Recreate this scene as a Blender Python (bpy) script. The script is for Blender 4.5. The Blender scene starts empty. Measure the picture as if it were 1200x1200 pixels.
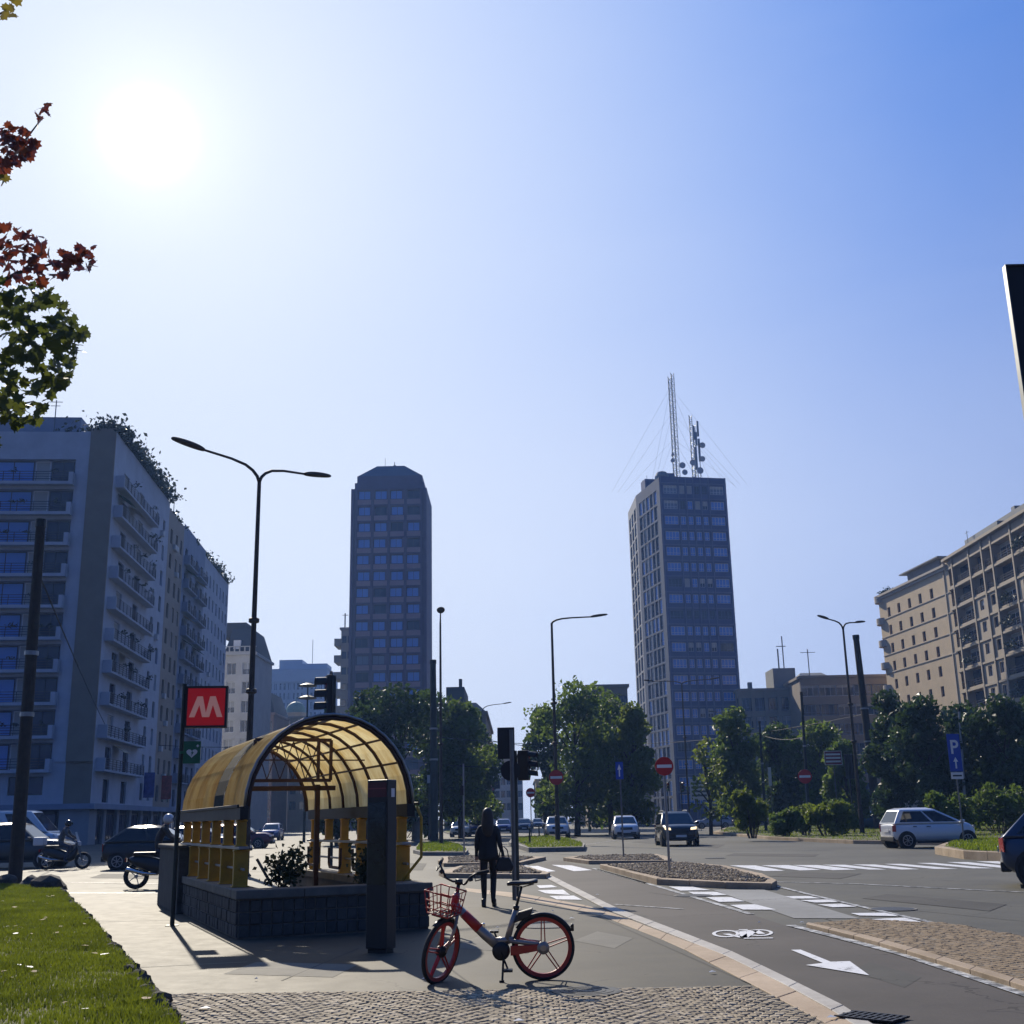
# Sunny wide piazza seen against the light: metro entrance, hire bicycle, towers, traffic.
SUN_E, SKY_S, EXPO = 5.0, 0.05, 0.14
SKY_AIR, SKY_DUST, SKY_OZ = 1.0, 0.2, 3.0
SKY_SUNW = [(0, .97), (.03, .88), (.075, .64), (.125, .36), (.18, .05), (.22, .0)]
SKY_HORW = [(0, .99), (.12, .95), (.26, .76), (.40, .34), (.6, .04), (1, 0)]
SKY_SIDE = [(0, 1), (.14, 1), (.24, .50), (.4, .45), (1, .45)]
SKY_DEEP = [(0, (.16,.40,1.0)), (.2, (.008,.17,.70)), (.36, (.012,.075,.32)), (1, (.010,.045,.19))]
SKY_GLOW = [(0, .8), (.042, .34), (.085, .10), (.19, .03), (.42, .0)]
SKY_MILK = (.845, .895, .965)
SKY_FADE = [(0, (1,1,1)), (.26, (1,1,1)), (.42, (.38,.47,.62)), (.6, (.12,.18,.36)), (1, (.075,.13,.30))]
HAZE, HAZE_COL, HAZE_G = 0.00036, (.26,.48,1.0), 0.3
import bpy, bmesh, math, random
from mathutils import Vector, Matrix
rad = math.radians
sc = bpy.context.scene
COL = sc.collection
# ---------------------------------------------------------------- camera model
FPX, YH, HCAM, ROLL = 1350.0, 960.0, 1.45, rad(1.18)
PITCH = math.atan((YH - 600) / FPX)
FWD = Vector((0, math.cos(PITCH), math.sin(PITCH)))
_U = Vector((0, -math.sin(PITCH), math.cos(PITCH)))
_R = Vector((1, 0, 0))
RT = _R * math.cos(ROLL) - _U * math.sin(ROLL)
UP = _U * math.cos(ROLL) + _R * math.sin(ROLL)
def ray(x, y): return FWD + RT * ((x - 600) / FPX) + UP * ((600 - y) / FPX)
def g(x, y, z=0.0):
    d = ray(x, y); t = (z - HCAM) / d.z
    return Vector((d.x * t, d.y * t, z))
def at(x, y, Y):
    d = ray(x, y); t = Y / d.y
    return Vector((d.x * t, Y, HCAM + d.z * t))
def ztop(x, y, p):
    d = ray(x, y)
    return HCAM + math.hypot(p[0], p[1]) / math.hypot(d.x, d.y) * d.z
# ---------------------------------------------------------------- mesh builder
class MB:
    def __init__(s): s.v = []; s.f = []; s.m = []; s.M = None
    def add(s, vs, fs, m=0):
        o = len(s.v)
        if s.M is not None: vs = [s.M @ Vector(v) for v in vs]
        s.v += [tuple(v) for v in vs]
        for f in fs: s.f.append(tuple(i + o for i in f)); s.m.append(m)
    def box(s, x0, y0, z0, x1, y1, z1, m=0):
        s.add([(x0,y0,z0),(x1,y0,z0),(x1,y1,z0),(x0,y1,z0),(x0,y0,z1),(x1,y0,z1),(x1,y1,z1),(x0,y1,z1)],
              [(3,2,1,0),(4,5,6,7),(0,1,5,4),(1,2,6,5),(2,3,7,6),(3,0,4,7)], m)
    def cbox(s, c, sx, sy, sz, m=0):
        s.box(c[0]-sx/2, c[1]-sy/2, c[2]-sz/2, c[0]+sx/2, c[1]+sy/2, c[2]+sz/2, m)
    def bar(s, p, q, w, h=None, m=0):
        p = Vector(p); q = Vector(q); d = (q - p).normalized(); h = h or w
        a = Vector((0,0,1)) if abs(d.z) < .95 else Vector((1,0,0))
        u = d.cross(a).normalized() * w / 2; v = d.cross(u).normalized() * h / 2
        s.add([p-u-v,p+u-v,p+u+v,p-u+v,q-u-v,q+u-v,q+u+v,q-u+v],
              [(3,2,1,0),(4,5,6,7),(0,1,5,4),(1,2,6,5),(2,3,7,6),(3,0,4,7)], m)
    def tube(s, pts, r, n=8, m=0, closed=False):
        pts = [Vector(p) for p in pts]; N = len(pts)
        rs = r if isinstance(r, (list, tuple)) else [r] * N
        vs = []; ref = None
        for i, p in enumerate(pts):
            a = pts[i-1] if (i > 0 or closed) else p
            b = pts[(i+1) % N] if (i < N-1 or closed) else p
            d = (b - a).normalized()
            if ref is None:
                ref = d.cross(Vector((0,0,1)) if abs(d.z) < .9 else Vector((1,0,0))).normalized()
            ref = (ref - d * ref.dot(d)).normalized(); w = d.cross(ref)
            for k in range(n):
                t = 2*math.pi*k/n; vs.append(p + (ref*math.cos(t) + w*math.sin(t)) * rs[i])
        fs = []
        for i in range(N if closed else N-1):
            j = (i+1) % N
            for k in range(n): fs.append((i*n+k, i*n+(k+1)%n, j*n+(k+1)%n, j*n+k))
        if not closed: fs += [tuple(range(n-1,-1,-1)), tuple((N-1)*n+k for k in range(n))]
        s.add(vs, fs, m)
    def lathe(s, prof, n=16, o=(0,0,0), axis='z', m=0):
        vs = []; o = Vector(o)
        for r, h in prof:
            for k in range(n):
                t = 2*math.pi*k/n; c, q = r*math.cos(t), r*math.sin(t)
                vs.append(o + Vector({'z':(c,q,h),'y':(c,h,q),'x':(h,c,q)}[axis]))
        fs = []
        for i in range(len(prof)-1):
            for k in range(n): fs.append((i*n+k, i*n+(k+1)%n, (i+1)*n+(k+1)%n, (i+1)*n+k))
        fs += [tuple(range(n-1,-1,-1)), tuple((len(prof)-1)*n+k for k in range(n))]
        s.add(vs, fs, m)
    def prism(s, poly, z0, z1, m=0):
        n = len(poly)
        s.add([(p[0],p[1],z0) for p in poly] + [(p[0],p[1],z1) for p in poly],
              [tuple(range(n-1,-1,-1)), tuple(range(n,2*n))] + [(i,(i+1)%n,n+(i+1)%n,n+i) for i in range(n)], m)
    def plate(s, poly, d, m=0):
        """extrude any planar 3D polygon by vector d"""
        n = len(poly); d = Vector(d); a = [Vector(p) for p in poly]
        s.add(a + [p + d for p in a],
              [tuple(range(n-1,-1,-1)), tuple(range(n,2*n))] + [(i,(i+1)%n,n+(i+1)%n,n+i) for i in range(n)], m)
    def sheet(s, poly, z=None, m=0):
        s.add([(p[0],p[1],p[2] if z is None else z) for p in poly], [tuple(range(len(poly)))], m)
    def quad(s, a, b, c, d, m=0): s.add([a,b,c,d], [(0,1,2,3)], m)
    def mesh(s, name, mats, smooth=False):
        me = bpy.data.meshes.new(name)
        me.from_pydata(s.v, [], s.f)
        for q in (mats if isinstance(mats, (list, tuple)) else [mats]): me.materials.append(q)
        me.polygons.foreach_set('material_index', s.m)
        if smooth: me.polygons.foreach_set('use_smooth', [True]*len(s.f))
        me.update(); return me
    def build(s, name, mats, parent=None, smooth=False, bevel=0, fixn=True, sub=0, seg=2):
        me = s.mesh(name, mats, smooth)
        if fixn:
            b = bmesh.new(); b.from_mesh(me); bmesh.ops.recalc_face_normals(b, faces=b.faces); b.to_mesh(me); b.free()
        o = bpy.data.objects.new(name, me); COL.objects.link(o)
        if parent: o.parent = parent
        if bevel:
            k = o.modifiers.new('bevel', 'BEVEL'); k.width = bevel; k.segments = seg; k.limit_method = 'ANGLE'; k.angle_limit = rad(35)
        if sub:
            k = o.modifiers.new('sub', 'SUBSURF'); k.levels = sub; k.render_levels = sub
        if smooth and not sub and bevel:
            k = o.modifiers.new('wn', 'WEIGHTED_NORMAL'); k.keep_sharp = True
        return o
def tag(o, label=None, cat=None, group=None, kind=None):
    if label: o['label'] = label
    if cat: o['category'] = cat
    if group: o['group'] = group
    if kind: o['kind'] = kind
    return o
def thing(name, loc, rz=0.0, label=None, cat=None, group=None):
    o = bpy.data.objects.new(name, None); COL.objects.link(o)
    o.empty_display_size = .2
    o.location = loc; o.rotation_euler = (0,0,rz)
    return tag(o, label, cat, group)
def copy_tree(o, parent=None, loc=None, rz=None, label=None, group=None):
    c = o.copy(); COL.objects.link(c); c.parent = parent
    for ch in list(o.children): copy_tree(ch, c)
    if loc is not None: c.location = loc
    if rz is not None: c.rotation_euler = (0,0,rz)
    if label: c['label'] = label
    if group: c['group'] = group
    return c
# ---------------------------------------------------------------- materials
MAT = {}
def mat(name, col, rough=.6, metal=0.0, var=0.0, vscale=3.0, col2=None, bump=0.0, bscale=30.0, spec=.5, coat=0.0, trans=0.0, emit=None, dirt=0.0, sheen=0.0):
    m = bpy.data.materials.new(name); m.use_nodes = True
    nt = m.node_tree; N = nt.nodes; L = nt.links
    p = N['Principled BSDF']
    p.inputs['Base Color'].default_value = (*col, 1); p.inputs['Roughness'].default_value = rough
    p.inputs['Metallic'].default_value = metal; p.inputs['Specular IOR Level'].default_value = spec
    p.inputs['Coat Weight'].default_value = coat
    if coat: p.inputs['Coat Roughness'].default_value = .05
    if trans: p.inputs['Transmission Weight'].default_value = trans
    if emit: p.inputs['Emission Color'].default_value = (*emit[0],1); p.inputs['Emission Strength'].default_value = emit[1]
    tc = N.new('ShaderNodeTexCoord')
    if var or col2:
        a = N.new('ShaderNodeTexNoise'); a.inputs['Scale'].default_value = vscale; a.inputs['Detail'].default_value = 6; a.inputs['Roughness'].default_value = .65
        L.new(tc.outputs['Object'], a.inputs['Vector'])
        r = N.new('ShaderNodeValToRGB'); r.color_ramp.elements[0].position = .3; r.color_ramp.elements[1].position = .7
        c1 = col2 if col2 else tuple(c*(1-var) for c in col)
        c2 = col if col2 else tuple(min(1,c*(1+var)) for c in col)
        r.color_ramp.elements[0].color = (*c1,1); r.color_ramp.elements[1].color = (*c2,1)
        L.new(a.outputs['Fac'], r.inputs['Fac']); L.new(r.outputs['Color'], p.inputs['Base Color'])
        rr = N.new('ShaderNodeMapRange'); rr.inputs['To Min'].default_value = max(0,rough-.08); rr.inputs['To Max'].default_value = min(1,rough+.08)
        L.new(a.outputs['Fac'], rr.inputs['Value']); L.new(rr.outputs['Result'], p.inputs['Roughness'])
    if bump:
        b = N.new('ShaderNodeTexNoise'); b.inputs['Scale'].default_value = bscale; b.inputs['Detail'].default_value = 4
        L.new(tc.outputs['Object'], b.inputs['Vector'])
        bn = N.new('ShaderNodeBump'); bn.inputs['Strength'].default_value = bump; bn.inputs['Distance'].default_value = .02
        L.new(b.outputs['Fac'], bn.inputs['Height']); L.new(bn.outputs['Normal'], p.inputs['Normal'])
    MAT[name] = m
    return m
def leaf_mat(name, c1, c2, scale=.6, tr=.35, c3=None):
    m = bpy.data.materials.new(name); m.use_nodes = True
    nt = m.node_tree; N = nt.nodes; L = nt.links
    for n in list(N): N.remove(n)
    out = N.new('ShaderNodeOutputMaterial'); tc = N.new('ShaderNodeTexCoord')
    a = N.new('ShaderNodeTexNoise'); a.inputs['Scale'].default_value = scale; a.inputs['Detail'].default_value = 5; a.inputs['Roughness'].default_value = .75
    L.new(tc.outputs['Object'], a.inputs['Vector'])
    r = N.new('ShaderNodeValToRGB'); e = r.color_ramp.elements
    e[0].position = .35; e[1].position = .65; e[0].color = (*c1,1); e[1].color = (*c2,1)
    if c3: q = e.new(.75); q.color = (*c3,1)
    L.new(a.outputs['Fac'], r.inputs['Fac'])
    d = N.new('ShaderNodeBsdfPrincipled'); d.inputs['Roughness'].default_value = .45
    t = N.new('ShaderNodeBsdfTranslucent'); mx = N.new('ShaderNodeMixShader'); mx.inputs[0].default_value = tr
    L.new(r.outputs['Color'], d.inputs['Base Color']); L.new(r.outputs['Color'], t.inputs['Color'])
    L.new(d.outputs[0], mx.inputs[1]); L.new(t.outputs[0], mx.inputs[2]); L.new(mx.outputs[0], out.inputs['Surface'])
    MAT[name] = m; return m
def paving_mat(name, c1, c2, rough=.75, patch=.25, fine=120, joint=None, jscale=(1,1,1), cracks=True, bump=.25):
    """asphalt / paving: large stains, medium mottling, fine aggregate, thin cracks"""
    m = bpy.data.materials.new(name); m.use_nodes = True
    nt = m.node_tree; N = nt.nodes; L = nt.links; p = N['Principled BSDF']; p.inputs['Specular IOR Level'].default_value = .28
    tc = N.new('ShaderNodeTexCoord')
    def noise(s, det=6, ro=.6):
        n = N.new('ShaderNodeTexNoise'); n.inputs['Scale'].default_value = s; n.inputs['Detail'].default_value = det; n.inputs['Roughness'].default_value = ro
        L.new(tc.outputs['Object'], n.inputs['Vector']); return n
    big = noise(patch, 8, .6); med = noise(patch*9, 8, .78); fin = noise(fine*.35, 4, .7)
    def math_(op, a, b):
        n = N.new('ShaderNodeMath'); n.operation = op
        for i, q in enumerate((a, b)):
            if isinstance(q, (int, float)): n.inputs[i].default_value = q
            else: L.new(q, n.inputs[i])
        return n.outputs[0]
    v = math_('ADD', math_('MULTIPLY', big.outputs['Fac'], .5), math_('ADD', math_('MULTIPLY', med.outputs['Fac'], .3), math_('MULTIPLY', fin.outputs['Fac'], .2)))
    r = N.new('ShaderNodeValToRGB'); e = r.color_ramp.elements
    e[0].position = .41; e[1].position = .59; e[0].color = (*c1,1); e[1].color = (*c2,1)
    L.new(v, r.inputs['Fac']); colr = r.outputs['Color']
    def dark(fac, k):
        nonlocal colr
        mx = N.new('ShaderNodeMixRGB'); mx.blend_type = 'MIX'; mx.inputs['Color2'].default_value = (*[c*k for c in c1],1)
        L.new(fac, mx.inputs['Fac']); L.new(colr, mx.inputs['Color1']); colr = mx.outputs['Color']
    if cracks:
        wv = noise(1.3, 4, .6); ad = N.new('ShaderNodeVectorMath'); ad.operation = 'MULTIPLY_ADD'
        ad.inputs[1].default_value = (.8,.8,.8); L.new(wv.outputs['Color'], ad.inputs[0]); L.new(tc.outputs['Object'], ad.inputs[2])
        vo = N.new('ShaderNodeTexVoronoi'); vo.feature = 'DISTANCE_TO_EDGE'; vo.inputs['Scale'].default_value = .28
        L.new(ad.outputs[0], vo.inputs['Vector'])
        lt = math_('LESS_THAN', vo.outputs['Distance'], .0035); gate = math_('GREATER_THAN', big.outputs['Fac'], .5)
        dark(math_('MULTIPLY', math_('MULTIPLY', lt, gate), .75), .45)
    L.new(colr, p.inputs['Base Color'])
    mr = N.new('ShaderNodeMapRange'); mr.inputs['To Min'].default_value = rough-.12; mr.inputs['To Max'].default_value = rough+.12
    L.new(med.outputs['Fac'], mr.inputs['Value']); L.new(mr.outputs['Result'], p.inputs['Roughness'])
    bn = N.new('ShaderNodeBump'); bn.inputs['Strength'].default_value = bump; bn.inputs['Distance'].default_value = .01
    L.new(v, bn.inputs['Height']); L.new(bn.outputs['Normal'], p.inputs['Normal'])
    MAT[name] = m; return m
def paint_mat(name, col, wear=.45, under=(.06,.06,.055)):
    """road paint worn through in spots"""
    m = bpy.data.materials.new(name); m.use_nodes = True
    nt = m.node_tree; N = nt.nodes; L = nt.links; p = N['Principled BSDF']; p.inputs['Roughness'].default_value = .6
    tc = N.new('ShaderNodeTexCoord')
    n = N.new('ShaderNodeTexNoise'); n.inputs['Scale'].default_value = 5; n.inputs['Detail'].default_value = 9; n.inputs['Roughness'].default_value = .8
    L.new(tc.outputs['Object'], n.inputs['Vector'])
    r = N.new('ShaderNodeValToRGB'); e = r.color_ramp.elements
    e[0].position = wear-.06; e[1].position = wear+.06; e[0].color = (*under,1); e[1].color = (*col,1)
    L.new(n.outputs['Fac'], r.inputs['Fac']); L.new(r.outputs['Color'], p.inputs['Base Color'])
    MAT[name] = m; return m
paving_mat('road_asphalt', (.055,.054,.042), (.115,.11,.085), .70, .12)
paving_mat('lane_asphalt', (.042,.036,.031), (.082,.071,.061), .76, .3)
paving_mat('sidewalk_asphalt', (.040,.037,.026), (.092,.082,.057), .68, .35)
paving_mat('crossing_grey', (.2,.2,.185), (.3,.3,.28), .7, .4)
paving_mat('granite_tan', (.34,.25,.16), (.52,.40,.27), .75, .5, cracks=False)
paving_mat('kerb_pale', (.36,.33,.28), (.55,.52,.45), .7, .8, cracks=False)
paving_mat('kerb_tan', (.28,.21,.135), (.45,.35,.24), .8, .8, cracks=False)
paving_mat('kerb_grey', (.15,.145,.13), (.27,.26,.23), .8, .8, cracks=False)
paving_mat('mortar', (.14,.12,.095), (.24,.21,.165), .9, .9, cracks=False)
paint_mat('road_paint', (.72,.72,.70), .40); paint_mat('road_paint_worn', (.55,.55,.52), .5)
mat('soil', (.05,.035,.02), .95, var=.4, vscale=2, bump=.6)
mat('steel_dark', (.018,.019,.018), .5, .3, var=.3); mat('steel_grey', (.16,.17,.17), .45, .6, var=.25)
mat('galv', (.30,.31,.31), .4, .8, var=.2); mat('pole_brown', (.05,.035,.025), .65, .2, var=.35, vscale=4)
mat('pole_green', (.022,.03,.026), .5, .2, var=.3); mat('wood_pole', (.035,.026,.02), .85, var=.4, vscale=6)
mat('black_plastic', (.012,.012,.013), .45); mat('rubber', (.015,.015,.015), .8, var=.2)
mat('sign_red', (.45,.012,.014), .4, var=.08); mat('sign_white', (.75,.75,.73), .45); mat('sign_blue', (.012,.06,.38), .4)
mat('sign_green', (.01,.13,.06), .45); mat('sign_back', (.02,.02,.021), .6); mat('white_metal', (.62,.62,.60), .45)
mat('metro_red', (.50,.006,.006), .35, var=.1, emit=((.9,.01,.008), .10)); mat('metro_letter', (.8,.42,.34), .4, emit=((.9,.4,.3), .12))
mat('yellow_paint', (.48,.26,.014), .5, var=.25, vscale=5); mat('brown_steel', (.06,.03,.02), .55, .3, var=.35)
mat('stone_cap', (.17,.15,.115), .8, var=.25, vscale=4, bump=.3); mat('stone_tile', (.075,.07,.06), .85, var=.3, vscale=6, bump=.4)
mat('black_iron', (.015,.015,.017), .5, .5)
mat('red_paint', (.42,.020,.014), .35, var=.06); mat('silver_paint', (.31,.285,.255), .33, .6, var=.06)
mat('chrome', (.6,.6,.6), .15, 1.0); mat('saddle', (.02,.02,.022), .38)
mat('glass_dark', (.02,.032,.065), .06, 0, spec=.8); mat('glass_blue_sky', (.12,.28,.70), .15, 0, spec=.8)  # blue glass: tint plus the sky's reflection, both put into its base colour
mat('car_glass', (.012,.016,.02), .03, 0, spec=.7)
# ---------------------------------------------------------------- camera, sun, sky
cam = bpy.data.cameras.new('camera'); co = bpy.data.objects.new('camera', cam); COL.objects.link(co)
co.matrix_world = Matrix(((RT.x,UP.x,-FWD.x,0),(RT.y,UP.y,-FWD.y,0),(RT.z,UP.z,-FWD.z,HCAM),(0,0,0,1)))
cam.sensor_width = 36; cam.lens = 36 * FPX / 1200; cam.clip_start = .1; cam.clip_end = 6000
sc.camera = co
sd = ray(175, 158).normalized()
SEL = math.asin(sd.z); SAZ = math.atan2(sd.x, sd.y)
sun = bpy.data.lights.new('sun', 'SUN'); sun.energy = SUN_E; sun.angle = rad(.53); sun.color = (1, .90, .74)
so = bpy.data.objects.new('sun', sun); COL.objects.link(so); so.rotation_euler = sd.to_track_quat('Z', 'Y').to_euler()
so.location = (0,0,150)
w = bpy.data.worlds.new('World'); sc.world = w; w.use_nodes = True
nt = w.node_tree; N = nt.nodes; L = nt.links
bg = N['Background']; bg.inputs['Strength'].default_value = SKY_S
sky = N.new('ShaderNodeTexSky'); sky.sky_type = 'NISHITA'; sky.sun_disc = False
sky.sun_elevation = SEL; sky.sun_rotation = SAZ; sky.altitude = 120
sky.air_density = SKY_AIR; sky.dust_density = SKY_DUST; sky.ozone_density = SKY_OZ
# clear air away from the sun, milky air towards the sun and the horizon
tc = N.new('ShaderNodeTexCoord'); nrm = N.new('ShaderNodeVectorMath'); nrm.operation = 'NORMALIZE'; L.new(tc.outputs['Generated'], nrm.inputs[0])
dt = N.new('ShaderNodeVectorMath'); dt.operation = 'DOT_PRODUCT'; dt.inputs[1].default_value = sd; L.new(nrm.outputs[0], dt.inputs[0])
ac = N.new('ShaderNodeMath'); ac.operation = 'ARCCOSINE'; L.new(dt.outputs['Value'], ac.inputs[0])
sep = N.new('ShaderNodeSeparateXYZ'); L.new(nrm.outputs[0], sep.inputs[0])
def sky_ramp(src, lo, hi, stops):
    mr = N.new('ShaderNodeMapRange'); mr.inputs['From Min'].default_value = lo; mr.inputs['From Max'].default_value = hi; L.new(src, mr.inputs['Value'])
    r = N.new('ShaderNodeValToRGB'); r.color_ramp.interpolation = 'B_SPLINE'; e = r.color_ramp.elements
    for i, (p_, v) in enumerate(stops):
        q = e[i] if i < 2 else e.new(p_)
        q.position = p_; q.color = (v,v,v,1) if not isinstance(v, tuple) else (*v,1)
    L.new(mr.outputs['Result'], r.inputs['Fac']); return r.outputs['Color']
w_sun = sky_ramp(ac.outputs[0], 0, math.pi, SKY_SUNW)
w_hor = sky_ramp(sep.outputs['Z'], 0, 1, SKY_HORW)
deep = sky_ramp(ac.outputs[0], 0, math.pi, SKY_DEEP)
glow = sky_ramp(ac.outputs[0], 0, rad(30), SKY_GLOW)
def mixc(mode, fac, a_, b_):
    n = N.new('ShaderNodeMixRGB'); n.blend_type = mode
    for k, q in (('Fac',fac),('Color1',a_),('Color2',b_)):
        if isinstance(q, (int,float)): n.inputs[k].default_value = q
        elif isinstance(q, tuple): n.inputs[k].default_value = (*q,1)
        else: L.new(q, n.inputs[k])
    return n.outputs['Color']
w_hor = mixc('MULTIPLY', 1.0, w_hor, sky_ramp(ac.outputs[0], 0, math.pi, SKY_SIDE))
w_all = mixc('SCREEN', 1.0, w_sun, w_hor)
cmap = N.new('ShaderNodeMapping'); cmap.inputs['Scale'].default_value = (1.0,1.0,3.2); cmap.inputs['Rotation'].default_value = (.2,.35,.6); L.new(nrm.outputs[0], cmap.inputs['Vector'])
cn = N.new('ShaderNodeTexNoise'); cn.inputs['Scale'].default_value = 2.6; cn.inputs['Detail'].default_value = 7; cn.inputs['Roughness'].default_value = .55; cn.inputs['Distortion'].default_value = .6; L.new(cmap.outputs[0], cn.inputs['Vector'])
veil = sky_ramp(cn.outputs['Fac'], .35, .75, [(0, 0.0), (1, .08)])
w_all = mixc('SCREEN', 1.0, w_all, veil)
milk = mixc('MULTIPLY', 1.0, SKY_MILK, sky_ramp(ac.outputs[0], 0, math.pi, SKY_FADE))
milky = mixc('MIX', w_all, deep, milk)
milky = mixc('ADD', 1.0, milky, glow)
sca = N.new('ShaderNodeVectorMath'); sca.operation = 'SCALE'; sca.inputs['Scale'].default_value = 1/SKY_S; L.new(milky, sca.inputs[0])
fin = mixc('MIX', .96, sky.outputs[0], sca.outputs[0])
L.new(fin, bg.inputs['Color'])
sc.view_settings.view_transform = 'Standard'; sc.view_settings.look = 'None'
sc.view_settings.exposure = EXPO; sc.view_settings.gamma = 1
sc.render.resolution_x = sc.render.resolution_y = 1024
sc.cycles.use_denoising = True
sc.cycles.max_bounces = 6; sc.cycles.diffuse_bounces = 3; sc.cycles.glossy_bounces = 3; sc.cycles.transmission_bounces = 4
sc.cycles.transparent_max_bounces = 6; sc.cycles.volume_bounces = 0
sc.cycles.caustics_reflective = False; sc.cycles.caustics_refractive = False; sc.cycles.sample_clamp_indirect = 5
# ---------------------------------------------------------------- the ground
def P(pts, z=0.0): return [g(x, y, z) for x, y in pts]
def c5(*pts): return [(500 + x/4, 960 + y/4) for x, y in pts]
def c6(*pts): return [(780 + x/2.857, 980 + y/2.857) for x, y in pts]
def struct(name, mb, m, **k): return tag(mb.build(name, m, **k), kind='structure')
b = MB(); b.sheet([(-1500,-1500,0),(1500,-1500,0),(1500,1800,0),(-1500,1800,0)]); struct('road', b, MAT['road_asphalt'])
GRASS_EDGE = [(70,1044),(86,1062),(104,1080),(124,1103),(145,1129),(168,1152),(190,1178),(212,1212)]
b = MB(); b.sheet(P([(72,1043),(190,1043),(480,1047),(548,1045),(615,1054),(700,1072),(790,1107),(882,1157),(181,1166),(168,1152),(145,1129),(124,1103),(104,1080),(86,1062)]), .004)
struct('sidewalk', b, MAT['sidewalk_asphalt'])
b = MB(); b.sheet(P([(640,1030),(712,1067),(765,1087),(850,1121),(930,1161),(975,1186),(1010,1212),(1260,1240),(1260,1186),(1100,1131),(1000,1106),(923,1086),(878,1071),(780,1041),(705,1020),(655,1008),(622,1012)]), .004)
struct('bike_lane', b, MAT['lane_asphalt'])
# tan granite kerb slabs
def slabs(left, right, n, z0, z1, m, name, seed=1, gap=.012):
    rr = random.Random(seed); b = MB()
    def along(pl):
        pl = [Vector((q[0],q[1],0)) for q in pl]; ds = [0]
        for i in range(len(pl)-1): ds.append(ds[-1] + (pl[i+1]-pl[i]).length)
        def f(t):
            t *= ds[-1]
            for i in range(len(pl)-1):
                if t <= ds[i+1] or i == len(pl)-2: return pl[i].lerp(pl[i+1], (t-ds[i])/(ds[i+1]-ds[i]+1e-9))
        return f, ds[-1]
    fl, dl = along(left); fr, dr = along(right); gp = gap/max(dl,dr)
    for i in range(n):
        t0, t1 = i/n + gp/2, (i+1)/n - gp/2; q = rr.uniform(-.002,.002)
        b.prism([fl(t0),fl(t1),fr(t1),fr(t0)], z0, z1+q)
    return b.build(name, m, bevel=.006)
o = slabs(P([(548,1045),(615,1054),(700,1072),(790,1107),(882,1155),(975,1204),(1040,1240)]), P([(545,1041),(615,1048),(700,1064),(780,1094),(865,1126),(985,1188),(1060,1232)]), 15, -.05, .010, MAT['granite_tan'], 'kerb_band'); tag(o, kind='structure')
o = slabs(P([(640,1029),(712,1067),(765,1087.5),(850,1121),(930,1161),(975,1186),(1030,1222)]), P([(647,1027),(722,1064.5),(775,1084),(860,1117),(940,1156),(988,1180),(1045,1216)]), 18, -.05, .016, MAT['kerb_pale'], 'bike_lane_kerb', 2); tag(o, kind='structure')
# painted markings
b = MB()
for q in (c5((515,312),(585,310),(612,320),(530,325)), c5((520,335),(640,332),(672,357),(560,350)), c5((575,362),(690,360),(730,380),(610,378)),
          c5((455,222),(520,220),(605,245),(540,250)), c5((585,215),(680,218),(775,240),(690,245))): b.sheet(P(q), .009)
for q in (c6((10,170),(90,171),(150,182),(50,184)), c6((75,188),(170,188),(205,198),(110,202)), c6((135,206),(220,206),(265,220),(180,222)), c6((215,232),(300,230),(370,248),(260,248)),
          c6((400,203),(480,202),(520,210),(430,211)), c6((450,216),(540,214),(585,222),(500,224)), c6((510,231),(590,228),(640,238),(560,240)), c6((620,260),(740,258),(780,270),(650,268)), c6((690,280),(800,275),(860,290),(730,286))): b.sheet(P(q), .012)
struct('zebra_crossing_marking', b, MAT['road_paint'])
b = MB(); b.sheet(P(c6((155,180),(330,180),(650,277),(430,276))), .008); struct('crossing_path', b, MAT['crossing_grey'])
b = MB()
for q in (c6((130,100),(190,98),(290,118),(230,118)), c6((215,98),(300,98),(400,116),(330,117)), c6((320,98),(410,97),(520,113),(450,115)), c6((425,97),(510,97),(640,112),(560,114)), c6((525,96),(600,96),(740,112),(680,112)),
          c6((625,95),(700,95),(850,111),(790,112)), c6((730,93),(790,93),(980,110),(900,110)), c6((840,90),(900,90),(1100,108),(1030,108)), c6((940,87),(1010,87),(1200,106),(1130,107)), c6((1040,85),(1110,84),(1300,103),(1230,104))): b.sheet(P(q), .006)
struct('far_crossing_marking', b, MAT['road_paint'])
b = MB()
def line(pts, w, z, mb=b):
    pts = [Vector((q[0],q[1],z)) for q in pts]
    for i in range(len(pts)-1):
        d = (pts[i+1]-pts[i]).normalized(); n = Vector((-d.y,d.x,0))*w/2
        mb.quad(pts[i]-n, pts[i+1]-n, pts[i+1]+n, pts[i]+n)
line(P([(926,1085),(1000,1104),(1060,1120),(1200,1166),(1300,1200)]), .13, .012)
line(P([(700,1019),(780,1042),(880,1072)]), .11, .012)
line(P(c5((780,232),(1030,303))), .12, .012)
line(P(c5((880,402),(1200,424))), .08, .012)
line(P(c6((370,168),(480,196),(700,248),(960,306))), .10, .012)
line(P([(645,1027),(612,1013),(590,1003)]), .12, .012)
line(P([(60,1034),(190,1036)]), .12, .009); line(P([(20,1022),(330,1020)]), .15, .009); line(P([(70,1047),(188,1047)]), .25, .009)
line(P([(830,1032),(1000,1036),(1200,1046)]), .1, .009)
line(P([(620,1000),(720,985),(760,978)]), .12, .009)
struct('lane_line_marking', b, MAT['road_paint_worn'])
b = MB(); b.sheet(P(c6((420,384),(452,383),(553,424),(617,422),(683,470),(470,435),(527,428))), .012); struct('arrow_marking', b, MAT['road_paint'])
b = MB()
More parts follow.
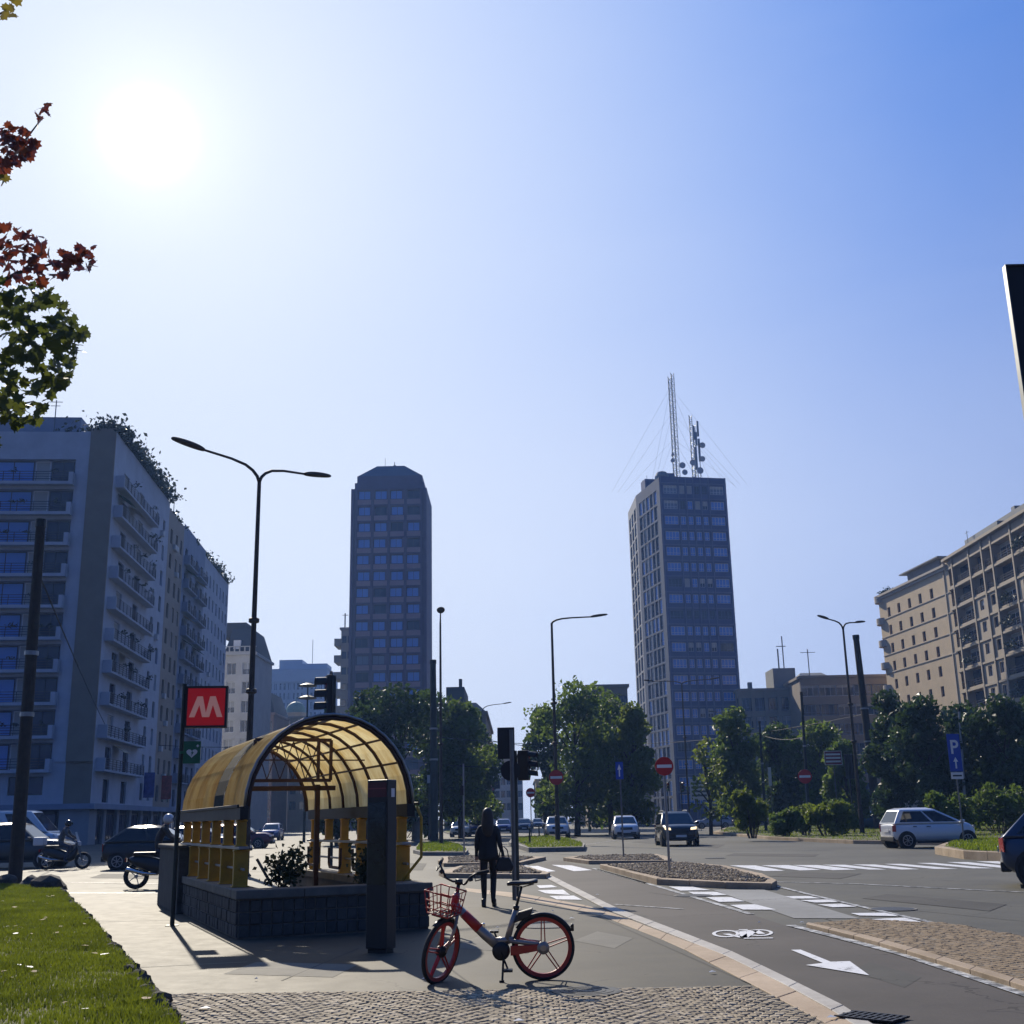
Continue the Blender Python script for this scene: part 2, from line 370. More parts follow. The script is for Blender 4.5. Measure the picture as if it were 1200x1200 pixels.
def ring(cx, cy, rx, ry, t=.26, n=28):
    o = [c6((cx+rx*math.cos(a), cy+ry*math.sin(a)))[0] for a in [2*math.pi*k/n for k in range(n)]]
    i = [c6((cx+rx*(1-t)*math.cos(a), cy+ry*(1-t)*math.sin(a)))[0] for a in [2*math.pi*k/n for k in range(n)]]
    for k in range(n):
        q = P([o[k], o[(k+1)%n], i[(k+1)%n], i[k]]); b.sheet(q, .012)
ring(202,329,46,12); ring(314,326,46,11)
for s in (((202,330),(262,343)),((262,343),(300,318)),((258,320),(300,318)),((225,322),(258,320)),((258,320),(262,343)),((300,318),(322,330)),((262,345),(360,344)),((245,316),(275,316))):
    line(P(c6(*s)), .09, .013, b)
struct('bicycle_marking', b, MAT['road_paint'])
# ------------------------------------------------ small stone settings
def inpoly(x, y, poly):
    c = False; n = len(poly)
    for i in range(n):
        x1,y1 = poly[i][0],poly[i][1]; x2,y2 = poly[(i+1)%n][0],poly[(i+1)%n][1]
        if (y1 > y) != (y2 > y) and x < (x2-x1)*(y-y1)/(y2-y1)+x1: c = not c
    return c
def setts(poly, s, z, mats, name, seed, arc=1.1, fanw=1.3, h=.012, rot=0.0, gapk=1.0):
    """square setts laid in arched rows; each stone a bevelled little block"""
    rr = random.Random(seed); b = MB()
    xs = [p[0] for p in poly]; ys = [p[1] for p in poly]
    cx, cy = sum(xs)/len(xs), sum(ys)/len(ys); ca, sa = math.cos(rot), math.sin(rot)
    R_ = max(max(xs)-min(xs), max(ys)-min(ys))*.75
    nx, ny = int(2*R_/s), int(2*R_/s)
    for j in range(ny):
        for i in range(nx):
            u = -R_ + i*s + (s/2 if j % 2 else 0) + rr.uniform(-.006,.006); v = -R_ + j*s + rr.uniform(-.004,.004)
            t = (u % fanw)/fanw*2-1; v2 = v + arc*s*2.2*(1-t*t); sl = -arc*s*4.4*t/(fanw/2)
            x, y = cx+u*ca-v2*sa, cy+u*sa+v2*ca
            if not inpoly(x, y, poly): continue
            a = math.atan(sl)+rot; c, q = math.cos(a), math.sin(a); hw = s*.5*rr.uniform(.82,.96)*gapk; hd = s*.5*rr.uniform(.80,.93)*gapk; zt = z+h+rr.uniform(-.003,.003); tl = rr.uniform(-.003,.003)
            vs = []
            for k, zz in ((1,z-.01),(1,zt-.006),(.78,zt)):
                for sx, sy in ((-1,-1),(1,-1),(1,1),(-1,1)):
                    lx, ly = sx*hw*k, sy*hd*k; vs.append((x+lx*c-ly*q, y+lx*q+ly*c, zz+(tl*sx if zz > z else 0)))
            b.add(vs, [(8,9,10,11)]+[(l*4+k,l*4+(k+1)%4,l*4+4+(k+1)%4,l*4+4+k) for l in (0,1) for k in range(4)], rr.choice((0,0,1,1,2)))
    return tag(b.build(name, mats, fixn=False), kind='structure')
mat('sett_a', (.33,.27,.18), .75, var=.25, vscale=9, bump=.4, bscale=60); mat('sett_b', (.27,.22,.15), .75, var=.25, vscale=9, bump=.4, bscale=60); mat('sett_c', (.40,.335,.235), .72, var=.2, vscale=9, bump=.4, bscale=60)
mat('sett_d', (.27,.20,.122), .85, var=.2, vscale=3, bump=.4, bscale=60); mat('sett_e', (.245,.182,.112), .85, var=.2, vscale=3); mat('sett_f', (.29,.215,.132), .8, var=.25, vscale=9)
for k_ in 'abcdef': MAT['sett_'+k_].node_tree.nodes['Principled BSDF'].inputs['Specular IOR Level'].default_value = .15
cob = P([(181,1166),(882,1157),(975,1204),(1060,1252),(150,1290),(212,1212)])
b = MB(); b.sheet(cob, .002); struct('cobble_bed', b, MAT['mortar'])
setts(cob, .085, .004, [MAT['sett_a'],MAT['sett_b'],MAT['sett_c']], 'cobbled_pavement', 5, h=.008)
# thin pale joints in the sidewalk
b = MB()
for q in (((181,1166),(882,1157)),((105,1081),(240,1078)),((150,1135),(290,1128))): line(P(q), .025, .0075, b)
struct('sidewalk_joint', b, MAT['kerb_grey'])
# brown stone median beside the bike lane
med = P([(945,1085),(1010,1080),(1110,1085),(1200,1101),(1290,1118),(1290,1190),(1200,1158),(1060,1113),(960,1089)])
b = MB(); b.prism(med, -.02, .035); struct('median_bed', b, MAT['mortar'])
setts(med, .10, .036, [MAT['sett_d'],MAT['sett_e'],MAT['sett_f']], 'stone_median', 6, h=.003, gapk=1.05, arc=.2, rot=.5)
o = slabs(P([(945,1087.5),(1010,1104),(1060,1119),(1200,1163),(1290,1196)]), P([(947,1085.5),(1013,1100.5),(1065,1114.5),(1204,1158),(1297,1190)]), 9, -.05, .055, MAT['kerb_tan'], 'median_kerb', 4); tag(o, kind='structure')
# pebble islands
mat('pebble_a', (.30,.235,.15), .8, var=.3, vscale=8); mat('pebble_b', (.20,.155,.10), .85, var=.3, vscale=8); mat('pebble_c', (.42,.345,.24), .75, var=.2, vscale=8)
for k_ in 'abc': MAT['pebble_'+k_].node_tree.nodes['Principled BSDF'].inputs['Specular IOR Level'].default_value = .15
def pebbles(poly, z, s, name, seed):
    rr = random.Random(seed); b = MB()
    xs = [p[0] for p in poly]; ys = [p[1] for p in poly]; n = 0
    y = min(ys)
    while y < max(ys):
        x = min(xs) + rr.uniform(0,s)
        while x < max(xs):
            px, py = x+rr.uniform(-.3,.3)*s, y+rr.uniform(-.3,.3)*s
            if inpoly(px, py, poly):
                a = rr.uniform(0,3.14); r1, r2, h = s*rr.uniform(.4,.62), s*rr.uniform(.3,.45), s*rr.uniform(.3,.6)
                vs = [(px,py,z+h)]
                for k in range(6):
                    t = k*math.pi/3; lx, ly = r1*math.cos(t), r2*math.sin(t); X, Y = lx*math.cos(a)-ly*math.sin(a), lx*math.sin(a)+ly*math.cos(a)
                    vs += [(px+X*.7,py+Y*.7,z+h*.75),(px+X,py+Y,z-.01)]
                fs = []
                for k in range(6):
                    q = (k+1)%6; fs += [(0,1+2*k,1+2*q),(1+2*k,2+2*k,2+2*q,1+2*q)]
                b.add(vs, fs, rr.choice((0,0,1,1,2))); n += 1
            x += s*.95
        y += s*.85
    return tag(b.build(name, [MAT['pebble_a'],MAT['pebble_b'],MAT['pebble_c']], smooth=False, fixn=True), kind='stuff', label='rounded cobbles bedded in the traffic island', cat='pebbles')
def inset(poly, d):
    c = sum((Vector((p[0],p[1],0)) for p in poly), Vector())/len(poly); out = []
    for p in poly:
        p = Vector((p[0],p[1],0)); v = c-p; out.append(p + v*min(.8, d/max(v.length,.01)))
    return out
def island(pts, h, fill, kerbm, name, seed=1, kw=.22, fillz=None):
    """raised island: ring of kerb stones round a bed"""
    poly = P(pts); n = len(poly); inn = inset(poly, kw*1.6)
    b = MB(); rr = random.Random(seed)
    for i in range(n):
        p, q, pi, qi = poly[i], poly[(i+1)%n], inn[i], inn[(i+1)%n]; m = max(1, int((q-p).length/1.0))
        for k in range(m):
            e = .006/max((q-p).length,.1)
            a, c = k/m+e, (k+1)/m-e
            b.prism([p.lerp(q,a),p.lerp(q,c),pi.lerp(qi,c),pi.lerp(qi,a)], -.04, h+rr.uniform(-.004,.004))
    tag(b.build(name, MAT[kerbm], bevel=.012), kind='structure')
    b = MB(); b.prism(inn, -.03, h-.03 if fillz is None else fillz); tag(b.build(fill[1], MAT[fill[0]]), kind='structure')
    return inn
i1 = island([(703,1018),(720,1017.5),(800,1015),(850,1020),(893,1030),(911,1039),(905,1043),(850,1041.5),(770,1037)], .13, ('mortar','island_bed'), 'kerb_tan', 'island_kerb', 1, .3)
pebbles(inset(i1,.05), .105, .11, 'pebbles', 1)
i2 = island([(660,1009),(680,1006.5),(770,1004.5),(787,1009),(785,1013),(690,1013)], .12, ('mortar','island_bed'), 'kerb_tan', 'island_kerb', 2, .25)
pebbles(inset(i2,.05), .095, .13, 'pebbles', 2)
i3 = island([(513,1012),(520,1008),(570,1005),(640,1008),(610,1015),(520,1016)], .12, ('mortar','island_bed'), 'kerb_tan', 'island_kerb', 3, .25)
pebbles(inset(i3,.05), .095, .13, 'pebbles', 3)
i4 = island([(514,1026),(540,1019),(600,1016),(645,1028),(640,1030),(520,1029)], .12, ('mortar','island_bed'), 'kerb_tan', 'island_kerb', 4, .25)
pebbles(inset(i4,.05), .095, .12, 'pebbles', 4)
# lawn islands
mat('turf', (.11,.12,.022), .9, col2=(.06,.055,.016), vscale=1.5, bump=.5, bscale=60)
lawns = []
for k, (pts, h) in enumerate((([(596,991),(600,985),(640,982.5),(672,987),(686,993),(684,998),(620,999)], .2), ([(484,1000),(490,992),(520,988),(540,993),(549,1000),(546,1003),(495,1003)], .16),
     ([(520,976),(530,970),(575,969),(590,973),(585,977),(530,979)], .14), ([(836,977),(850,972),(950,967),(1060,966),(1210,967),(1260,975),(1200,992),(1000,989),(900,984)], .17),
     ([(1096,1001),(1112,994),(1150,990),(1220,990),(1260,998),(1220,1012),(1130,1007)], .25))):
    lawns.append((island(pts, h, ('turf','lawn'), ('kerb_grey','kerb_grey','kerb_grey','kerb_tan','kerb_tan')[k], 'lawn_kerb', 10+k, .3, fillz=h+.01), h+.01))
leaf_mat('grass_blade', (.10,.125,.010), (.20,.24,.018), .9, .5, (.28,.26,.05))
from mathutils import noise as mnoise
leaf_mat('grass_far', (.13,.19,.010), (.21,.26,.02), 1.2, .5)
def blades(poly, zf, n, h, w, seed, mb):
    rr = random.Random(seed); xs = [p[0] for p in poly]; ys = [p[1] for p in poly]; k = 0; tries = 0
    while k < n and tries < n*12:
        tries += 1
        x, y = rr.uniform(min(xs),max(xs)), rr.uniform(min(ys),max(ys))
        if not inpoly(x, y, poly): continue
        z = zf(x,y) if callable(zf) else zf
        nz = mnoise.noise(Vector((x*.9,y*.9,seed)))+.6*mnoise.noise(Vector((x*3.1,y*3.1,seed)))
        if nz < -.5 and rr.random() < .55: continue
        a = rr.uniform(0,6.28); hh = h*rr.uniform(.35,1.15)*(1+.5*nz); l = rr.uniform(-.7,.7)*hh; ww = w*rr.uniform(.6,1.3)
        c, s = math.cos(a), math.sin(a)
        mb.add([(x-c*ww,y-s*ww,z-.01),(x+c*ww,y+s*ww,z-.01),(x-s*l*.4+c*ww*.6,y+c*l*.4+s*ww*.6,z+hh*.6),(x-s*l,y+c*l,z+hh)], [(0,1,2),(0,2,3)]); k += 1
b = MB()
for i, (inn, z) in enumerate(lawns): blades(inset(inn,.1), z, (3500,2500,1600,18000,4500)[i], .10, .03, 30+i, b)
tag(b.build('grass', MAT['grass_far'], fixn=False), kind='stuff', label='short sunlit grass on the traffic islands', cat='grass')
# near lawn on the left: a low mound edged with dark stones
edge = P(GRASS_EDGE)
lawn = edge + P([(240,1300),(-250,1300),(-250,1046),(-60,1041)])
def moundz(x, y):
    d = min((Vector((x,y,0))-(edge[i].lerp(edge[i+1],t/4))).length for i in range(len(edge)-1) for t in range(5))
    return .06 + .05*min(1,d/1.5) + .02*math.sin(x*1.3)*math.cos(y*.9)
b = MB(); rr = random.Random(3); st = .5
xs = [p[0] for p in lawn]; ys = [p[1] for p in lawn]
gx = int((max(xs)-min(xs))/st)+2; gy = int((max(ys)-min(ys))/st)+2; idx = {}
for j in range(gy):
    for i in range(gx):
        x, y = min(xs)+i*st, min(ys)+j*st
        if inpoly(x, y, lawn): idx[i,j] = len(b.v); b.v.append((x,y,moundz(x,y)))
for (i,j) in list(idx):
    if all(k in idx for k in ((i+1,j),(i+1,j+1),(i,j+1))): b.f.append((idx[i,j],idx[i+1,j],idx[i+1,j+1],idx[i,j+1])); b.m.append(0)
b.sheet(lawn, .012); struct('lawn', b, MAT['turf'], fixn=False)
b = MB(); near = P([(236,1262),(212,1215),(190,1178),(145,1129),(104,1080),(70,1045),(-40,1041),(-60,1262)])
blades(near, moundz, 80000, .062, .006, 8, b)
blades(P([(-40,1041),(-60,1262),(-200,1262),(-200,1045)]), moundz, 6000, .08, .012, 9, b)
tag(b.build('grass', MAT['grass_blade'], fixn=False), kind='stuff', label='sunlit lawn grass in the near left corner', cat='grass')
mat('dry_leaf', (.30,.20,.09), .8, var=.4, vscale=20); mat('white_flower', (.75,.75,.7), .6)
# fallen leaves on the lawn and pavement, white daisies
b = MB(); rr = random.Random(12)
for k in range(330):
    x, y = rr.uniform(-10,-2.6), rr.uniform(9,28)
    if not inpoly(x, y, near): continue
    a = rr.uniform(0,6.3); s = rr.uniform(.015,.045); z = moundz(x,y)+.05; t = rr.uniform(-.3,.3)
    b.add([(x+s*math.cos(a+q)*(1 if q % 3.14 else 1.6), y+s*math.sin(a+q), z+t*s*math.cos(q)) for q in (0,1.2,2.4,3.6,4.8)], [(0,1,2,3,4)], 1 if k % 3 == 0 else 0)
tag(b.build('fallen_leaves', [MAT['dry_leaf'],MAT['white_flower']], fixn=False), kind='stuff', label='fallen leaves and tiny daisies scattered in the near lawn', cat='leaves')
mat('rock', (.055,.05,.045), .9, var=.45, vscale=5, bump=.8, bscale=14)
def rock_mesh(seed):
    rr = random.Random(seed); bm = bmesh.new(); bmesh.ops.create_icosphere(bm, subdivisions=2, radius=1)
    from mathutils import noise
    for v in bm.verts: v.co *= 1+.45*noise.noise(v.co*1.4+Vector((seed*7,0,0))); v.co.z = max(v.co.z, -.5)
    me = bpy.data.meshes.new('border_rock'); bm.to_mesh(me); bm.free(); me.materials.append(MAT['rock']); return me
rocks = [rock_mesh(i) for i in range(5)]; rr = random.Random(4)
for i in range(len(edge)-1):
    L_ = (edge[i+1]-edge[i]).length; n = max(2, int(L_/.19))
    for k in range(n):
        p = edge[i].lerp(edge[i+1], (k+rr.uniform(-.2,.2))/n)
        o = bpy.data.objects.new('border_rock', rocks[rr.randrange(5)]); COL.objects.link(o)
        s = rr.uniform(.045,.085); o.scale = (s*1.2,s*1.2,s*rr.uniform(.7,1.1)); o.location = (p.x-.03+rr.uniform(-.03,.03),p.y,.03); o.rotation_euler = (0,0,rr.uniform(0,6))
        tag(o, 'small dark stone in the row edging the near lawn', 'rock', 'stones edging the lawn')
for x, y, s, lb in ((58,1040,.36,'largest dark boulder at the corner of the lawn'),(36,1037,.26,'dark boulder beside the foot of the leaning left pole'),(8,1036,.3,'dark boulder left of the leaning pole foot'),(-20,1036,.3,'dark boulder at the left picture edge')):
    o = bpy.data.objects.new('boulder', rocks[int(x)%5]); COL.objects.link(o); p = g(x,y+4); o.location = (p.x,p.y,.1); o.scale = (s*1.5,s,s*.75); o.rotation_euler = (0,0,x)
    tag(o, lb, 'rock', 'boulders at the lawn corner')
# drain grate and manhole cover
c = g(1022,1195); t = thing('drain_grate', (c.x,c.y,.02), -.75, 'black slotted drain grate beside the bike lane kerb', 'drain grate')
b = MB()
for k in range(9): b.box(-.21+.05*k,-.13,0,-.185+.05*k,.13,.008)
for y in (-.14,-.01,.12): b.box(-.225,y,0,.225,y+.02,.009)
b.build('grille', MAT['black_iron'], t); b = MB(); b.box(-.22,-.135,-.004,.22,.135,-.001); b.build('recess', MAT['black_plastic'], t)
c = g(688,1163); t = thing('manhole_cover', (c.x,c.y,.014), 0, 'round iron manhole cover in the cobbles by the bicycle shadow', 'manhole cover')
b = MB(); b.lathe([(.30,-.012),(.30,.0),(.27,.002)], 32); b.build('cover', MAT['steel_dark'], t)
for r_ in (.06,.13,.20):
    b = MB(); b.lathe([(r_,.001),(r_,.005),(r_+.035,.005),(r_+.035,.001)], 28); b.build('raised_ring', MAT['steel_dark'], t)
b = MB(); rr = random.Random(77)
for x, y in ((608,1200),(583,1089),(648,1069),(670,1078),(890,1083),(940,1083),(835,1142),(975,1196),(497,1150),(700,1050),(760,1030),(520,1108),(300,1150),(240,1185)):
    c = g(x,y); s = rr.uniform(.02,.05); b.add([(c.x-s,c.y,.022),(c.x,c.y-s,.03),(c.x+s,c.y,.024),(c.x,c.y+s*.8,.035)], [(0,1,2),(0,2,3)])
tag(b.build('litter', MAT['white_flower']), kind='stuff', label='scraps of white litter scattered over the pavement', cat='litter')

paving_mat('patch_dark', (.04,.04,.036), (.07,.068,.06), .8, .6); paving_mat('patch_pale', (.12,.115,.095), (.19,.18,.145), .8, .6)
b = MB()
for q in ([(560,1098),(640,1104),(618,1118),(530,1111)],[(300,1128),(420,1131),(390,1146),(262,1142)],[(700,1092),(742,1100),(720,1112),(672,1103)]): b.sheet(P(q), .0065)
struct('pavement_patch', b, MAT['patch_pale'])
b = MB()
for q in ([(930,1022),(1010,1024),(985,1030),(900,1027)],[(1040,1048),(1180,1060),(1160,1068),(1010,1053)],[(860,1000),(960,1001),(955,1004),(850,1003)],[(700,1062),(760,1074),(735,1079),(672,1066)],[(1020,1128),(1080,1146),(1060,1158),(996,1138)],[(120,1024),(260,1026),(255,1031),(105,1029)],[(420,1010),(500,1012),(495,1020),(400,1018)],[(760,984),(850,990),(840,994),(740,987)]): b.sheet(P(q), .0055)
struct('road_patch', b, MAT['patch_dark'])
b = MB()
for pl in ([(560,1160),(520,1130),(500,1100)],[(880,1154),(700,1074)],[(330,1150),(420,1112)],[(1200,1080),(1000,1060),(860,1044)],[(1200,1034),(900,1030)],[(1100,1118),(960,1075),(760,1046)]): line(P(pl), .018, .0066, b)
struct('tar_joint', b, MAT['patch_dark'])
MH = None
for x, y, lb in ((765,1002,'small round manhole cover on the road behind the far pebbled island'),(838,1006,'round manhole cover on the road before the dark off-road car'),(640,1086,'dark round cover on the pavement near the kerb band'),(1046,1066,'round manhole cover on the right hand carriageway'),(812,1050,'round cover on the grey crossing path')):
    c = g(x,y); t = thing('manhole_cover', (c.x,c.y,.012), 0, lb, 'manhole cover', 'plain round manhole covers')
    b = MB(); b.lathe([(.32,-.005),(.32,.004),(.29,.006)], 28); b.build('cover', MAT['steel_dark'], t); b = MB(); b.lathe([(.36,-.006),(.36,.002)], 28); b.build('frame', MAT['kerb_grey'], t)
# ---------------------------------------------------------------- metro entrance
def arc_pts(n=18): return [(1.33-1.17*math.cos(math.pi*k/n), 1.68+1.24*math.sin(math.pi*k/n)) for k in range(n+1)]
fl, fr = g(278,1102), g(501,1089)
MRZ = math.atan2(fr.y-fl.y, fr.x-fl.x); MW = 2.62
def mloc(x, y, z=0): return Vector((fl.x+x*math.cos(MRZ)-y*math.sin(MRZ), fl.y+x*math.sin(MRZ)+y*math.cos(MRZ), z))
mt = thing('metro_entrance', (fl.x,fl.y,0), MRZ, 'metro stair entrance with yellowed barrel canopy on a low tiled wall', 'metro entrance')
def leafy_poly(m):   # weathered translucent sheet
    pass
m = bpy.data.materials.new('canopy_sheet'); m.use_nodes = True; nt = m.node_tree; N = nt.nodes; L = nt.links
for n in list(N): N.remove(n)
out = N.new('ShaderNodeOutputMaterial'); tc = N.new('ShaderNodeTexCoord')
n1 = N.new('ShaderNodeTexNoise'); n1.inputs['Scale'].default_value = 1.6; n1.inputs['Detail'].default_value = 8; n1.inputs['Roughness'].default_value = .7
mp = N.new('ShaderNodeMapping'); mp.inputs['Scale'].default_value = (1,1,.35); L.new(tc.outputs['Object'], mp.inputs['Vector']); L.new(mp.outputs[0], n1.inputs['Vector'])
r1 = N.new('ShaderNodeValToRGB'); e = r1.color_ramp.elements; e[0].position = .32; e[1].position = .62; e[0].color = (.62,.38,.09,1); e[1].color = (.97,.80,.38,1)
L.new(n1.outputs['Fac'], r1.inputs['Fac'])
d = N.new('ShaderNodeBsdfDiffuse'); t = N.new('ShaderNodeBsdfTranslucent'); mx = N.new('ShaderNodeMixShader'); mx.inputs[0].default_value = .86
gl = N.new('ShaderNodeBsdfGlossy'); gl.inputs['Roughness'].default_value = .35; mx2 = N.new('ShaderNodeMixShader'); mx2.inputs[0].default_value = .04
L.new(r1.outputs['Color'], d.inputs['Color']); L.new(r1.outputs['Color'], t.inputs['Color']); L.new(d.outputs[0], mx.inputs[1]); L.new(t.outputs[0], mx.inputs[2])
L.new(mx.outputs[0], mx2.inputs[1]); L.new(gl.outputs[0], mx2.inputs[2]); L.new(mx2.outputs[0], out.inputs['Surface']); MAT['canopy_sheet'] = m
mat('grey_sheet', (.05,.048,.038), .95, var=.3, spec=.1)
# low wall with square tiles
LEN = 7.6
b = MB(); b.box(0,0,0,MW,.28,.50); b.box(0,.28,0,.28,LEN,.50); b.box(MW-.28,.28,0,MW,LEN,.50); b.build('wall', MAT['mortar'], mt)
b = MB(); rr = random.Random(2)
def tilerow(fn, length):
    n = int(length/.145); s = length/n
    for k in range(n):
        for j in range(3):
            d_ = rr.uniform(.018,.034); fn(k*s+.008, (k+1)*s-.008, .03+j*.157, .03+j*.157+.143, d_)
tilerow(lambda a,c,z0,z1,d_: b.box(a,-d_,z0,c,.01,z1), MW)
tilerow(lambda a,c,z0,z1,d_: b.box(-d_,a,z0,.01,c,z1), LEN)
tilerow(lambda a,c,z0,z1,d_: b.box(MW-.01,a,z0,MW+d_,c,z1), LEN)
b.build('wall_tiles', MAT['stone_tile'], mt, bevel=.008, seg=1)
b = MB(); x = -.05
for k in range(3): b.box(-.05+k*(MW+.1)/3+.003,-.06,.505,-.05+(k+1)*(MW+.1)/3-.003,.34,.62)
for k in range(6):
    y0, y1 = .345+k*1.2, .34+(k+1)*1.2-.006; b.box(-.05,y0,.505,.33,y1,.62); b.box(MW-.33,y0,.505,MW+.05,y1,.62)
b.build('wall_cap', MAT['stone_cap'], mt, bevel=.012)
b = MB(); b.box(-.12,5.2,0,.35,LEN+.4,1.06); b.box(-.16,5.16,1.06,.39,LEN+.44,1.13); b.build('end_pier', MAT['stone_tile'], mt, bevel=.02)
b = MB(); b.box(.28,.34,.02,MW-.28,1.5,.52); b.build('planter_soil', MAT['soil'], mt)
b = MB(); b.box(.28,1.5,.02,MW-.28,LEN,.06); b.build('stairwell_dark', MAT['steel_dark'], mt)  # dark slab stands in for the shade down the stairwell
# yellow posts and rails along both sides
def yellow_post(x, y, z0, z1, wd, name='post'):
    b = MB(); b.box(-wd/2,-.05,0,wd/2,.05,z1-z0); b.box(-wd/2-.012,-.06,(z1-z0)-.03,wd/2+.012,.06,z1-z0-.004); b.box(-wd/2-.02,-.07,0,wd/2+.02,.07,.02)
    o = b.build(name, MAT['yellow_paint'], mt, bevel=.01); o.location = (x,y,z0); return o
for side, xx in ((0,.14),(1,MW-.14)):
    for k in range(6):
        y = .75+k*1.08
        if side == 0 or k in (0,2,3,5): yellow_post(xx, y, .62, 1.12, .20, 'rail_post')
        yellow_post(xx, y+.05, 1.16, 1.52, .13, 'canopy_post')
    b = MB(); b.box(xx-.07,.55,1.12,xx+.07,6.55,1.16); b.build('rail', MAT['galv'], mt, bevel=.008)
    b = MB(); b.tube([(xx,.5,.86),(xx,6.5,.86)], .018); b.build('rail', MAT['galv'], mt)
for k in range(3):   # U-shaped loops of the inner hand rail
    x0 = MW-.45; y0 = 1.6+k*1.5; b = MB()
    b.tube([(x0,y0,1.05),(x0,y0,.80),(x0,y0+.06,.74),(x0,y0+.7,.74),(x0,y0+.76,.80),(x0,y0+.76,1.05)], .022); b.build('hand_rail', MAT['brown_steel'], mt)
# gutter beams
b = MB()
for xx in (.05, MW-.17): b.box(xx,.45,1.52,xx+.12,6.65,1.70)
for k in range(2): b.box(.0 if k == 0 else MW-.02,.42,1.68,.03 if k == 0 else MW+.01,6.68,1.72)
b.build('gutter_beam', MAT['steel_dark'], mt, bevel=.006)
# canopy: ribs, purlins, sheets
ap = arc_pts(); Y0, Y1, NB = .5, 7.0, 7
for k in range(NB+1):
    y = Y0+(Y1-Y0)*k/NB; b = MB(); b.tube([(x,y,z) for x,z in ap], .026 if 0 < k < NB else .038, 6); b.build('rib', MAT['brown_steel'], mt, smooth=True)
for k in (3,5,7,9,11,13,15):
    b = MB(); x, z = ap[k]; b.bar((x,Y0,z-.012),(x,Y1,z-.012),.028); b.build('purlin', MAT['brown_steel'], mt)
def shell(mb, k0, k1, y0, y1, off):
    A = []
    for k in range(k0,k1+1):
        x, z = ap[k]; s = 1+off; A.append((1.33+(x-1.33)*s, 1.68+(z-1.68)*s))
    for i in range(len(A)-1):
        (x0,z0),(x1,z1) = A[i],A[i+1]; mb.quad((x0,y0,z0),(x0,y1,z0),(x1,y1,z1),(x1,y0,z1))
for k in range(NB):
    y0, y1 = Y0+(Y1-Y0)*k/NB, Y0+(Y1-Y0)*(k+1)/NB
    b = MB()
    if k == 2: shell(b,7,18,y0,y1,.03)
    elif k == 0: shell(b,0,7,y0,y1,.03)
    elif k == -1: pass
    else: shell(b,0,18,y0,y1,.03)
    o = b.build('canopy_sheet', MAT['canopy_sheet'], mt, smooth=True)
    if k == 0: b = MB(); shell(b,9,18,y0,y1,.03); b.build('canopy_sheet', MAT['canopy_sheet'], mt, smooth=True)
    if k == 2:
        b = MB(); shell(b,0,7,y0+.02,y1-.02,.032); o = b.build('canopy_sheet', MAT['grey_sheet'], mt, smooth=True); o['label'] = 'dark grey replacement canopy sheet'
b = MB(); b.tube([(1.33+(x-1.33)*1.04,Y0-.03,1.68+(z-1.68)*1.04) for x,z in ap], .022, 6); b.build('edge_trim', MAT['galv'], mt, smooth=True)
# inner portal, lattice screen and hanging frame
b = MB()
b.box(.55,4.2,.06,.63,4.28,2.1); b.box(2.0,4.2,.06,2.08,4.28,2.1); b.box(.3,4.2,2.0,2.35,4.28,2.08); b.build('portal_frame', MAT['brown_steel'], mt)
b = MB(); y = 2.2
for z in (2.10,2.72): b.bar((.55,y,z),(1.75,y,z),.05)
for x in (.55,1.55,1.75): b.bar((x,y,2.1),(x,y,2.72),.045)
for k in range(5):
    x = .55+k*.2; b.bar((x,y,2.12),(x+.2,y,2.7),.014); b.bar((x+.2,y+.015,2.12),(x,y+.015,2.7),.014)
b.bar((.4,y,2.41),(2.3,y,2.41),.02); b.build('lattice_screen', MAT['brown_steel'], mt)
b = MB(); b.tube([(MW-.02,.46,1.66),(MW+.05,.46,1.5),(MW+.05,.46,.95),(MW-.25,.40,.64)], .022, 8); b.build('downpipe', MAT['yellow_paint'], mt, smooth=True)
b = MB(); b.bar((.62,.95,.62),(.40,.95,.98),.07,.03); b.build('notice_board', MAT['stone_cap'], mt)
# planter shrubs
leaf_mat('shrub_dark', (.018,.03,.010), (.05,.075,.02), 6, .25)
def leaf_cloud(mb, pts, size, rr, shape=0, mi=0, flat=0.0):
    for p in pts:
        a = Vector((rr.gauss(0,1),rr.gauss(0,1),rr.gauss(0,1)*(1-flat)+flat*2)).normalized()
        u = a.orthogonal().normalized(); v = a.cross(u); t = rr.uniform(0,6.28); c, s = math.cos(t), math.sin(t); u, v = u*c+v*s, v*c-u*s
        k = size*rr.uniform(.6,1.35); p = Vector(p)
        mb.add([p-u*k*.5, p+v*k*.32+a*k*.12, p+u*k*.55, p-v*k*.32+a*k*.12], [(0,1,2),(0,2,3)], mi)
def shrub(loc, h, r, n, size, m, name, label, seed, cat='shrub', group=None, stems=5):
    rr = random.Random(seed); t = thing(name, loc, 0, label, cat, group)
    b = MB(); pts = []
    for k in range(stems):
        a = rr.uniform(0,6.28); q = (math.cos(a)*r*.6, math.sin(a)*r*.6, h*rr.uniform(.6,.95)); b.tube([(0,0,0),(q[0]*.4,q[1]*.4,q[2]*.5),q], [.02*h,.014*h,.005*h], 5)
        for i in range(n//stems):
            f = rr.uniform(.25,1.05); pts.append((q[0]*f+rr.gauss(0,r*.3), q[1]*f+rr.gauss(0,r*.3), max(.04,q[2]*f+rr.gauss(0,h*.1))))
    b.build('stem', MAT['pole_brown'], t)
    b = MB(); leaf_cloud(b, pts, size, rr); b.build('foliage', m, t, fixn=False); return t
shrub(mloc(.75,.8,.52), .62, .34, 520, .085, MAT['shrub_dark'], 'planter_shrub', 'dark shrub in the planter at the left under the metro canopy', 21)
shrub(mloc(1.95,.75,.52), .60, .33, 480, .085, MAT['shrub_dark'], 'planter_shrub', 'dark spiky shrub in the planter behind the black totem', 22)
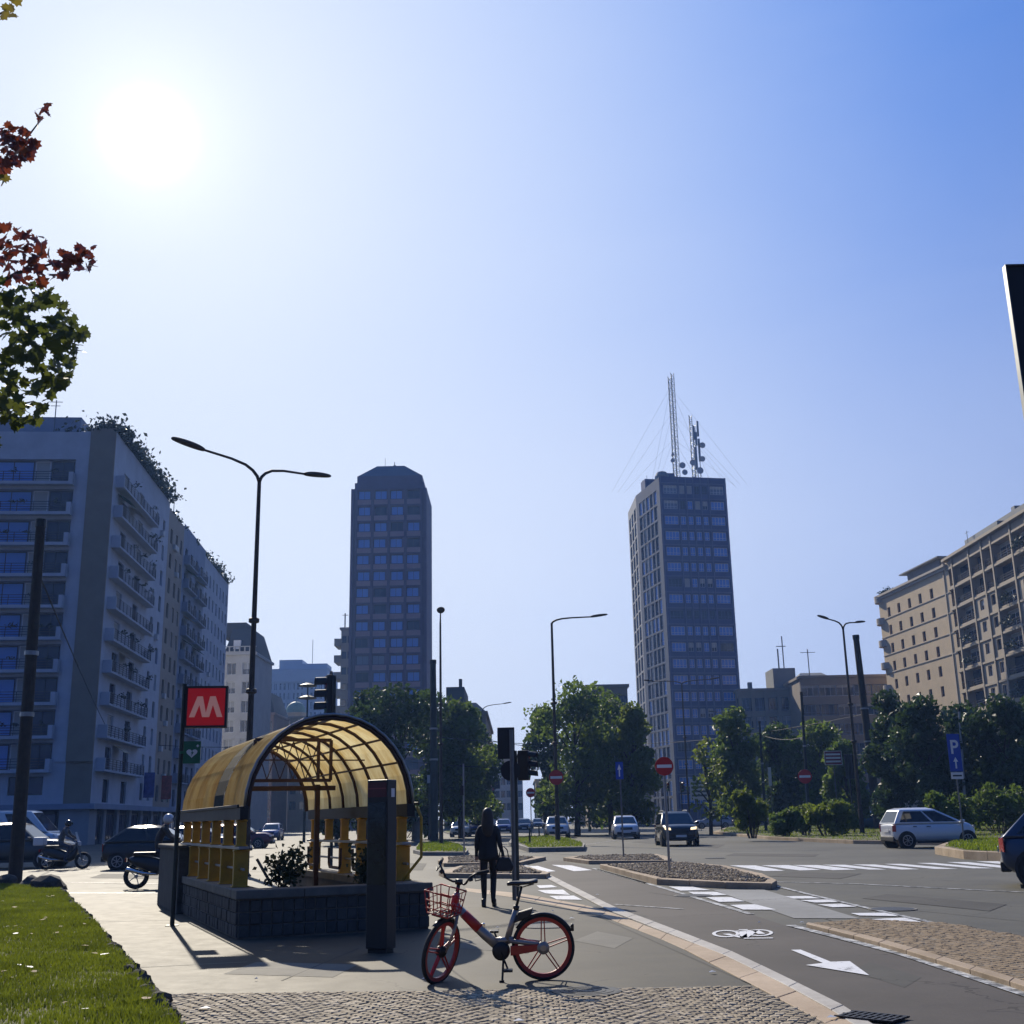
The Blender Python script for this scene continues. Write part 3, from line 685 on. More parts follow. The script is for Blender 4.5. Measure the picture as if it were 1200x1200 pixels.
# ---------------------------------------------------------------- metro sign on its pole
def text_mesh(s, size, depth, m, name, parent, loc, rot, align='CENTER', bold=0.0, sx=1.0):
    c = bpy.data.curves.new(name, 'FONT'); c.body = s; c.size = size; c.extrude = depth; c.align_x = align; c.align_y = 'CENTER'; c.offset = bold
    tmp = bpy.data.objects.new('tmp', c); COL.objects.link(tmp); dg = bpy.context.evaluated_depsgraph_get()
    me = bpy.data.meshes.new_from_object(tmp.evaluated_get(dg)); bpy.data.objects.remove(tmp); me.name = name
    me.materials.clear(); me.materials.append(m); o = bpy.data.objects.new(name, me); COL.objects.link(o)
    o.parent = parent; o.location = loc; o.rotation_euler = rot; o.scale = (sx,1,1); return o
q = mloc(-.47,2.85); zt = ztop(211,801,q)
t = thing('metro_sign', (q.x,q.y,0), .12, 'square red metro sign with pale M on a thin dark pole', 'sign')
b = MB(); b.tube([(0,0,0),(0,0,zt)], .035, 8); b.box(-.09,-.09,0,.09,.09,.015); b.build('pole', MAT['pole_green'], t, smooth=False)
S = 46/1350*q.length; zc = ztop(240,829,q)
b = MB(); x0 = .03
b.box(x0,-.07,zc-S/2,x0+S,-.055,zc-S/2+.035); b.box(x0,-.07,zc+S/2-.035,x0+S,-.055,zc+S/2); b.box(x0,-.07,zc-S/2+.035,x0+.035,-.055,zc+S/2-.035); b.box(x0+S-.035,-.07,zc-S/2+.035,x0+S,-.055,zc+S/2-.035)
b.box(x0,-.055,zc-S/2,x0+S,.07,zc+S/2); b.build('sign_case', MAT['steel_dark'], t)
b = MB(); b.box(x0+.036,-.062,zc-S/2+.036,x0+S-.036,-.0555,zc+S/2-.036); b.build('sign_face', MAT['metro_red'], t)
b = MB(); w_, h_ = S*.72, S*.50; cx = x0+S/2; th = .085   # the M: two slanted legs and a short V
def stroke(x0_, z0_, x1_, z1_): b.plate([(cx+x0_-th/2,-.0645,zc+z0_),(cx+x0_+th/2,-.0645,zc+z0_),(cx+x1_+th/2,-.0645,zc+z1_),(cx+x1_-th/2,-.0645,zc+z1_)], (0,.0022,0))
stroke(-w_*.46,-h_/2,-w_*.21,h_/2); stroke(w_*.46,-h_/2,w_*.21,h_/2)
b.plate([(cx-w_*.21-th/2+.001,-.0652,zc+h_/2),(cx-w_*.21+th/2,-.0652,zc+h_/2),(cx+.015,-.0652,zc-h_/2),(cx-.055,-.0652,zc-h_/2)], (0,.0006,0))
b.plate([(cx+w_*.21+th/2-.001,-.0658,zc+h_/2),(cx+w_*.21-th/2,-.0658,zc+h_/2),(cx-.015,-.0658,zc-h_/2),(cx+.055,-.0658,zc-h_/2)], (0,.0005,0))
b.build('letter', MAT['metro_letter'], t)
za = ztop(220,882,q)
t2 = thing('defibrillator_sign', (q.x,q.y,za), .12, 'small green sign with white heart on the metro sign pole', 'sign')
b = MB(); b.box(.04,-.05,-.17,.30,-.03,.17); b.box(-.02,-.045,-.02,.05,-.035,.02); b.build('plate', MAT['sign_green'], t2)
b = MB(); hp = [(.17+.085*(math.sin(a)**3), -.01+.075*(.8125*math.cos(a)-.3125*math.cos(2*a)-.125*math.cos(3*a)-.0625*math.cos(4*a))) for a in [2*math.pi*k/24 for k in range(24)]]
b.plate([(x,-.056,z) for x,z in hp], (0,.005,0)); b.box(.235,-.056,.09,.275,-.051,.105); b.box(.247,-.057,.078,.262,-.0512,.118); b.build('heart_symbol', MAT['sign_white'], t2)
b = MB(); b.plate([(.18,-.058,.03),(.155,-.058,-.015),(.172,-.058,-.015),(.16,-.058,-.06),(.20,-.058,.0),(.18,-.058,.0)], (0,.0015,0)); b.build('bolt_symbol', MAT['sign_green'], t2)
# ---------------------------------------------------------------- information totem
q = g(446,1117); zt = ztop(446,914,q)
t = thing('information_totem', (q.x,q.y,0), rad(-27), 'tall black information totem with dark red band, before the metro wall', 'totem')
w_, d_ = .285, .20
b = MB(); b.box(-w_/2,-d_/2,.05,w_/2,d_/2,zt); b.build('body', MAT['black_plastic'], t, bevel=.012)
b = MB(); b.box(-w_/2+.02,-d_/2+.02,0,w_/2-.02,d_/2-.02,.05); b.build('base', MAT['steel_dark'], t)
b = MB(); b.box(-w_/2+.012,-d_/2-.006,zt-.20,w_/2-.012,-d_/2-.0005,zt-.03); mat('totem_red', (.085,.008,.012), .4); b.build('header_band', MAT['totem_red'], t)
b = MB(); b.box(-w_/2+.02,-d_/2-.009,zt-.108,w_/2-.02,-d_/2-.0065,zt-.094); mat('dull_red', (.22,.04,.045), .5); b.build('header_stripe', MAT['dull_red'], t)
b = MB(); b.box(-w_/2+.02,-d_/2-.005,.75,w_/2-.02,-d_/2-.0005,zt-.26); mat('map_glass', (.012,.02,.016), .08, var=.5, vscale=6); b.build('map_panel', MAT['map_glass'], t)
b = MB(); b.box(w_/2+.0005,-.02,zt-.20,w_/2+.003,.05,zt-.10); b.build('sticker', MAT['sign_white'], t)
# ---------------------------------------------------------------- hire bicycle
def bicycle():
    rp, fp = g(637.5,1148.8), g(505,1152); hd = math.atan2(fp.y-rp.y, fp.x-rp.x)-rad(2)
    t = thing('hire_bicycle', (rp.x,rp.y,0), hd, 'red and silver hire bicycle on its kickstand with a wire basket', 'bicycle')
    t.rotation_euler = (rad(-3.5),0,hd); t.scale = (.925,.925,.925)
    RW = .318
    def wheel(parent, cx, cz, name='wheel'):
        wt = bpy.data.objects.new(name, None); COL.objects.link(wt); wt.parent = parent; wt.location = (cx,0,cz)
        b = MB(); n = 48
        b.tube([(math.cos(2*math.pi*k/n)*(RW-.022),0,math.sin(2*math.pi*k/n)*(RW-.022)) for k in range(n)], .0225, 8, closed=True); b.build('tyre', MAT['rubber'], wt, smooth=True)
        b = MB()   # deep red rim
        prof = [(RW-.030,-.019),(RW-.030,.019),(RW-.066,.013),(RW-.066,-.013)]; vs = []
        for k in range(n):
            c, s = math.cos(2*math.pi*k/n), math.sin(2*math.pi*k/n); vs += [(r_*c,y_,r_*s) for r_,y_ in prof]
        b.add(vs, [(k*4+j,k*4+(j+1)%4,((k+1)%n)*4+(j+1)%4,((k+1)%n)*4+j) for k in range(n) for j in range(4)]); b.build('rim', MAT['red_paint'], wt)
        for k in range(5):
            a = 2*math.pi*k/5+.32; b = MB()
            for s in (-1,1):
                e_ = s*.055; b.bar((math.cos(a)*.035-math.sin(a)*s*.02,0,math.sin(a)*.035+math.cos(a)*s*.02),(math.cos(a+e_)*(RW-.06),0,math.sin(a+e_)*(RW-.06)),.020,.012)
            b.build('spoke', MAT['red_paint'], wt, bevel=.003)
        b = MB(); b.lathe([(.05,-.035),(.058,-.02),(.058,.02),(.05,.035),(.02,.055)], 18, axis='y'); b.build('hub', MAT['steel_dark'], wt)
        return wt
    wheel(t, 0, RW)
    # frame
    b = MB(); b.tube([(.455,0,.335),(.585,0,.445),(.91,0,.765)], [.05,.05,.042], 12); b.tube([(.37,0,.36),(.265,0,.70)], [.034,.026], 12)
    b.tube([(.49,0,.385),(.30,.0,.392)], .034, 10)
    for s in (-1,1): b.bar((.33,s*.055,.39),(.0,s*.06,.345),.018,.042); b.bar((.33,s*.05,.40),(.34,s*.0,.40),.02,.05)
    b.tube([(.895,0,.70),(.862,0,.86)], [.034,.032], 12); b.tube([(.47,0,.34),(.40,0,.30)], [.05,.06], 12)
    b.build('frame', MAT['silver_paint'], t, smooth=True)
    b = MB(); b.tube([(.645,0,.504),(.80,0,.657)], [.0510,.0470], 12); b.tube([(.895,0,.72),(.872,0,.835)], .040, 12); b.build('frame_band', MAT['red_paint'], t, smooth=True)
    b = MB(); b.lathe([(.05,-.06),(.088,-.05),(.092,0),(.088,.05),(.05,.06)], 20, (.425,0,.29), 'y'); b.build('motor_case', MAT['black_plastic'], t, smooth=True)
    b = MB(); b.plate([(.33,.062,.25),(.10,.062,.285),(.02,.062,.30),(.02,.062,.36),(.10,.062,.352),(.33,.062,.345)], (0,.018,0)); b.build('chain_cover', MAT['red_paint'], t, bevel=.006)
    b = MB(); b.lathe([(.03,.062),(.062,.066),(.062,.085),(.03,.10)], 16, (0,0,.32), 'y'); b.build('hub_cover', MAT['silver_paint'], t)
    b = MB(); b.tube([(.262,0,.71),(.205,0,.905)], .0145, 10); b.tube([(.268,0,.685),(.259,0,.72)], .032, 10); b.build('seat_post', MAT['black_plastic'], t, smooth=True)
    # saddle
    b = MB(); st = []
    for x_, w2, z_ in ((.36,.022,.935),(.30,.03,.945),(.20,.055,.945),(.12,.085,.955),(.06,.085,.965),(.035,.05,.96)):
        st.append([(x_,-w2,z_-.018),(x_,-w2*.8,z_+.012),(x_,0,z_+.02),(x_,w2*.8,z_+.012),(x_,w2,z_-.018),(x_,0,z_-.032)])
    vs = [p for s in st for p in s]; b.add(vs, [(i*6+k,i*6+(k+1)%6,(i+1)*6+(k+1)%6,(i+1)*6+k) for i in range(5) for k in range(6)]+[tuple(range(6)),tuple(range(35,29,-1))])
    b.build('saddle', MAT['saddle'], t, smooth=True, sub=2)
    b = MB(); b.tube([(.08,-.03,.93),(.19,0,.90),(.30,-.01,.925)], .006); b.tube([(.08,.03,.93),(.19,0,.90),(.30,.01,.925)], .006); b.build('saddle_rail', MAT['chrome'], t)
    # rear mudguard and lock box
    b = MB(); R2 = RW+.012; n = 14; A0, A1 = rad(35), rad(152); vs = []
    for k in range(n+1):
        a = A0+(A1-A0)*k/n
        for y_, dr in ((-.035,-.014),(-.02,.004),(.02,.004),(.035,-.014)): vs.append((math.cos(a)*(R2+dr),y_,RW+math.sin(a)*(R2+dr)))
    b.add(vs, [(k*4+j,k*4+j+1,k*4+5+j,k*4+4+j) for k in range(n) for j in range(3)]); o = b.build('mudguard', MAT['black_plastic'], t, smooth=True); k = o.modifiers.new('s','SOLIDIFY'); k.thickness = .004
    b = MB(); b.plate([(.30,-.04,.55),(.13,-.04,.61),(.09,-.04,.70),(.24,-.04,.66)], (0,.08,0)); b.build('lock_box', MAT['black_plastic'], t, bevel=.015)
    o = MB(); o.cbox((-.30,0,.50),.03,.045,.07); o.build('tail_light', MAT['black_plastic'], t, bevel=.008)
    b = MB(); b.bar((.30,0,.40),(.20,0,.62),.012); b.build('mudguard_stay', MAT['chrome'], t)
    # cranks, pedals, kickstand
    b = MB(); b.bar((.425,.075,.29),(.36,.085,.13),.026,.016); b.bar((.425,-.075,.29),(.49,-.085,.45),.026,.016); cr = b.build('crank', MAT['steel_dark'], t, bevel=.004)
    for s, x_, z_ in ((1,.355,.125),(-1,.495,.455)):
        b = MB(); b.cbox((x_,s*.14,z_),.09,.09,.022); b.tube([(x_,s*.08,z_),(x_,s*.19,z_)],.008); b.build('pedal', MAT['black_plastic'], cr, bevel=.006)
    b = MB(); b.tube([(.40,.05,.25),(.415,.13,.035)], .011, 8); b.cbox((.42,.135,.02),.05,.03,.03); b.build('kickstand', MAT['steel_dark'], t)
    o = MB(); o.cbox((.60,.0,.535),.035,.035,.05); o.build('bell_charger', MAT['chrome'], t, bevel=.008)
    # steered assembly: built straight, turned about the head tube
    hx, hz = .785, .70; ax = Vector((.752-.785,0,.86-.70)).normalized(); M_ = Matrix.Translation((hx,0,hz)) @ Matrix.Rotation(rad(60), 4, ax) @ Matrix.Translation((-hx,0,-hz))
    s_ = bpy.data.objects.new('steering', None); COL.objects.link(s_); s_.parent = t; s_.matrix_local = Matrix.Translation((.11,0,0)) @ M_
    fx = .785+.10+.075; wt = wheel(s_, fx, RW-.002)
    b = MB(); cxn = Vector((.80,0,.665))
    b.tube([cxn+Vector((0,-.058,0)), cxn+Vector((0,.058,0))], .02, 8)
    for s in (-1,1): b.tube([(.80,s*.058,.67),(.85,s*.06,.50),(fx,s*.055,RW)], [.019,.017,.012], 8)
    b.build('fork', MAT['silver_paint'], s_, smooth=True)
    b = MB(); n = 8; vs = []
    for k in range(n+1):
        a = rad(60)+rad(75)*k/n
        for y_, dr in ((-.03,-.012),(-.018,.004),(.018,.004),(.03,-.012)): vs.append((fx+math.cos(a)*(RW+.014+dr),y_,RW+math.sin(a)*(RW+.014+dr)))
    b.add(vs, [(k*4+j,k*4+j+1,k*4+5+j,k*4+4+j) for k in range(n) for j in range(3)]); o = b.build('mudguard', MAT['black_plastic'], s_, smooth=True); k = o.modifiers.new('s','SOLIDIFY'); k.thickness = .004
    b = MB(); b.tube([(.755,0,.84),(.735,0,.96)], [.02,.018], 10); b.cbox((.735,0,.965),.05,.06,.05)
    for s in (-1,1): b.tube([(.735,s*.0,.965),(.745,s*.07,.955),(.79,s*.12,.985),(.80,s*.17,1.06),(.775,s*.22,1.10),(.69,s*.265,1.115)], .0115, 8)
    hb = b.build('handlebar', MAT['black_plastic'], s_, smooth=True)
    for s in (-1,1):
        b = MB(); b.tube([(.765,s*.228,1.103),(.645,s*.29,1.118)], .0185, 10); b.build('grip', MAT['rubber'], hb, smooth=True)
        b = MB(); b.tube([(.785,s*.215,1.085),(.80,s*.24,1.04),(.74,s*.285,1.055)], .007, 6); b.tube([(.79,s*.17,1.06),(.80,s*.19,1.03)],.022,8); b.build('brake_lever', MAT['steel_dark'], hb)
    # basket
    b = MB(); X0, X1, W0, Z0, Z1 = .845, 1.09, .145, .705, .925
    def loop(z_, gx, gy, r_=.0065): b.tube([(X0-gx,-W0-gy,z_),(X1+gx,-W0-gy,z_),(X1+gx,W0+gy,z_),(X0-gx,W0+gy,z_)], r_, 6, closed=True)
    loop(Z0,-.01,-.02); loop(Z0+.05,0,-.01); loop(Z0+.13,.01,.0); loop(Z1,.02,.012,.008)
    for f in (-1,-.33,.33,1):
        b.tube([(X0+.01,f*(W0-.02),Z0),(X1-.01,f*(W0-.02),Z0)], .0055, 6); b.tube([(X1-.01,f*(W0-.02),Z0),(X1+.02,f*(W0+.012),Z1)], .006, 6); b.tube([(X0+.01,f*(W0-.02),Z0),(X0-.02,f*(W0+.012),Z1)], .006, 6)
    for x_ in (X0+.06,X0+.12,X0+.18):
        for s in (-1,1): b.tube([(x_,s*(W0-.02),Z0),(x_+(x_-.96)*.15,s*(W0+.012),Z1)], .005, 6)
    b.build('basket', MAT['red_paint'], s_, smooth=True)
    b = MB(); b.box(X0+.01,-.10,Z0-.035,X1-.05,.10,Z0-.012); b.tube([(.80,0,.70),(X0+.05,0,Z0-.02)], .016, 8); b.build('basket_bracket', MAT['black_plastic'], s_, bevel=.006)
bicycle()
# ---------------------------------------------------------------- people
mat('skin', (.42,.25,.18), .55); mat('hair_dark', (.035,.022,.015), .5, var=.3, vscale=30); mat('hair_brown', (.10,.055,.03), .5, var=.3, vscale=30)
mat('coat_black', (.014,.015,.019), .75, var=.3, bump=.3, bscale=60); mat('trouser_black', (.012,.012,.014), .7); mat('leather_black', (.016,.015,.015), .35)
mat('jacket_brown', (.045,.03,.02), .7, var=.3); mat('jacket_dark', (.02,.022,.03), .65, var=.3); mat('helmet_white', (.6,.6,.6), .25); mat('helmet_dark', (.03,.03,.035), .25); mat('jeans', (.04,.05,.085), .8, var=.2); mat('grey_coat', (.10,.10,.10), .8, var=.2)
def skin_body(name, verts, edges, parent, mats, pick, sub=2):
    """verts: (x,y,z,radius); one continuous skinned surface, coloured by region"""
    me = bpy.data.meshes.new('tmp'); me.from_pydata([v[:3] for v in verts], edges, []); o = bpy.data.objects.new('tmp', me); COL.objects.link(o)
    k = o.modifiers.new('skin','SKIN'); k.use_smooth_shade = True
    if not me.skin_vertices: me.skin_vertices.new()
    for i, v in enumerate(verts):
        r = v[3]; me.skin_vertices[0].data[i].radius = r if isinstance(r, tuple) else (r,r)
    me.skin_vertices[0].data[0].use_root = True
    s = o.modifiers.new('sub','SUBSURF'); s.levels = sub; s.render_levels = sub
    dg = bpy.context.evaluated_depsgraph_get(); res = bpy.data.meshes.new_from_object(o.evaluated_get(dg)); bpy.data.objects.remove(o); bpy.data.meshes.remove(me)
    res.name = name; res.materials.clear()
    for q in mats: res.materials.append(q)
    for p in res.polygons: p.material_index = pick(p.center); p.use_smooth = True
    ob = bpy.data.objects.new(name, res); COL.objects.link(ob); ob.parent = parent; return ob
def loft(mb, rings, m=0, cap=True):
    n = len(rings[0]); o = len(mb.v); vs = [p for r in rings for p in r]
    fs = [(i*n+k,i*n+(k+1)%n,(i+1)*n+(k+1)%n,(i+1)*n+k) for i in range(len(rings)-1) for k in range(n)]
    if cap: fs += [tuple(range(n-1,-1,-1)), tuple((len(rings)-1)*n+k for k in range(n))]
    mb.add(vs, fs, m)
def oval(cx, cy, z, rx, ry, n=16, tilt=0.0): return [(cx+rx*math.cos(2*math.pi*k/n), cy+ry*math.sin(2*math.pi*k/n), z+tilt*math.sin(2*math.pi*k/n)) for k in range(n)]
def standing(loc, rz, H_, label, mats, name='person', stance=.085, arm_r=(.20,.02,.86), arm_l=(-.20,.02,.86), step=.06):
    t = thing(name, loc, rz, label, 'person'); s = H_/1.68; shirt, trou, shoe, hair = mats
    V = [(0,0,.90,(.125,.10)),(0,0,1.08,(.115,.085)),(0,0,1.24,(.135,.095)),(0,.0,1.36,(.10,.075)),(0,.0,1.43,.048),(0,.012,1.50,(.066,.078)),(0,.015,1.58,(.074,.088)),(0,.008,1.645,(.052,.06))]
    E_ = [(i,i+1) for i in range(7)]
    def limb(parent, pts):
        k = parent
        for p in pts: V.append(p); E_.append((k,len(V)-1)); k = len(V)-1
    for sx, (ax_,ay_,az_), st in ((1,arm_r,step),(-1,arm_l,-step)):
        limb(3, [(sx*.155,0,1.355,.055),(sx*.20,-.03,1.10,.042),(ax_,ay_,az_,.030),(ax_,ay_+.01,az_-.09,.034)])
        limb(0, [(sx*stance,0,.84,.092),(sx*stance,.015+st*.3,.49,.062),(sx*stance,-.02-st*.4,.28,.055),(sx*stance,-.02-st*.6,.09,.038),(sx*stance*1.15,.10-st*.6,.045,.038)])
    V = [(x*s,y*s,z*s,(tuple(q*s for q in r) if isinstance(r,tuple) else r*s)) for x,y,z,r in V]
    def pick(c):
        z = c.z/s
        if z > 1.42: return 3
        if z < .10: return 2
        if abs(c.x/s) > .13 and z < .86 and z > .6: return 3
        return 0 if z > .88 else 1
    skin_body('body', V, E_, t, [shirt,trou,shoe,MAT['skin']], pick); return t, s
q = g(573,1063); hh = 1.45*(1064-948)/(1064-960.6)
t, s = standing((q.x,q.y,0), rad(-4), hh, 'woman in a black coat seen from behind, waiting at the kerb', (MAT['coat_black'],MAT['trouser_black'],MAT['leather_black'],MAT['hair_dark']), step=.10, arm_l=(-.22,.06,.88), arm_r=(.26,.02,.92))
b = MB(); loft(b, [oval(0,0,z*s,rx*s,ry*s) for z,rx,ry in ((.78,.185,.15),(.84,.195,.155),(1.0,.172,.14),(1.12,.155,.12),(1.26,.175,.125),(1.36,.165,.11),(1.43,.08,.07),(1.455,.06,.06))])
for sx, hx_ in ((-1,-.22),(1,.26)): loft(b, [oval(sx*x*s,y*s,z*s,r*s,r*s,10) for x,y,z,r in ((abs(hx_)-.015,.02,.93,.042),(.205,-.03,1.10,.05),(.178,-.01,1.28,.058),(.14,0,1.375,.045))])
b.build('coat', MAT['coat_black'], t, smooth=True, sub=1)
b = MB(); loft(b, [oval(x*s,y*s,z*s,rx*s,ry*s,14) for x,y,z,rx,ry in ((.01,-.10,1.18,.05,.02),(.005,-.10,1.28,.10,.04),(0,-.075,1.40,.118,.07),(0,-.02,1.50,.112,.095),(0,-.005,1.59,.110,.112),(0,-.005,1.66,.092,.095),(0,-.01,1.70,.05,.05),(0,-.01,1.712,.015,.015))]); b.build('hair', MAT['hair_dark'], t, smooth=True, sub=1)
for sx, dy in ((-1,.06),(1,-.06)):
    b = MB(); loft(b, [oval(sx*.09*s,(y-dy*.6+.035)*s,z*s,rx*s,ry*s,12) for y,z,rx,ry in ((.0,.0,.045,.125),(.0,.035,.045,.12),(-.02,.065,.04,.09),(-.05,.11,.043,.05),(-.055,.15,.045,.048))]); b.build('shoe', MAT['leather_black'], t, smooth=True, sub=1)
tb = thing('handbag', (q.x+.28*s,q.y+.01,.60*s), rad(10), 'black handbag hanging from the forearm of the waiting woman', 'bag')
b = MB(); b.plate([(-.16*s,-.055,.06*s),(-.13*s,-.055,0),(.15*s,-.055,0),(.18*s,-.055,.08*s),(.10*s,-.05,.24*s),(-.10*s,-.05,.25*s)], (0,.11,0)); b.build('bag_body', MAT['leather_black'], tb, bevel=.025)
b = MB(); b.tube([(-.09*s,0,.24*s),(-.06*s,0,.38*s),(0,0,.43*s),(.06*s,0,.37*s),(.09*s,0,.23*s)], .010, 8); b.build('handle', MAT['leather_black'], tb, smooth=True)
# ---------------------------------------------------------------- buildings
def bmat(n, c, v=.12): return mat(n, c, .8, var=v, vscale=.5)
bmat('wall_white', (.52,.54,.59)); bmat('wall_taupe', (.27,.225,.17)); bmat('wall_beige', (.40,.32,.24)); bmat('wall_greyblue', (.28,.32,.41)); bmat('shop_dark', (.05,.055,.06)); bmat('pillar_grey', (.36,.36,.37))
bmat('wall_cream', (.56,.43,.26)); bmat('wall_concrete', (.36,.30,.215)); bmat('wall_brown_cast', (.10,.095,.165)); bmat('spandrel_brown', (.27,.215,.25)); bmat('wall_slate_cast', (.055,.08,.20)); bmat('mullion_slate', (.13,.16,.28)); bmat('wall_grey', (.27,.255,.22)); bmat('wall_flank', (.125,.14,.175)); bmat('wall_pale', (.52,.50,.46)); bmat('wall_sand', (.46,.40,.31)); bmat('wall_yellow', (.60,.46,.20)); bmat('wall_pink', (.34,.25,.21))  # bluish colour cast on both towers is put into their wall and mullion colours
bmat('roof_slate', (.055,.06,.07)); bmat('roof_metal', (.20,.21,.21)); bmat('roof_tile', (.22,.10,.07)); mat('copper_green', (.16,.26,.20), .6, var=.2)
mat('frame_white', (.72,.72,.72), .5); mat('frame_dark', (.03,.03,.035), .5); mat('frame_brown', (.08,.055,.04), .5); mat('blind', (.42,.41,.38), .7); mat('shutter_brown', (.11,.065,.04), .7); mat('railing_dark', (.02,.016,.018), .5); mat('glass_pale', (.16,.20,.27), .12, spec=.9); mat('interior_dark', (.006,.007,.009), .9)
class Bld:
    def __init__(s, name, loc, rz, label, cat='building', group=None):
        s.t = thing(name, loc, rz, label, cat, group); s.loc = Vector(loc); s.rz = rz; s.win = []; s.cache = {}; s.pend = []
    def part(s, name, mb, m, **k): return mb.build(name, m, s.t, **k)
    def frame(s, x, y, deg): return Matrix.Translation((x,y,0)) @ Matrix.Rotation(rad(deg), 4, 'Z')
    def facade(s, M, L_, z0, z1, holes, wm, depth=.25, name='wall'):
        us = sorted({0,L_} | {round(h[0],3) for h in holes} | {round(h[0]+h[2],3) for h in holes}); zs = sorted({z0,z1} | {round(h[1],3) for h in holes} | {round(h[1]+h[3],3) for h in holes})
        occ = set()
        for h in holes:
            a, c = us.index(round(h[0],3)), us.index(round(h[0]+h[2],3)); e, f = zs.index(round(h[1],3)), zs.index(round(h[1]+h[3],3))
            for i in range(a,c):
                for j in range(e,f): occ.add((i,j))
        b = MB(); b.M = M
        for j in range(len(zs)-1):
            i = 0
            while i < len(us)-1:
                if (i,j) in occ: i += 1; continue
                k = i
                while k < len(us)-1 and (k,j) not in occ: k += 1
                b.quad((us[i],0,zs[j]),(us[k],0,zs[j]),(us[k],0,zs[j+1]),(us[i],0,zs[j+1])); i = k
        for h in holes:
            u, z, w, hh = h[:4]; d = h[5] if len(h) > 5 else depth
            b.quad((u,0,z),(u+w,0,z),(u+w,d,z),(u,d,z)); b.quad((u,0,z+hh),(u,d,z+hh),(u+w,d,z+hh),(u+w,0,z+hh))
            b.quad((u,0,z),(u,d,z),(u,d,z+hh),(u,0,z+hh)); b.quad((u+w,0,z),(u+w,0,z+hh),(u+w,d,z+hh),(u+w,d,z))
        s.part(name, b, wm, fixn=False)
        for h in holes:
            if h[4]: s.pend.append((M, h[0], h[5] if len(h) > 5 else depth, h[1], round(h[2],3), round(h[3],3), h[4]))
    def wmesh(s, w, h, kind):
        key = (w,h,kind)
        if key in s.cache: return s.cache[key]
        b = MB(); f = .07 if w < 2.5 else .09; fm, gm = 0, 1
        fr_, gl_, n, bl, base = {'w2':('frame_white','glass_dark',2,0,0),'w1':('frame_white','glass_blue_sky',1,0,0),'d2':('frame_dark','glass_dark',2,0,0),'b2':('frame_brown','glass_dark',2,0,0),'blind':('frame_white','glass_dark',2,.55,0),'shut':('shutter_brown','glass_dark',2,.75,0),
            'full':('frame_white','glass_dark',1,.99,0),'t1':('frame_dark','glass_blue_sky',2,0,0),'t1p':('frame_dark','glass_pale',2,0,0),'w4':('frame_white','glass_blue_sky',4,0,.3),'w2b':('frame_white','glass_blue_sky',2,0,.3),'w4p':('frame_white','glass_pale',4,.3,.3),'d4':('mullion_slate','glass_dark',4,0,.3),'d2b':('mullion_slate','glass_dark',2,0,.3),'log':('interior_dark','glass_dark',3,0,0),'logw':('frame_white','glass_dark',3,.2,0),'shop':('frame_dark','glass_dark',3,0,0)}[kind]
        b.box(0,-.03,0,f,.03,h,0); b.box(w-f,-.03,0,w,.03,h,0); b.box(f,-.03,0,w-f,.03,f,0); b.box(f,-.03,h-f,w-f,.03,h,0)
        for k in range(1,n): x = f+(w-2*f)*k/n; b.box(x-f*.4,-.028,f,x+f*.4,.028,h-f,0)
        if base: b.box(f,-.026,h*base-.03,w-f,.026,h*base+.03,0)
        b.quad((f,.0,f),(w-f,.0,f),(w-f,.0,h-f),(f,.0,h-f),1)
        if bl: b.box(f+.005,-.02,h-f-(h-2*f)*bl,w-f-.005,-.006,h-f-.002,2)
        me = b.mesh('window', [MAT[fr_],MAT[gl_],MAT['blind' if kind != 'shut' else 'shutter_brown']]); s.cache[key] = me; return me
    def finish(s, limit=100):
        W = s.t.matrix_basis if False else Matrix.Translation(s.loc) @ Matrix.Rotation(s.rz,4,'Z')
        def size(p):
            q = W @ p[0] @ Vector((p[1]+p[4]/2,0,p[3])); n = (W @ p[0]).to_3x3() @ Vector((0,-1,0)); v = (q-Vector((0,0,HCAM)))
            c = v.dot(FWD); vis = 1.0
            if c > 1: 
                if abs(v.dot(RT)/c*FPX) > 640: vis = .05
            return vis*p[4]*p[5]*max(.02,-n.dot(v.normalized()))/v.length_squared
        s.pend.sort(key=size, reverse=True); rest = MB(); rm = []
        for i, (M, u, d, z, w, h, kind) in enumerate(s.pend):
            me = s.wmesh(w,h,kind); T = M @ Matrix.Translation((u,d-.03,z))
            if i < limit:
                o = bpy.data.objects.new('window', me); COL.objects.link(o); o.parent = s.t; o.matrix_local = T
            else:
                mi = []
                for m_ in me.materials:
                    if m_ not in rm: rm.append(m_)
                    mi.append(rm.index(m_))
                off = len(rest.v); rest.v += [tuple(T @ v.co) for v in me.vertices]
                for p in me.polygons: rest.f.append(tuple(off+k for k in p.vertices)); rest.m.append(mi[p.material_index])
        if rest.f: o = rest.build('window', rm, s.t, fixn=False); o['kind'] = 'stuff'
        return s.t
def on_line(px, py, A, B):
    """distance along A->B where the picture column px (seen at row py) meets the line"""
    d = ray(px,py); dx, dy = d.x, d.y; ex, ey = B[0]-A[0], B[1]-A[1]; L_ = math.hypot(ex,ey)
    den = dx*(-ey) - dy*(-ex); t = (A[0]*(-ey) - A[1]*(-ex))/den; X, Y = dx*t, dy*t
    return ((X-A[0])*ex+(Y-A[1])*ey)/L_
def atz(px, py, Z): d = ray(px,py); t = (Z-HCAM)/d.z; return Vector((d.x*t,d.y*t,Z))
def railing(mb, x0, x1, y, z, h=.95, n=4):
    for k in range(n): mb.box(x0,y-.02,z+h*(k+1)/n-.05,x1,y+.02,z+h*(k+1)/n)
    m_ = max(1,int((x1-x0)/1.4))
    for k in range(m_+1): x = x0+(x1-x0)*k/m_; mb.box(x-.025,y-.03,z,x+.025,y+.03,z+h)
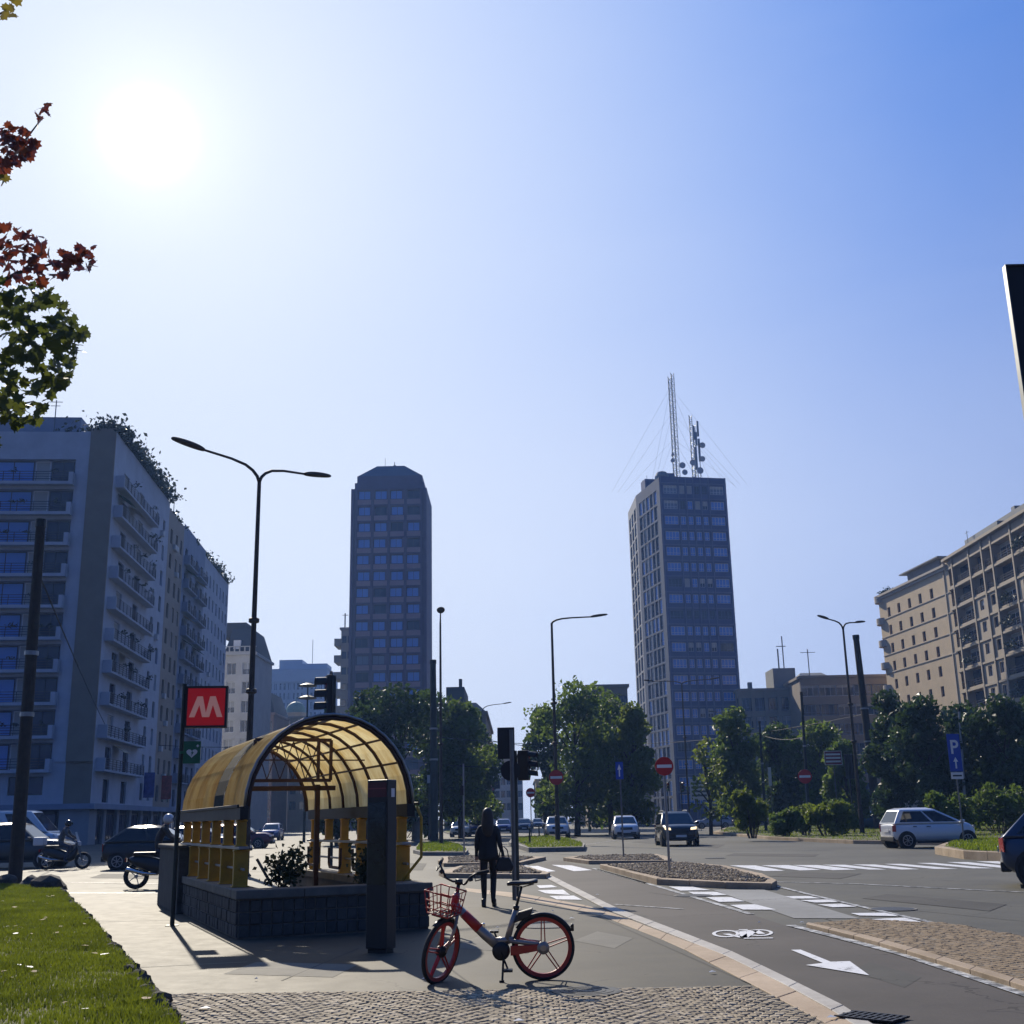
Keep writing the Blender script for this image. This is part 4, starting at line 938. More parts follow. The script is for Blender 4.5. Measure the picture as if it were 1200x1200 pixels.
def roof_plants(t, M, pts, seed, size=.5, n=14, m='leaf_roof'):
    rr = random.Random(seed); b = MB(); b.M = M; P_ = []
    for x,y,z,r in pts:
        for k in range(n): P_.append((x+rr.gauss(0,r*.6), y+rr.gauss(0,r*.4), z+abs(rr.gauss(0,r*.6))))
    leaf_cloud(b, P_, size, rr); return b.build('roof_garden', MAT[m], t, fixn=False)
leaf_mat('leaf_roof', (.015,.025,.012), (.045,.06,.022), 1.5, .2)
# --- big corner apartment block on the left
A0 = at(137,505,105); A1 = at(268,685,175); rzA = -math.atan2(A1.x-A0.x, A1.y-A0.y); LA = math.hypot(A1.x-A0.x,A1.y-A0.y); HA = 38.2
B_ = Bld('apartment_building', (A0.x,A0.y,0), rzA, 'long pale corner apartment block with stacked balconies and a planted roof')
FH = 2.95; NF = 12; ZB = 3.2; ZS = ZB+.2
lw = 46.0; Mf = B_.frame(-lw,0,0)
holes = []; slab = MB(); slab.M = Mf; rl = MB(); rl.M = Mf
wx0, wx1 = lw-3.3-9.6, lw-3.6     # visible loggia band and one more further left
for f in range(NF-1):
    z = ZS+.95+f*FH
    if f < 1:
        for u in (wx1-3.6,wx1-9.2,wx0-4,wx0-10): holes.append((u,z,3.0,1.6,'d2'))
        continue
    for u0, u1 in ((wx0,wx1),(wx0-11,wx0-1.2),(wx0-22,wx0-12.4)): holes.append((u0,z-.75,u1-u0,2.35,None,.5))
    holes.append((2,z,1.4,1.6,'d2')); holes.append((6,z,1.4,1.6,'d2'))
B_.facade(Mf, lw-2.35, ZB, HA, holes, MAT['wall_white'])
for f in range(1,NF-1):
    z = ZS+.95+f*FH
    for u0, u1 in ((wx0,wx1),(wx0-11,wx0-1.2),(wx0-22,wx0-12.4)):
        b = MB(); b.M = Mf; b.quad((u0,.5,z-.75),(u1,.5,z-.75),(u1,.5,z+1.6),(u0,.5,z+1.6)); B_.part('loggia_wall', b, MAT['wall_greyblue'], fixn=False)
        x = u1-.1; k = 0
        for w_, kd in ((2.2,'d2'),(1.5,'full'),(3.9,'t1'),(1.5,'full')): 
            x -= w_
            if x > u0: B_.pend.append((Mf,x,.52,z-.70,w_-.12,2.2,kd))
        b = MB(); b.M = Mf; b.box(u0-.05,-.75,z-1.05,u1+.05,-.005,z-.76); b.box(u1-.35,-.75,z-.755,u1+.05,-.006,z+.15); B_.part('balcony', b, MAT['wall_white'])
        b = MB(); b.M = Mf; railing(b,u0,u1-.36,-.70,z-.755); B_.part('railing', b, MAT['railing_dark'])
b = MB(); b.M = Mf; b.box(lw-2.34,-.25,ZB+4.0,lw+.0,-.003,HA+.3); b.quad((lw-2.35,0,ZB),(lw,0,ZB),(lw,0,HA),(lw-2.35,0,HA)); B_.part('corner_pier', b, MAT['wall_taupe'])
b = MB(); b.M = Mf; b.box(lw-3.3,-.12,ZB+4.0,lw-2.36,-.004,HA+.02); B_.part('pilaster', b, MAT['wall_white'])
# right flank along the avenue
Mr = B_.frame(0,0,90); T = lambda px, py=750: on_line(px,py,A0,A1)
a1, a2, a3, a4, a5 = T(172), T(190), T(209), T(236), LA
flank = []; segs = []
def seg(u0, u1, wallm, cols, z1=HA, kinds=('d2','d2','d2','blind','t1'), ww=1.15, wh=1.75, dz=.75):
    hs = []; rr = random.Random(int(u0*10))
    for f in range(NF-1):
        z = ZS+dz+f*FH
        for c in cols: hs.append((round((u1-u0)*c-ww/2,3),z,ww,wh,rr.choice(kinds)))
    B_.facade(Mr @ Matrix.Translation((u0,0,0)), u1-u0, ZB, z1, hs, MAT[wallm])
def balc(u0, u1, pro=.85, rows=range(1,NF-1), slabm='wall_white'):
    for f in rows:
        z = ZS+.2+f*FH; b = MB(); b.M = Mr; b.box(u0,-pro,z-.18,u1,-.004,z-.004); b.box(u0,-pro,z,u0+.12,-.004,z+1.0); b.box(u1-.12,-pro,z,u1,-.004,z+1.0); B_.part('balcony', b, MAT[slabm])
        b = MB(); b.M = Mr; railing(b,u0+.12,u1-.12,-pro+.04,z,1.0,5); B_.part('railing', b, MAT['railing_dark'])
seg(0,a1,'wall_white',(.28,.66),ww=2.2,wh=2.1,dz=.3,kinds=('d2','log','full')); balc(.8,a1-1.2)
seg(a1,a2,'wall_white',(.22,.68))
seg(a2,a3,'wall_beige',(.2,.55,.85),z1=HA-.7)
seg(a3,a4,'wall_greyblue',(.14,.38,.62,.86),z1=HA-.2,ww=1.5,wh=2.0,dz=.3,kinds=('d2','log')); balc(a3+.8,(a3+a4)/2-.6,.7,slabm='wall_greyblue'); balc((a3+a4)/2+.6,a4-1,.7,slabm='wall_greyblue')
seg(a4,a5,'wall_white',(.08,.22,.36,.5,.64,.78,.92),z1=HA-.9,ww=1.1)
b = MB(); b.prism([(-lw,.7),(-.5,.7),(-.5,LA-.1),(-lw,LA-.1)], 0, HA-1.2); B_.part('core', b, MAT['interior_dark'])
b = MB(); b.prism([(-lw,0.3),(-.3,.3),(-.3,LA-.3),(-lw,LA-.3)], HA-1.1, HA-.9); b.box(-14,2,HA-.9,-4,9,HA+2.2); b.box(-30,8,HA-.9,-12,20,HA+3); B_.part('roof', b, MAT['wall_greyblue'])
b = MB(); b.quad((0,LA,ZB),(-lw,LA,ZB),(-lw,LA,HA-.9),(0,LA,HA-.9)); B_.part('end_wall', b, MAT['wall_white'])
# shop floor: dark glazing, pale piers and a canopy band
b = MB(); b.M = Mf; b.box(0,.3,0,lw-.4,.5,ZB); B_.part('shop_front', b, MAT['shop_dark']); b = MB(); b.M = Mr; b.box(.5,.3,0,LA,.5,ZB); B_.part('shop_front', b, MAT['shop_dark'])
for Mq, L_ in ((Mf,lw),(Mr,LA)):
    k = 0
    while k*5 < L_-2:
        u = (L_-2.6-k*5) if Mq is Mf else (.02+k*5); b = MB(); b.M = Mq
        if k == 0: b.box(u,.0,0,u+2.5,.28,ZB-.01)
        else: b.box(u,.0,0,u+.9,.28,ZB-.01)
        B_.part('pier', b, MAT['pillar_grey'])
        if Mq is Mr or k < 4: B_.pend.append((Mq,max(.1,u+1.1) if Mq is Mr else u-3.6,.29,.35,3.3,2.4,'shop'))
        k += 1
    b = MB(); b.M = Mq; b.box(0,-.5,ZB-.12,L_-(.0 if Mq is Mr else -.5),-.002,ZB+.35); B_.part('fascia', b, MAT['wall_greyblue'])
for px_, w_, m_ in ((188,.9,'sign_red'),(167,.8,'sign_blue')):
    u = T(px_,905); b = MB(); b.M = Mr; b.box(u,-1.3,4.4,u+.14,-.2,7.0); mat('shop_sign_'+m_, (.40,.06,.05) if m_ == 'sign_red' else (.05,.08,.3), .5, var=.4, vscale=2); B_.part('shop_sign', b, MAT['shop_sign_'+m_])
rr = random.Random(8); pts = [(-rr.uniform(.3,4.5),rr.uniform(.2,1.2),HA,1.1) for k in range(14)] + [(-rr.uniform(.2,.9),rr.uniform(.5,a2),HA,1.2) for k in range(110)] + [(-.5,rr.uniform(a2,a4),HA-.8,.5) for k in range(14)] + [(-.5,rr.uniform(a4,a5),HA-.8,.9) for k in range(34)]
roof_plants(B_.t, None, pts, 5, .45, 34)
b = MB(); b.tube([(-6.2,1,HA-1),(-6.2,1,HA+3.6)],.05,6); b.bar((-6.9,1,HA+3.4),(-5.6,1,HA+3.4),.05); b.bar((-6.7,1,HA+3.0),(-5.8,1,HA+3.0),.05); B_.part('aerial', b, MAT['steel_grey'])
b = MB(); b.tube([(-.6,a3-4,HA-1),(-.6,a3-4,HA+3.5)],.05,6); b.bar((-.6,a3-4.8,HA+3.3),(-.6,a3-3.2,HA+3.3),.05); B_.part('aerial', b, MAT['steel_grey'])
b = MB(); b.lathe([(.55,0),(.5,.12),(.2,.25)],16,(-8.2,.6,HA+.9),'y'); b.tube([(-8.2,.8,HA-1),(-8.2,.8,HA+.9)],.06,6); B_.part('dish', b, MAT['wall_greyblue'])
rr = random.Random(17); mat('awning_green', (.03,.10,.06), .8, var=.2); mat('awning_sand', (.42,.34,.22), .8, var=.2); mat('ac_white', (.55,.56,.57), .5)
for k in range(9):
    f = rr.randrange(1,NF-1); z = ZS+.2+f*FH; u = rr.choice((2.0,6.5,a3+2,a3+9)); b = MB(); b.M = Mr; b.plate([(u,-.02,z+2.45),(u+2.6,-.02,z+2.45),(u+2.6,-1.15,z+1.75),(u,-1.15,z+1.75)],(0,0,.04)); B_.part('awning', b, MAT[rr.choice(('awning_green','awning_sand','awning_sand'))])
for k in range(16):
    f = rr.randrange(1,NF-1); z = ZS+.3+f*FH; u = rr.choice((a1+rr.uniform(.5,4),a2+rr.uniform(1,6),a4+rr.uniform(1,16))); b = MB(); b.M = Mr; b.box(u,-.36,z,u+.85,-.02,z+.6); b.box(u+.1,-.37,z+.08,u+.55,-.361,z+.52); B_.part('air_conditioner', b, MAT['ac_white'], bevel=.02)
pl = []
for k in range(26):
    f = rr.randrange(1,NF-1); z = ZS+.95+f*FH; u0 = wx0 if rr.random() < .7 else wx0-11; pl += [(u0+rr.uniform(.5,8.5)-lw,-.72,z+.1,.28) for q in range(2)]
for k in range(26): f = rr.randrange(1,NF-1); pl.append((1.2,rr.uniform(2,a1-2),ZS+1.0+f*FH,.35))
roof_plants(B_.t, None, pl, 19, .22, 26)
B_.finish()
# --- tower with the cut-back crown
TY = 220.0; tl, tr_ = at(412,580,TY), at(500,580,TY); Wt = tr_.x-tl.x; Z1 = at(460,573,TY).z; Z2 = at(460,556,TY).z; Z3 = at(460,541.5,TY).z
t1 = Bld('office_tower', (tl.x,TY,0), 0, 'dark brown office tower with four window bays and a cut-back crown')
fh = 3.28; nf = int(Z1/fh); Mx = t1.frame(0,0,0); bw = (Wt-1.9)/4; hs = []; rr = random.Random(5)
for f in range(1,nf):
    for c in range(4):
        kd = rr.choice(('t1','t1','t1','d2','t1p' if f < 9 else 't1','blind' if f < 8 and c < 2 else 't1')); x = .95+c*bw
        hs.append((round(x+.45+(0 if rr.random() < .6 else -.2),3), round(Z1-fh*(nf-f)+1.25,3), round(bw-.9,3), 1.75, kd, .35))
t1.facade(Mx, Wt, 0, Z1, hs, MAT['wall_brown_cast'], .35)
b = MB(); b.box(.28,-.10,.15,bw-.28,-.003,1.12); sp = t1.part('spandrel_panel', b, MAT['spandrel_brown']); k_ = 0
for f in range(1,nf):
    for c in range(4):
        o = sp if k_ == 0 else sp.copy(); k_ += 1
        if o is not sp: COL.objects.link(o)
        o.location = (.95+c*bw,0,Z1-fh*(nf-f))
b = MB()
for c in range(5): x = .95+c*bw; b.box(x-.17,-.22,0,x+.17,-.004,Z1)
b.box(-.02,-.5,0,.5,-.005,Z1-.0); b.box(Wt-.5,-.5,0,Wt+.02,-.005,Z1); t1.part('pier', b, MAT['wall_brown_cast'])
b = MB()
for f in range(0,nf+1): z = Z1-fh*(nf-f)-.08; b.box(.5,-.16,z,Wt-.5,-.006,z+.2)
t1.part('floor_band', b, MAT['wall_brown_cast'])
b = MB(); b.quad((Wt,0,0),(Wt,14,0),(Wt,14,Z1),(Wt,0,Z1)); b.quad((0,0,0),(0,0,Z1),(0,14,Z1),(0,14,0)); b.quad((0,14,0),(0,14,Z1),(Wt,14,Z1),(Wt,14,0)); t1.part('side_wall', b, MAT['wall_brown_cast'])
b = MB(); zm = (Z1+Z2)/2; b.box(.55,.5,Z1,Wt-.55,13.5,zm); b.box(.95,.9,zm,Wt-.95,13.1,Z2); t1.part('setback', b, MAT['wall_brown_cast'])
b = MB(); c = Wt/2; a_, d_ = Wt/2-1.0, 2.75; b.add([(c-a_,.95,Z2),(c+a_,.95,Z2),(c+a_,13,Z2),(c-a_,13,Z2),(c-d_,2.6,Z3),(c+d_,2.6,Z3),(c+d_,11,Z3),(c-d_,11,Z3)], [(0,1,5,4),(1,2,6,5),(2,3,7,6),(3,0,4,7),(4,5,6,7)]); mat('crown_metal', (.06,.085,.14), .45, var=.1); t1.part('crown', b, MAT['crown_metal'])
b = MB(); b.box(c+.3,5,Z3,c+.8,5.5,Z3+.9); b.tube([(c+.5,5.2,Z3),(c+.5,5.2,Z3+1.6)],.08,6); b.tube([(c-1.4,5,Z3),(c-1.4,5,Z3+2.4)],.04,5); t1.part('vent', b, MAT['roof_metal'])
t1.finish()
# --- tower with the masts
HT = 68.0; p0 = atz(772,558,HT); p1 = atz(850,560.5,HT); p2 = atz(745,581,HT-.2); p3 = atz(736,602,HT-.4)
rz2 = math.atan2(p1.y-p0.y,p1.x-p0.x); t2 = Bld('office_tower', (p0.x,p0.y,0), rz2, 'slate blue office tower carrying lattice radio masts and dishes')
def loc2(p): dx, dy = p.x-p0.x, p.y-p0.y; return Vector((dx*math.cos(rz2)+dy*math.sin(rz2), -dx*math.sin(rz2)+dy*math.cos(rz2), 0))
W2 = loc2(p1).x; q2, q3 = loc2(p2), loc2(p3); M2 = t2.frame(0,0,0); fh = 3.2; nf = 20; hs = []; rr = random.Random(11); cols = ((.75,2.7),(3.95,1.0),(5.45,1.0),(6.95,1.0),(8.45,1.0),(10.1,2.7)); kx = W2/13.4
for f in range(nf):
    row = rr.choice(('w','w','d','m','w','m'))
    for x, w_ in cols:
        wide = w_ > 2; kd = {'w':('w4' if wide else 'w2b'),'d':('d4' if wide else 'd2b'),'m':rr.choice(('w4','d4','w4p') if wide else ('w2b','d2b','blind','full'))}[row]
        hs.append((round(x*kx,3), round(HT-1.4-fh*(f+1)+1.0,3), round(w_*kx,3), 1.75, kd, .18))
t2.facade(M2, W2, 0, HT, hs, MAT['wall_slate_cast'])
b = MB()
for x in (.25,3.72,5.2,6.7,8.2,9.82,13.1): b.box(x*kx-.09,-.16,0,x*kx+.09,-.004,HT)
t2.part('mullion', b, MAT['mullion_slate'])
b = MB()
for f in range(nf+1): z = HT-1.4-fh*f; b.box(.02,-.10,z-.12,W2,-.005,z+.12)
t2.part('floor_band', b, MAT['mullion_slate'])
for (a_, c_, colz, kd) in (((0,0),(q2.x,q2.y),(2.6,4.6,6.6,9.0,13.5,16.5),('d2b','d2b','w2b')),((q2.x,q2.y),(q3.x,q3.y),(3,8,13,18,23,28,33),('d2b','w4p','d2b'))):
    L_ = math.hypot(c_[0]-a_[0],c_[1]-a_[1]); dg = math.degrees(math.atan2(a_[1]-c_[1],a_[0]-c_[0])); Mq = t2.frame(c_[0],c_[1],dg); hs = []
    for f in range(nf):
        n_ = 5 if a_ == (0,0) else 3
        for k in range(n_):
            if a_ == (0,0): u = L_*(.12+.155*k); w_ = L_*.128
            else: u = L_*(.1+.3*k); w_ = L_*.2
            hs.append((round(u,3),round(HT-2.6-fh*(f+1)+.55,3),round(w_,3),2.8,('w4p' if (k == 1 and a_ == (0,0)) else rr.choice(kd)),.3))
    t2.facade(Mq, L_, 0, HT-.2, hs, MAT['wall_flank'])
bk = [(0,0),(q2.x,q2.y),(q3.x,q3.y),(q3.x+9,q3.y+6),(W2,22),(W2,0)]
b = MB(); b.prism([(x*.94+.6,y*.94+.6) for x,y in bk], 1, HT-1); t2.part('core', b, MAT['interior_dark'])
b = MB(); b.quad((W2,0,0),(W2,22,0),(W2,22,HT),(W2,0,HT)); b.quad((W2,22,0),(q3.x+9,q3.y+6,0),(q3.x+9,q3.y+6,HT),(W2,22,HT)); b.quad((q3.x+9,q3.y+6,0),(q3.x,q3.y,0),(q3.x,q3.y,HT-.2),(q3.x+9,q3.y+6,HT)); t2.part('side_wall', b, MAT['wall_slate_cast'])
b = MB(); b.prism([(x*.97+.2,y*.97+.4) for x,y in bk], HT-.9, HT-.5); b.box(3.0,6,HT-.5,5.4,9,HT+2.6); b.box(-.5,8,HT-.5,2.2,11,HT+1.8); t2.part('roof', b, MAT['wall_slate_cast'])
b = MB(); b.lathe([(.1,HT-.5),(1.5,HT-.5),(1.5,HT+.8),(1.0,HT+1.7),(.2,HT+2)],12,(1.6,3.0,0)); t2.part('tank', b, MAT['roof_metal'])
def lattice(x, y, z0, z1, w_, name='mast'):
    b = MB(); n = max(4,int((z1-z0)/1.3)); cs = [(-w_,-w_*.6),(w_,-w_*.6),(0,w_)]
    for cx, cy in cs: b.bar((x+cx,y+cy,z0),(x+cx*.8,y+cy*.8,z1),.10)
    for k in range(n):
        za, zb = z0+(z1-z0)*k/n, z0+(z1-z0)*(k+1)/n
        for i in range(3): a_, c_ = cs[i], cs[(i+1)%3]; b.bar((x+a_[0],y+a_[1],za),(x+c_[0],y+c_[1],zb),.07); b.bar((x+a_[0],y+a_[1],za),(x+c_[0],y+c_[1],za),.06)
    t2.part(name, b, MAT['galv'])
def zmast(px_, py_): return at(px_,py_,p0.y+7).z
mx_ = lambda px_, py_=540: (at(px_,py_,p0.y+7).x-p0.x)*math.cos(rz2)+7*math.sin(rz2)
lattice(mx_(791.5),7,HT-.5,zmast(790,440),.42); lattice(mx_(796.5),7.6,HT-.5,zmast(794,434),.42); lattice(mx_(815),7,HT-.5,zmast(813,484),.38); lattice(mx_(819.5),7.4,HT-.5,zmast(818,494),.34)
b = MB(); rr = random.Random(3)
for px_, py_, r_ in ((825,520,.95),(825,536,.9),(788,540,.7),(800,545,1.0),(813,541,1.0),(822,550,1.1),(788,533,.5),(803,553,.9)):
    x, z = mx_(px_,py_), zmast(px_,py_); r_ *= .68; b.lathe([(r_*.96,-.15),(r_,0),(r_*.7,.3),(.15,.45)],16,(x,6.0,z),'y'); b.tube([(x,6.4,z),(x,7.2,z)],.06,5)
t2.part('dish', b, MAT['wall_pale'])
b = MB()
for px_, py_, h_ in ((815,505,3),(820,500,3.4),(818,512,3),(822,525,5),(818,535,5)): x, z = mx_(px_,py_), zmast(px_,py_); b.box(x-.2,6.3,z-h_/2,x+.2,6.6,z+h_/2)
b.tube([(mx_(823),6.5,HT),(mx_(823),6.5,zmast(823,512))],.09,6); t2.part('panel_antenna', b, MAT['galv'])
b = MB(); zt_ = zmast(793,445)
for f in (.45,.7,.95):
    for dx, dy in ((-11,4),(-6,-6),(9,5),(12,-4)): zz = HT+(zt_-HT)*f; b.bar((mx_(793),7.2,zz),(mx_(793)+dx*(.7+f*.5),7.2+dy,HT-.4),.025)
for dx in (6,8): b.bar((mx_(817),7.2,zmast(817,510)),(mx_(817)+dx,5,HT-.3),.025)
t2.part('guy_wire', b, MAT['galv'])
for px_ in (746,752,759): b = MB(); x = mx_(px_); b.tube([(x+3,14,HT-.6),(x+3,14,HT+rr.uniform(2.5,6))],.05,5); t2.part('aerial', b, MAT['galv'])
t2.finish()
# --- cream block and gridded block on the right
R0, R1, R2 = at(1028,690,205), at(1108,652,178), at(1290,560,128)
rzR = math.atan2(R1.y-R0.y,R1.x-R0.x); LR = (R1-R0).length; HR = 38.6
rb = Bld('apartment_building', (R0.x,R0.y,0), rzR, 'sunlit cream apartment block with rounded end balconies and five window columns')
Mq = rb.frame(0,0,0); hs = []; rr = random.Random(2)
cols = [on_line(px_,700,R0,R1) for px_ in (1040,1052,1065,1078,1092)]
for f in range(12):
    for c in cols: hs.append((round(c-.55,3), round(HR-1.9-3.15*f-2.1,3), 1.15, 1.65, rr.choice(('b2','b2','d2','d2','b2','shut')), .3))
rb.facade(Mq, LR+.4, 0, HR, hs, MAT['wall_cream'])
for f in (0,1,2,3,10): b = MB(); z = HR-1.9-3.15*f-2.25; b.box(0,-.10,z-.08,LR,-.003,z+.06); rb.part('string_course', b, MAT['wall_sand'])
b = MB(); b.box(-.6,-.55,HR-.02,LR,.3,HR+.35); b.box(-.3,-.3,HR-.45,LR,-.004,HR-.03); rb.part('cornice', b, MAT['wall_sand'])
b = MB(); b.box(0,.45,.5,LR,26,HR-.6); rb.part('core', b, MAT['wall_cream'])
b = MB(); b.box(1,3,HR,LR-1,16,HR+1.6); b.box(LR*.35,1.5,HR,LR*.8,12,HR+2.4); b.box(LR*.3,.6,HR+2.41,LR*.85,12,HR+2.6); rb.part('penthouse', b, MAT['roof_metal'])
for f in range(6):
    z = HR-.8-4.4*f*.9; b = MB(); b.lathe([(1.9,-.12),(1.9,.0),(1.9,1.0),(1.8,1.0),(1.8,.0)],20,(.2,1.2,z)); rb.part('balcony', b, MAT['wall_sand'])
roof_plants(rb.t, None, [(rr.uniform(0,5),.3,HR+.3,.7) for k in range(10)], 3, .4, 16)
rb.finish()
rzG = math.atan2(R2.y-R1.y,R2.x-R1.x); LG = (R2-R1).length; HG = 39.2
gb = Bld('apartment_building', (R1.x,R1.y,0), rzG, 'right hand apartment block with a concrete grid of loggias and windows')
Mq = gb.frame(0,0,0); hs = []; xs_ = [on_line(px_,700,R1,R2) for px_ in (1110,1121,1142,1158,1170,1195,1215,1240,1262,1286)]
for f in range(12):
    z = HG-1.2-3.2*f-2.75
    for i in range(len(xs_)-1):
        u0, u1 = xs_[i]+.22, xs_[i+1]-.22
        log = i in (0,1,4,7) or (f < 2)
        if log: hs.append((round(u0,3),round(z,3),round(u1-u0,3),2.5,rr.choice(('log','log','logw')),1.1))
        else: hs.append((round((u0+u1)/2-.75,3),round(z+.7,3),1.5,1.5,rr.choice(('w2','w2','d2','blind')),.3))
gb.facade(Mq, LG, 0, HG, hs, MAT['wall_concrete'])
b = MB()
for x in xs_: b.box(x-.2,-.25,0,x+.2,-.003,HG+.1)
for f in range(13): z = HG-1.2-3.2*f; b.box(0,-.18,z-.15,LG,-.004,z+.15)
b.box(-.3,-.7,HG+.1,LG,.4,HG+.5); gb.part('grid_frame', b, MAT['wall_concrete'])
for f in range(12):
    for i in range(len(xs_)-1):
        if i in (0,1,4,7) or f < 2: b = MB(); b.M = Mq; railing(b,xs_[i]+.22,xs_[i+1]-.22,.12,HG-1.2-3.2*f-2.75,1.0,3); gb.part('railing', b, MAT['railing_dark'])
b = MB(); b.box(0,1.2,.5,LG,22,HG-.3); gb.part('core', b, MAT['interior_dark'])
b = MB(); b.box(2,2.5,HG,LG,18,HG+3.0); b.box(xs_[2],1.2,HG+.5,xs_[4],2.4,HG+2.2); b.box(xs_[3],5,HG+3,xs_[3]+1.2,6,HG+5); gb.part('penthouse', b, MAT['roof_metal'])
b = MB(); b.tube([(xs_[1]+2,2,HG),(xs_[1]+2,2,HG+4)],.05,5); b.bar((xs_[1]+1.3,2,HG+3.7),(xs_[1]+2.7,2,HG+3.7),.05); gb.part('aerial', b, MAT['steel_grey'])
pl = []
for i, f in ((4,2),(4,3),(4,4),(1,3),(1,4),(4,6),(4,7),(5,0)): pl += [((xs_[i]+xs_[i+1])/2+rr.uniform(-1.2,1.2),-.5,HG-1.2-3.2*f-2.4,.8) for k in range(6)]
roof_plants(gb.t, None, pl, 9, .4, 16); gb.finish()
# --- generic blocks further off
def block(px0, px1, pytop, Y, depth, wallm, label, ncol, fh=3.3, ww=1.3, wh=1.7, kinds=('d2',), name='apartment_building', skew=0.0, roofm='roof_slate', top=None, cat='building', base=0.0, group=None):
    a, c = at(px0,pytop,Y), at(px1,pytop,Y*(1+skew)); L_ = math.hypot(c.x-a.x,c.y-a.y); Z = a.z
    B = Bld(name, (a.x,a.y,base), math.atan2(c.y-a.y,c.x-a.x), label, cat, group); Z -= base; hs = []; rr = random.Random(int(px0)); n = max(1,int((Z-1)/fh))
    for f in range(n):
        for k in range(ncol): hs.append((round(L_*(k+.5)/ncol-ww/2,3), round(Z-1.3-fh*f-wh,3), ww, wh, rr.choice(kinds), .25))
    hs = [h for h in hs if h[1] > .3]
    B.facade(B.frame(0,0,0), L_, 0, Z, hs, MAT[wallm])
    b = MB(); b.quad((L_,0,0),(L_,depth,0),(L_,depth,Z),(L_,0,Z)); b.quad((0,depth,0),(0,0,0),(0,0,Z),(0,depth,Z)); b.quad((L_,depth,0),(0,depth,0),(0,depth,Z),(L_,depth,Z)); B.part('side_wall', b, MAT[wallm])
    b = MB(); b.box(.05,.3,0,L_-.05,depth-.1,Z-.3); B.part('core', b, MAT['interior_dark'])
    b = MB(); b.box(-.3,-.35,Z,L_+.3,depth+.3,Z+.45); B.part('cornice', b, MAT[wallm])
    return B, L_, Z
B, L_, Z = block(263,299,768,195,14,'wall_pale','cream apartment house with a tall slate mansard, behind the near street lamp',2,3.2,1.5,2.0,('w2','blind','w2'),skew=0)
b = MB(); b.add([(0,0,Z+.46),(L_,0,Z+.46),(L_,14,Z+.46),(0,14,Z+.46),(.8,2.2,Z+4.9),(L_-1.2,2.2,Z+4.9),(L_-1.2,12,Z+4.9),(.8,12,Z+4.9)],[(0,1,5,4),(1,2,6,5),(2,3,7,6),(3,0,4,7),(4,5,6,7)]); b.box(-2,6,Z+4,L_*.4,12,Z+6.6); B.part('roof', b, MAT['roof_slate'])
b = MB(); b.box(-.1,-.3,Z+.46,L_+.2,-.1,Z+.6); [b.box(k*L_/6-.1,-.32,Z+.46,k*L_/6+.1,-.08,Z+1.5) for k in range(7)]; b.box(-.1,-.3,Z+1.35,L_+.2,-.1,Z+1.5); B.part('balustrade', b, MAT['wall_pale'])
b = MB(); b.box(1.4,.3,Z+.8,2.6,2,Z+2.6); B.part('dormer', b, MAT['frame_white']); B.finish()
B, L_, Z = block(301,321,838,235,16,'wall_pink','pinkish townhouse with a steep dark roof beyond the cream house',2,3.4,1.2,1.8,('w2','d2'))
b = MB(); b.add([(0,0,Z+.46),(L_,0,Z+.46),(L_,16,Z+.46),(0,16,Z+.46),(.2,2.2,Z+4.8),(L_-1.4,2.2,Z+4.8),(L_-1.4,14,Z+4.8),(.2,14,Z+4.8)],[(0,1,5,4),(1,2,6,5),(2,3,7,6),(3,0,4,7),(4,5,6,7)]); B.part('roof', b, MAT['roof_slate']); B.finish()
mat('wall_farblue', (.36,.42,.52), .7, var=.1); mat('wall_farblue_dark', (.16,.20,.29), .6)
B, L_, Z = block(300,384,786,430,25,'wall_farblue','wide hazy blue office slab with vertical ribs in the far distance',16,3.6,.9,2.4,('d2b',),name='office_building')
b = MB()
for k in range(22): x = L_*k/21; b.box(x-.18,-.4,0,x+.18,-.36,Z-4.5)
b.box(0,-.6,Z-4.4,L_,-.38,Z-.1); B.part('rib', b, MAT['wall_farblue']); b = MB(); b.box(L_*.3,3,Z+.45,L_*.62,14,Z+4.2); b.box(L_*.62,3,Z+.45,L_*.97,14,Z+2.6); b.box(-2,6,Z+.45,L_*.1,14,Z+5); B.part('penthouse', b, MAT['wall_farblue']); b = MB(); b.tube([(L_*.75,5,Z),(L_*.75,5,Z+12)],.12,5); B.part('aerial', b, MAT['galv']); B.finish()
# domed turret
c = at(346,860,265); zt = at(346,819,265).z; t = thing('domed_turret', (c.x,265,0), 0, 'small cream turret with a pale green dome in front of the blue slab', 'tower')
b = MB(); b.lathe([(2.3,0),(2.3,zt-3.6),(2.6,zt-3.5),(2.6,zt-3.2)],8,(0,0,0)); b.box(-4,1,0,9,9,zt-6); b.build('wall', MAT['wall_sand'], t)
b = MB(); b.lathe([(2.4,zt-3.2)]+[(2.35*math.cos(rad(a)),zt-3.2+2.6*math.sin(rad(a))) for a in range(0,90,12)]+[(.15,zt-.5),(.12,zt+.4)],20); b.build('dome', MAT['copper_green'], t, smooth=True)
for k in range(3): b = MB(); b.M = Matrix.Rotation(rad(-67.5+45*k+22.5),4,'Z'); b.box(-.55,-2.20,zt-8,.55,-2.10,zt-4.6); b.build('window', MAT['glass_dark'], t)
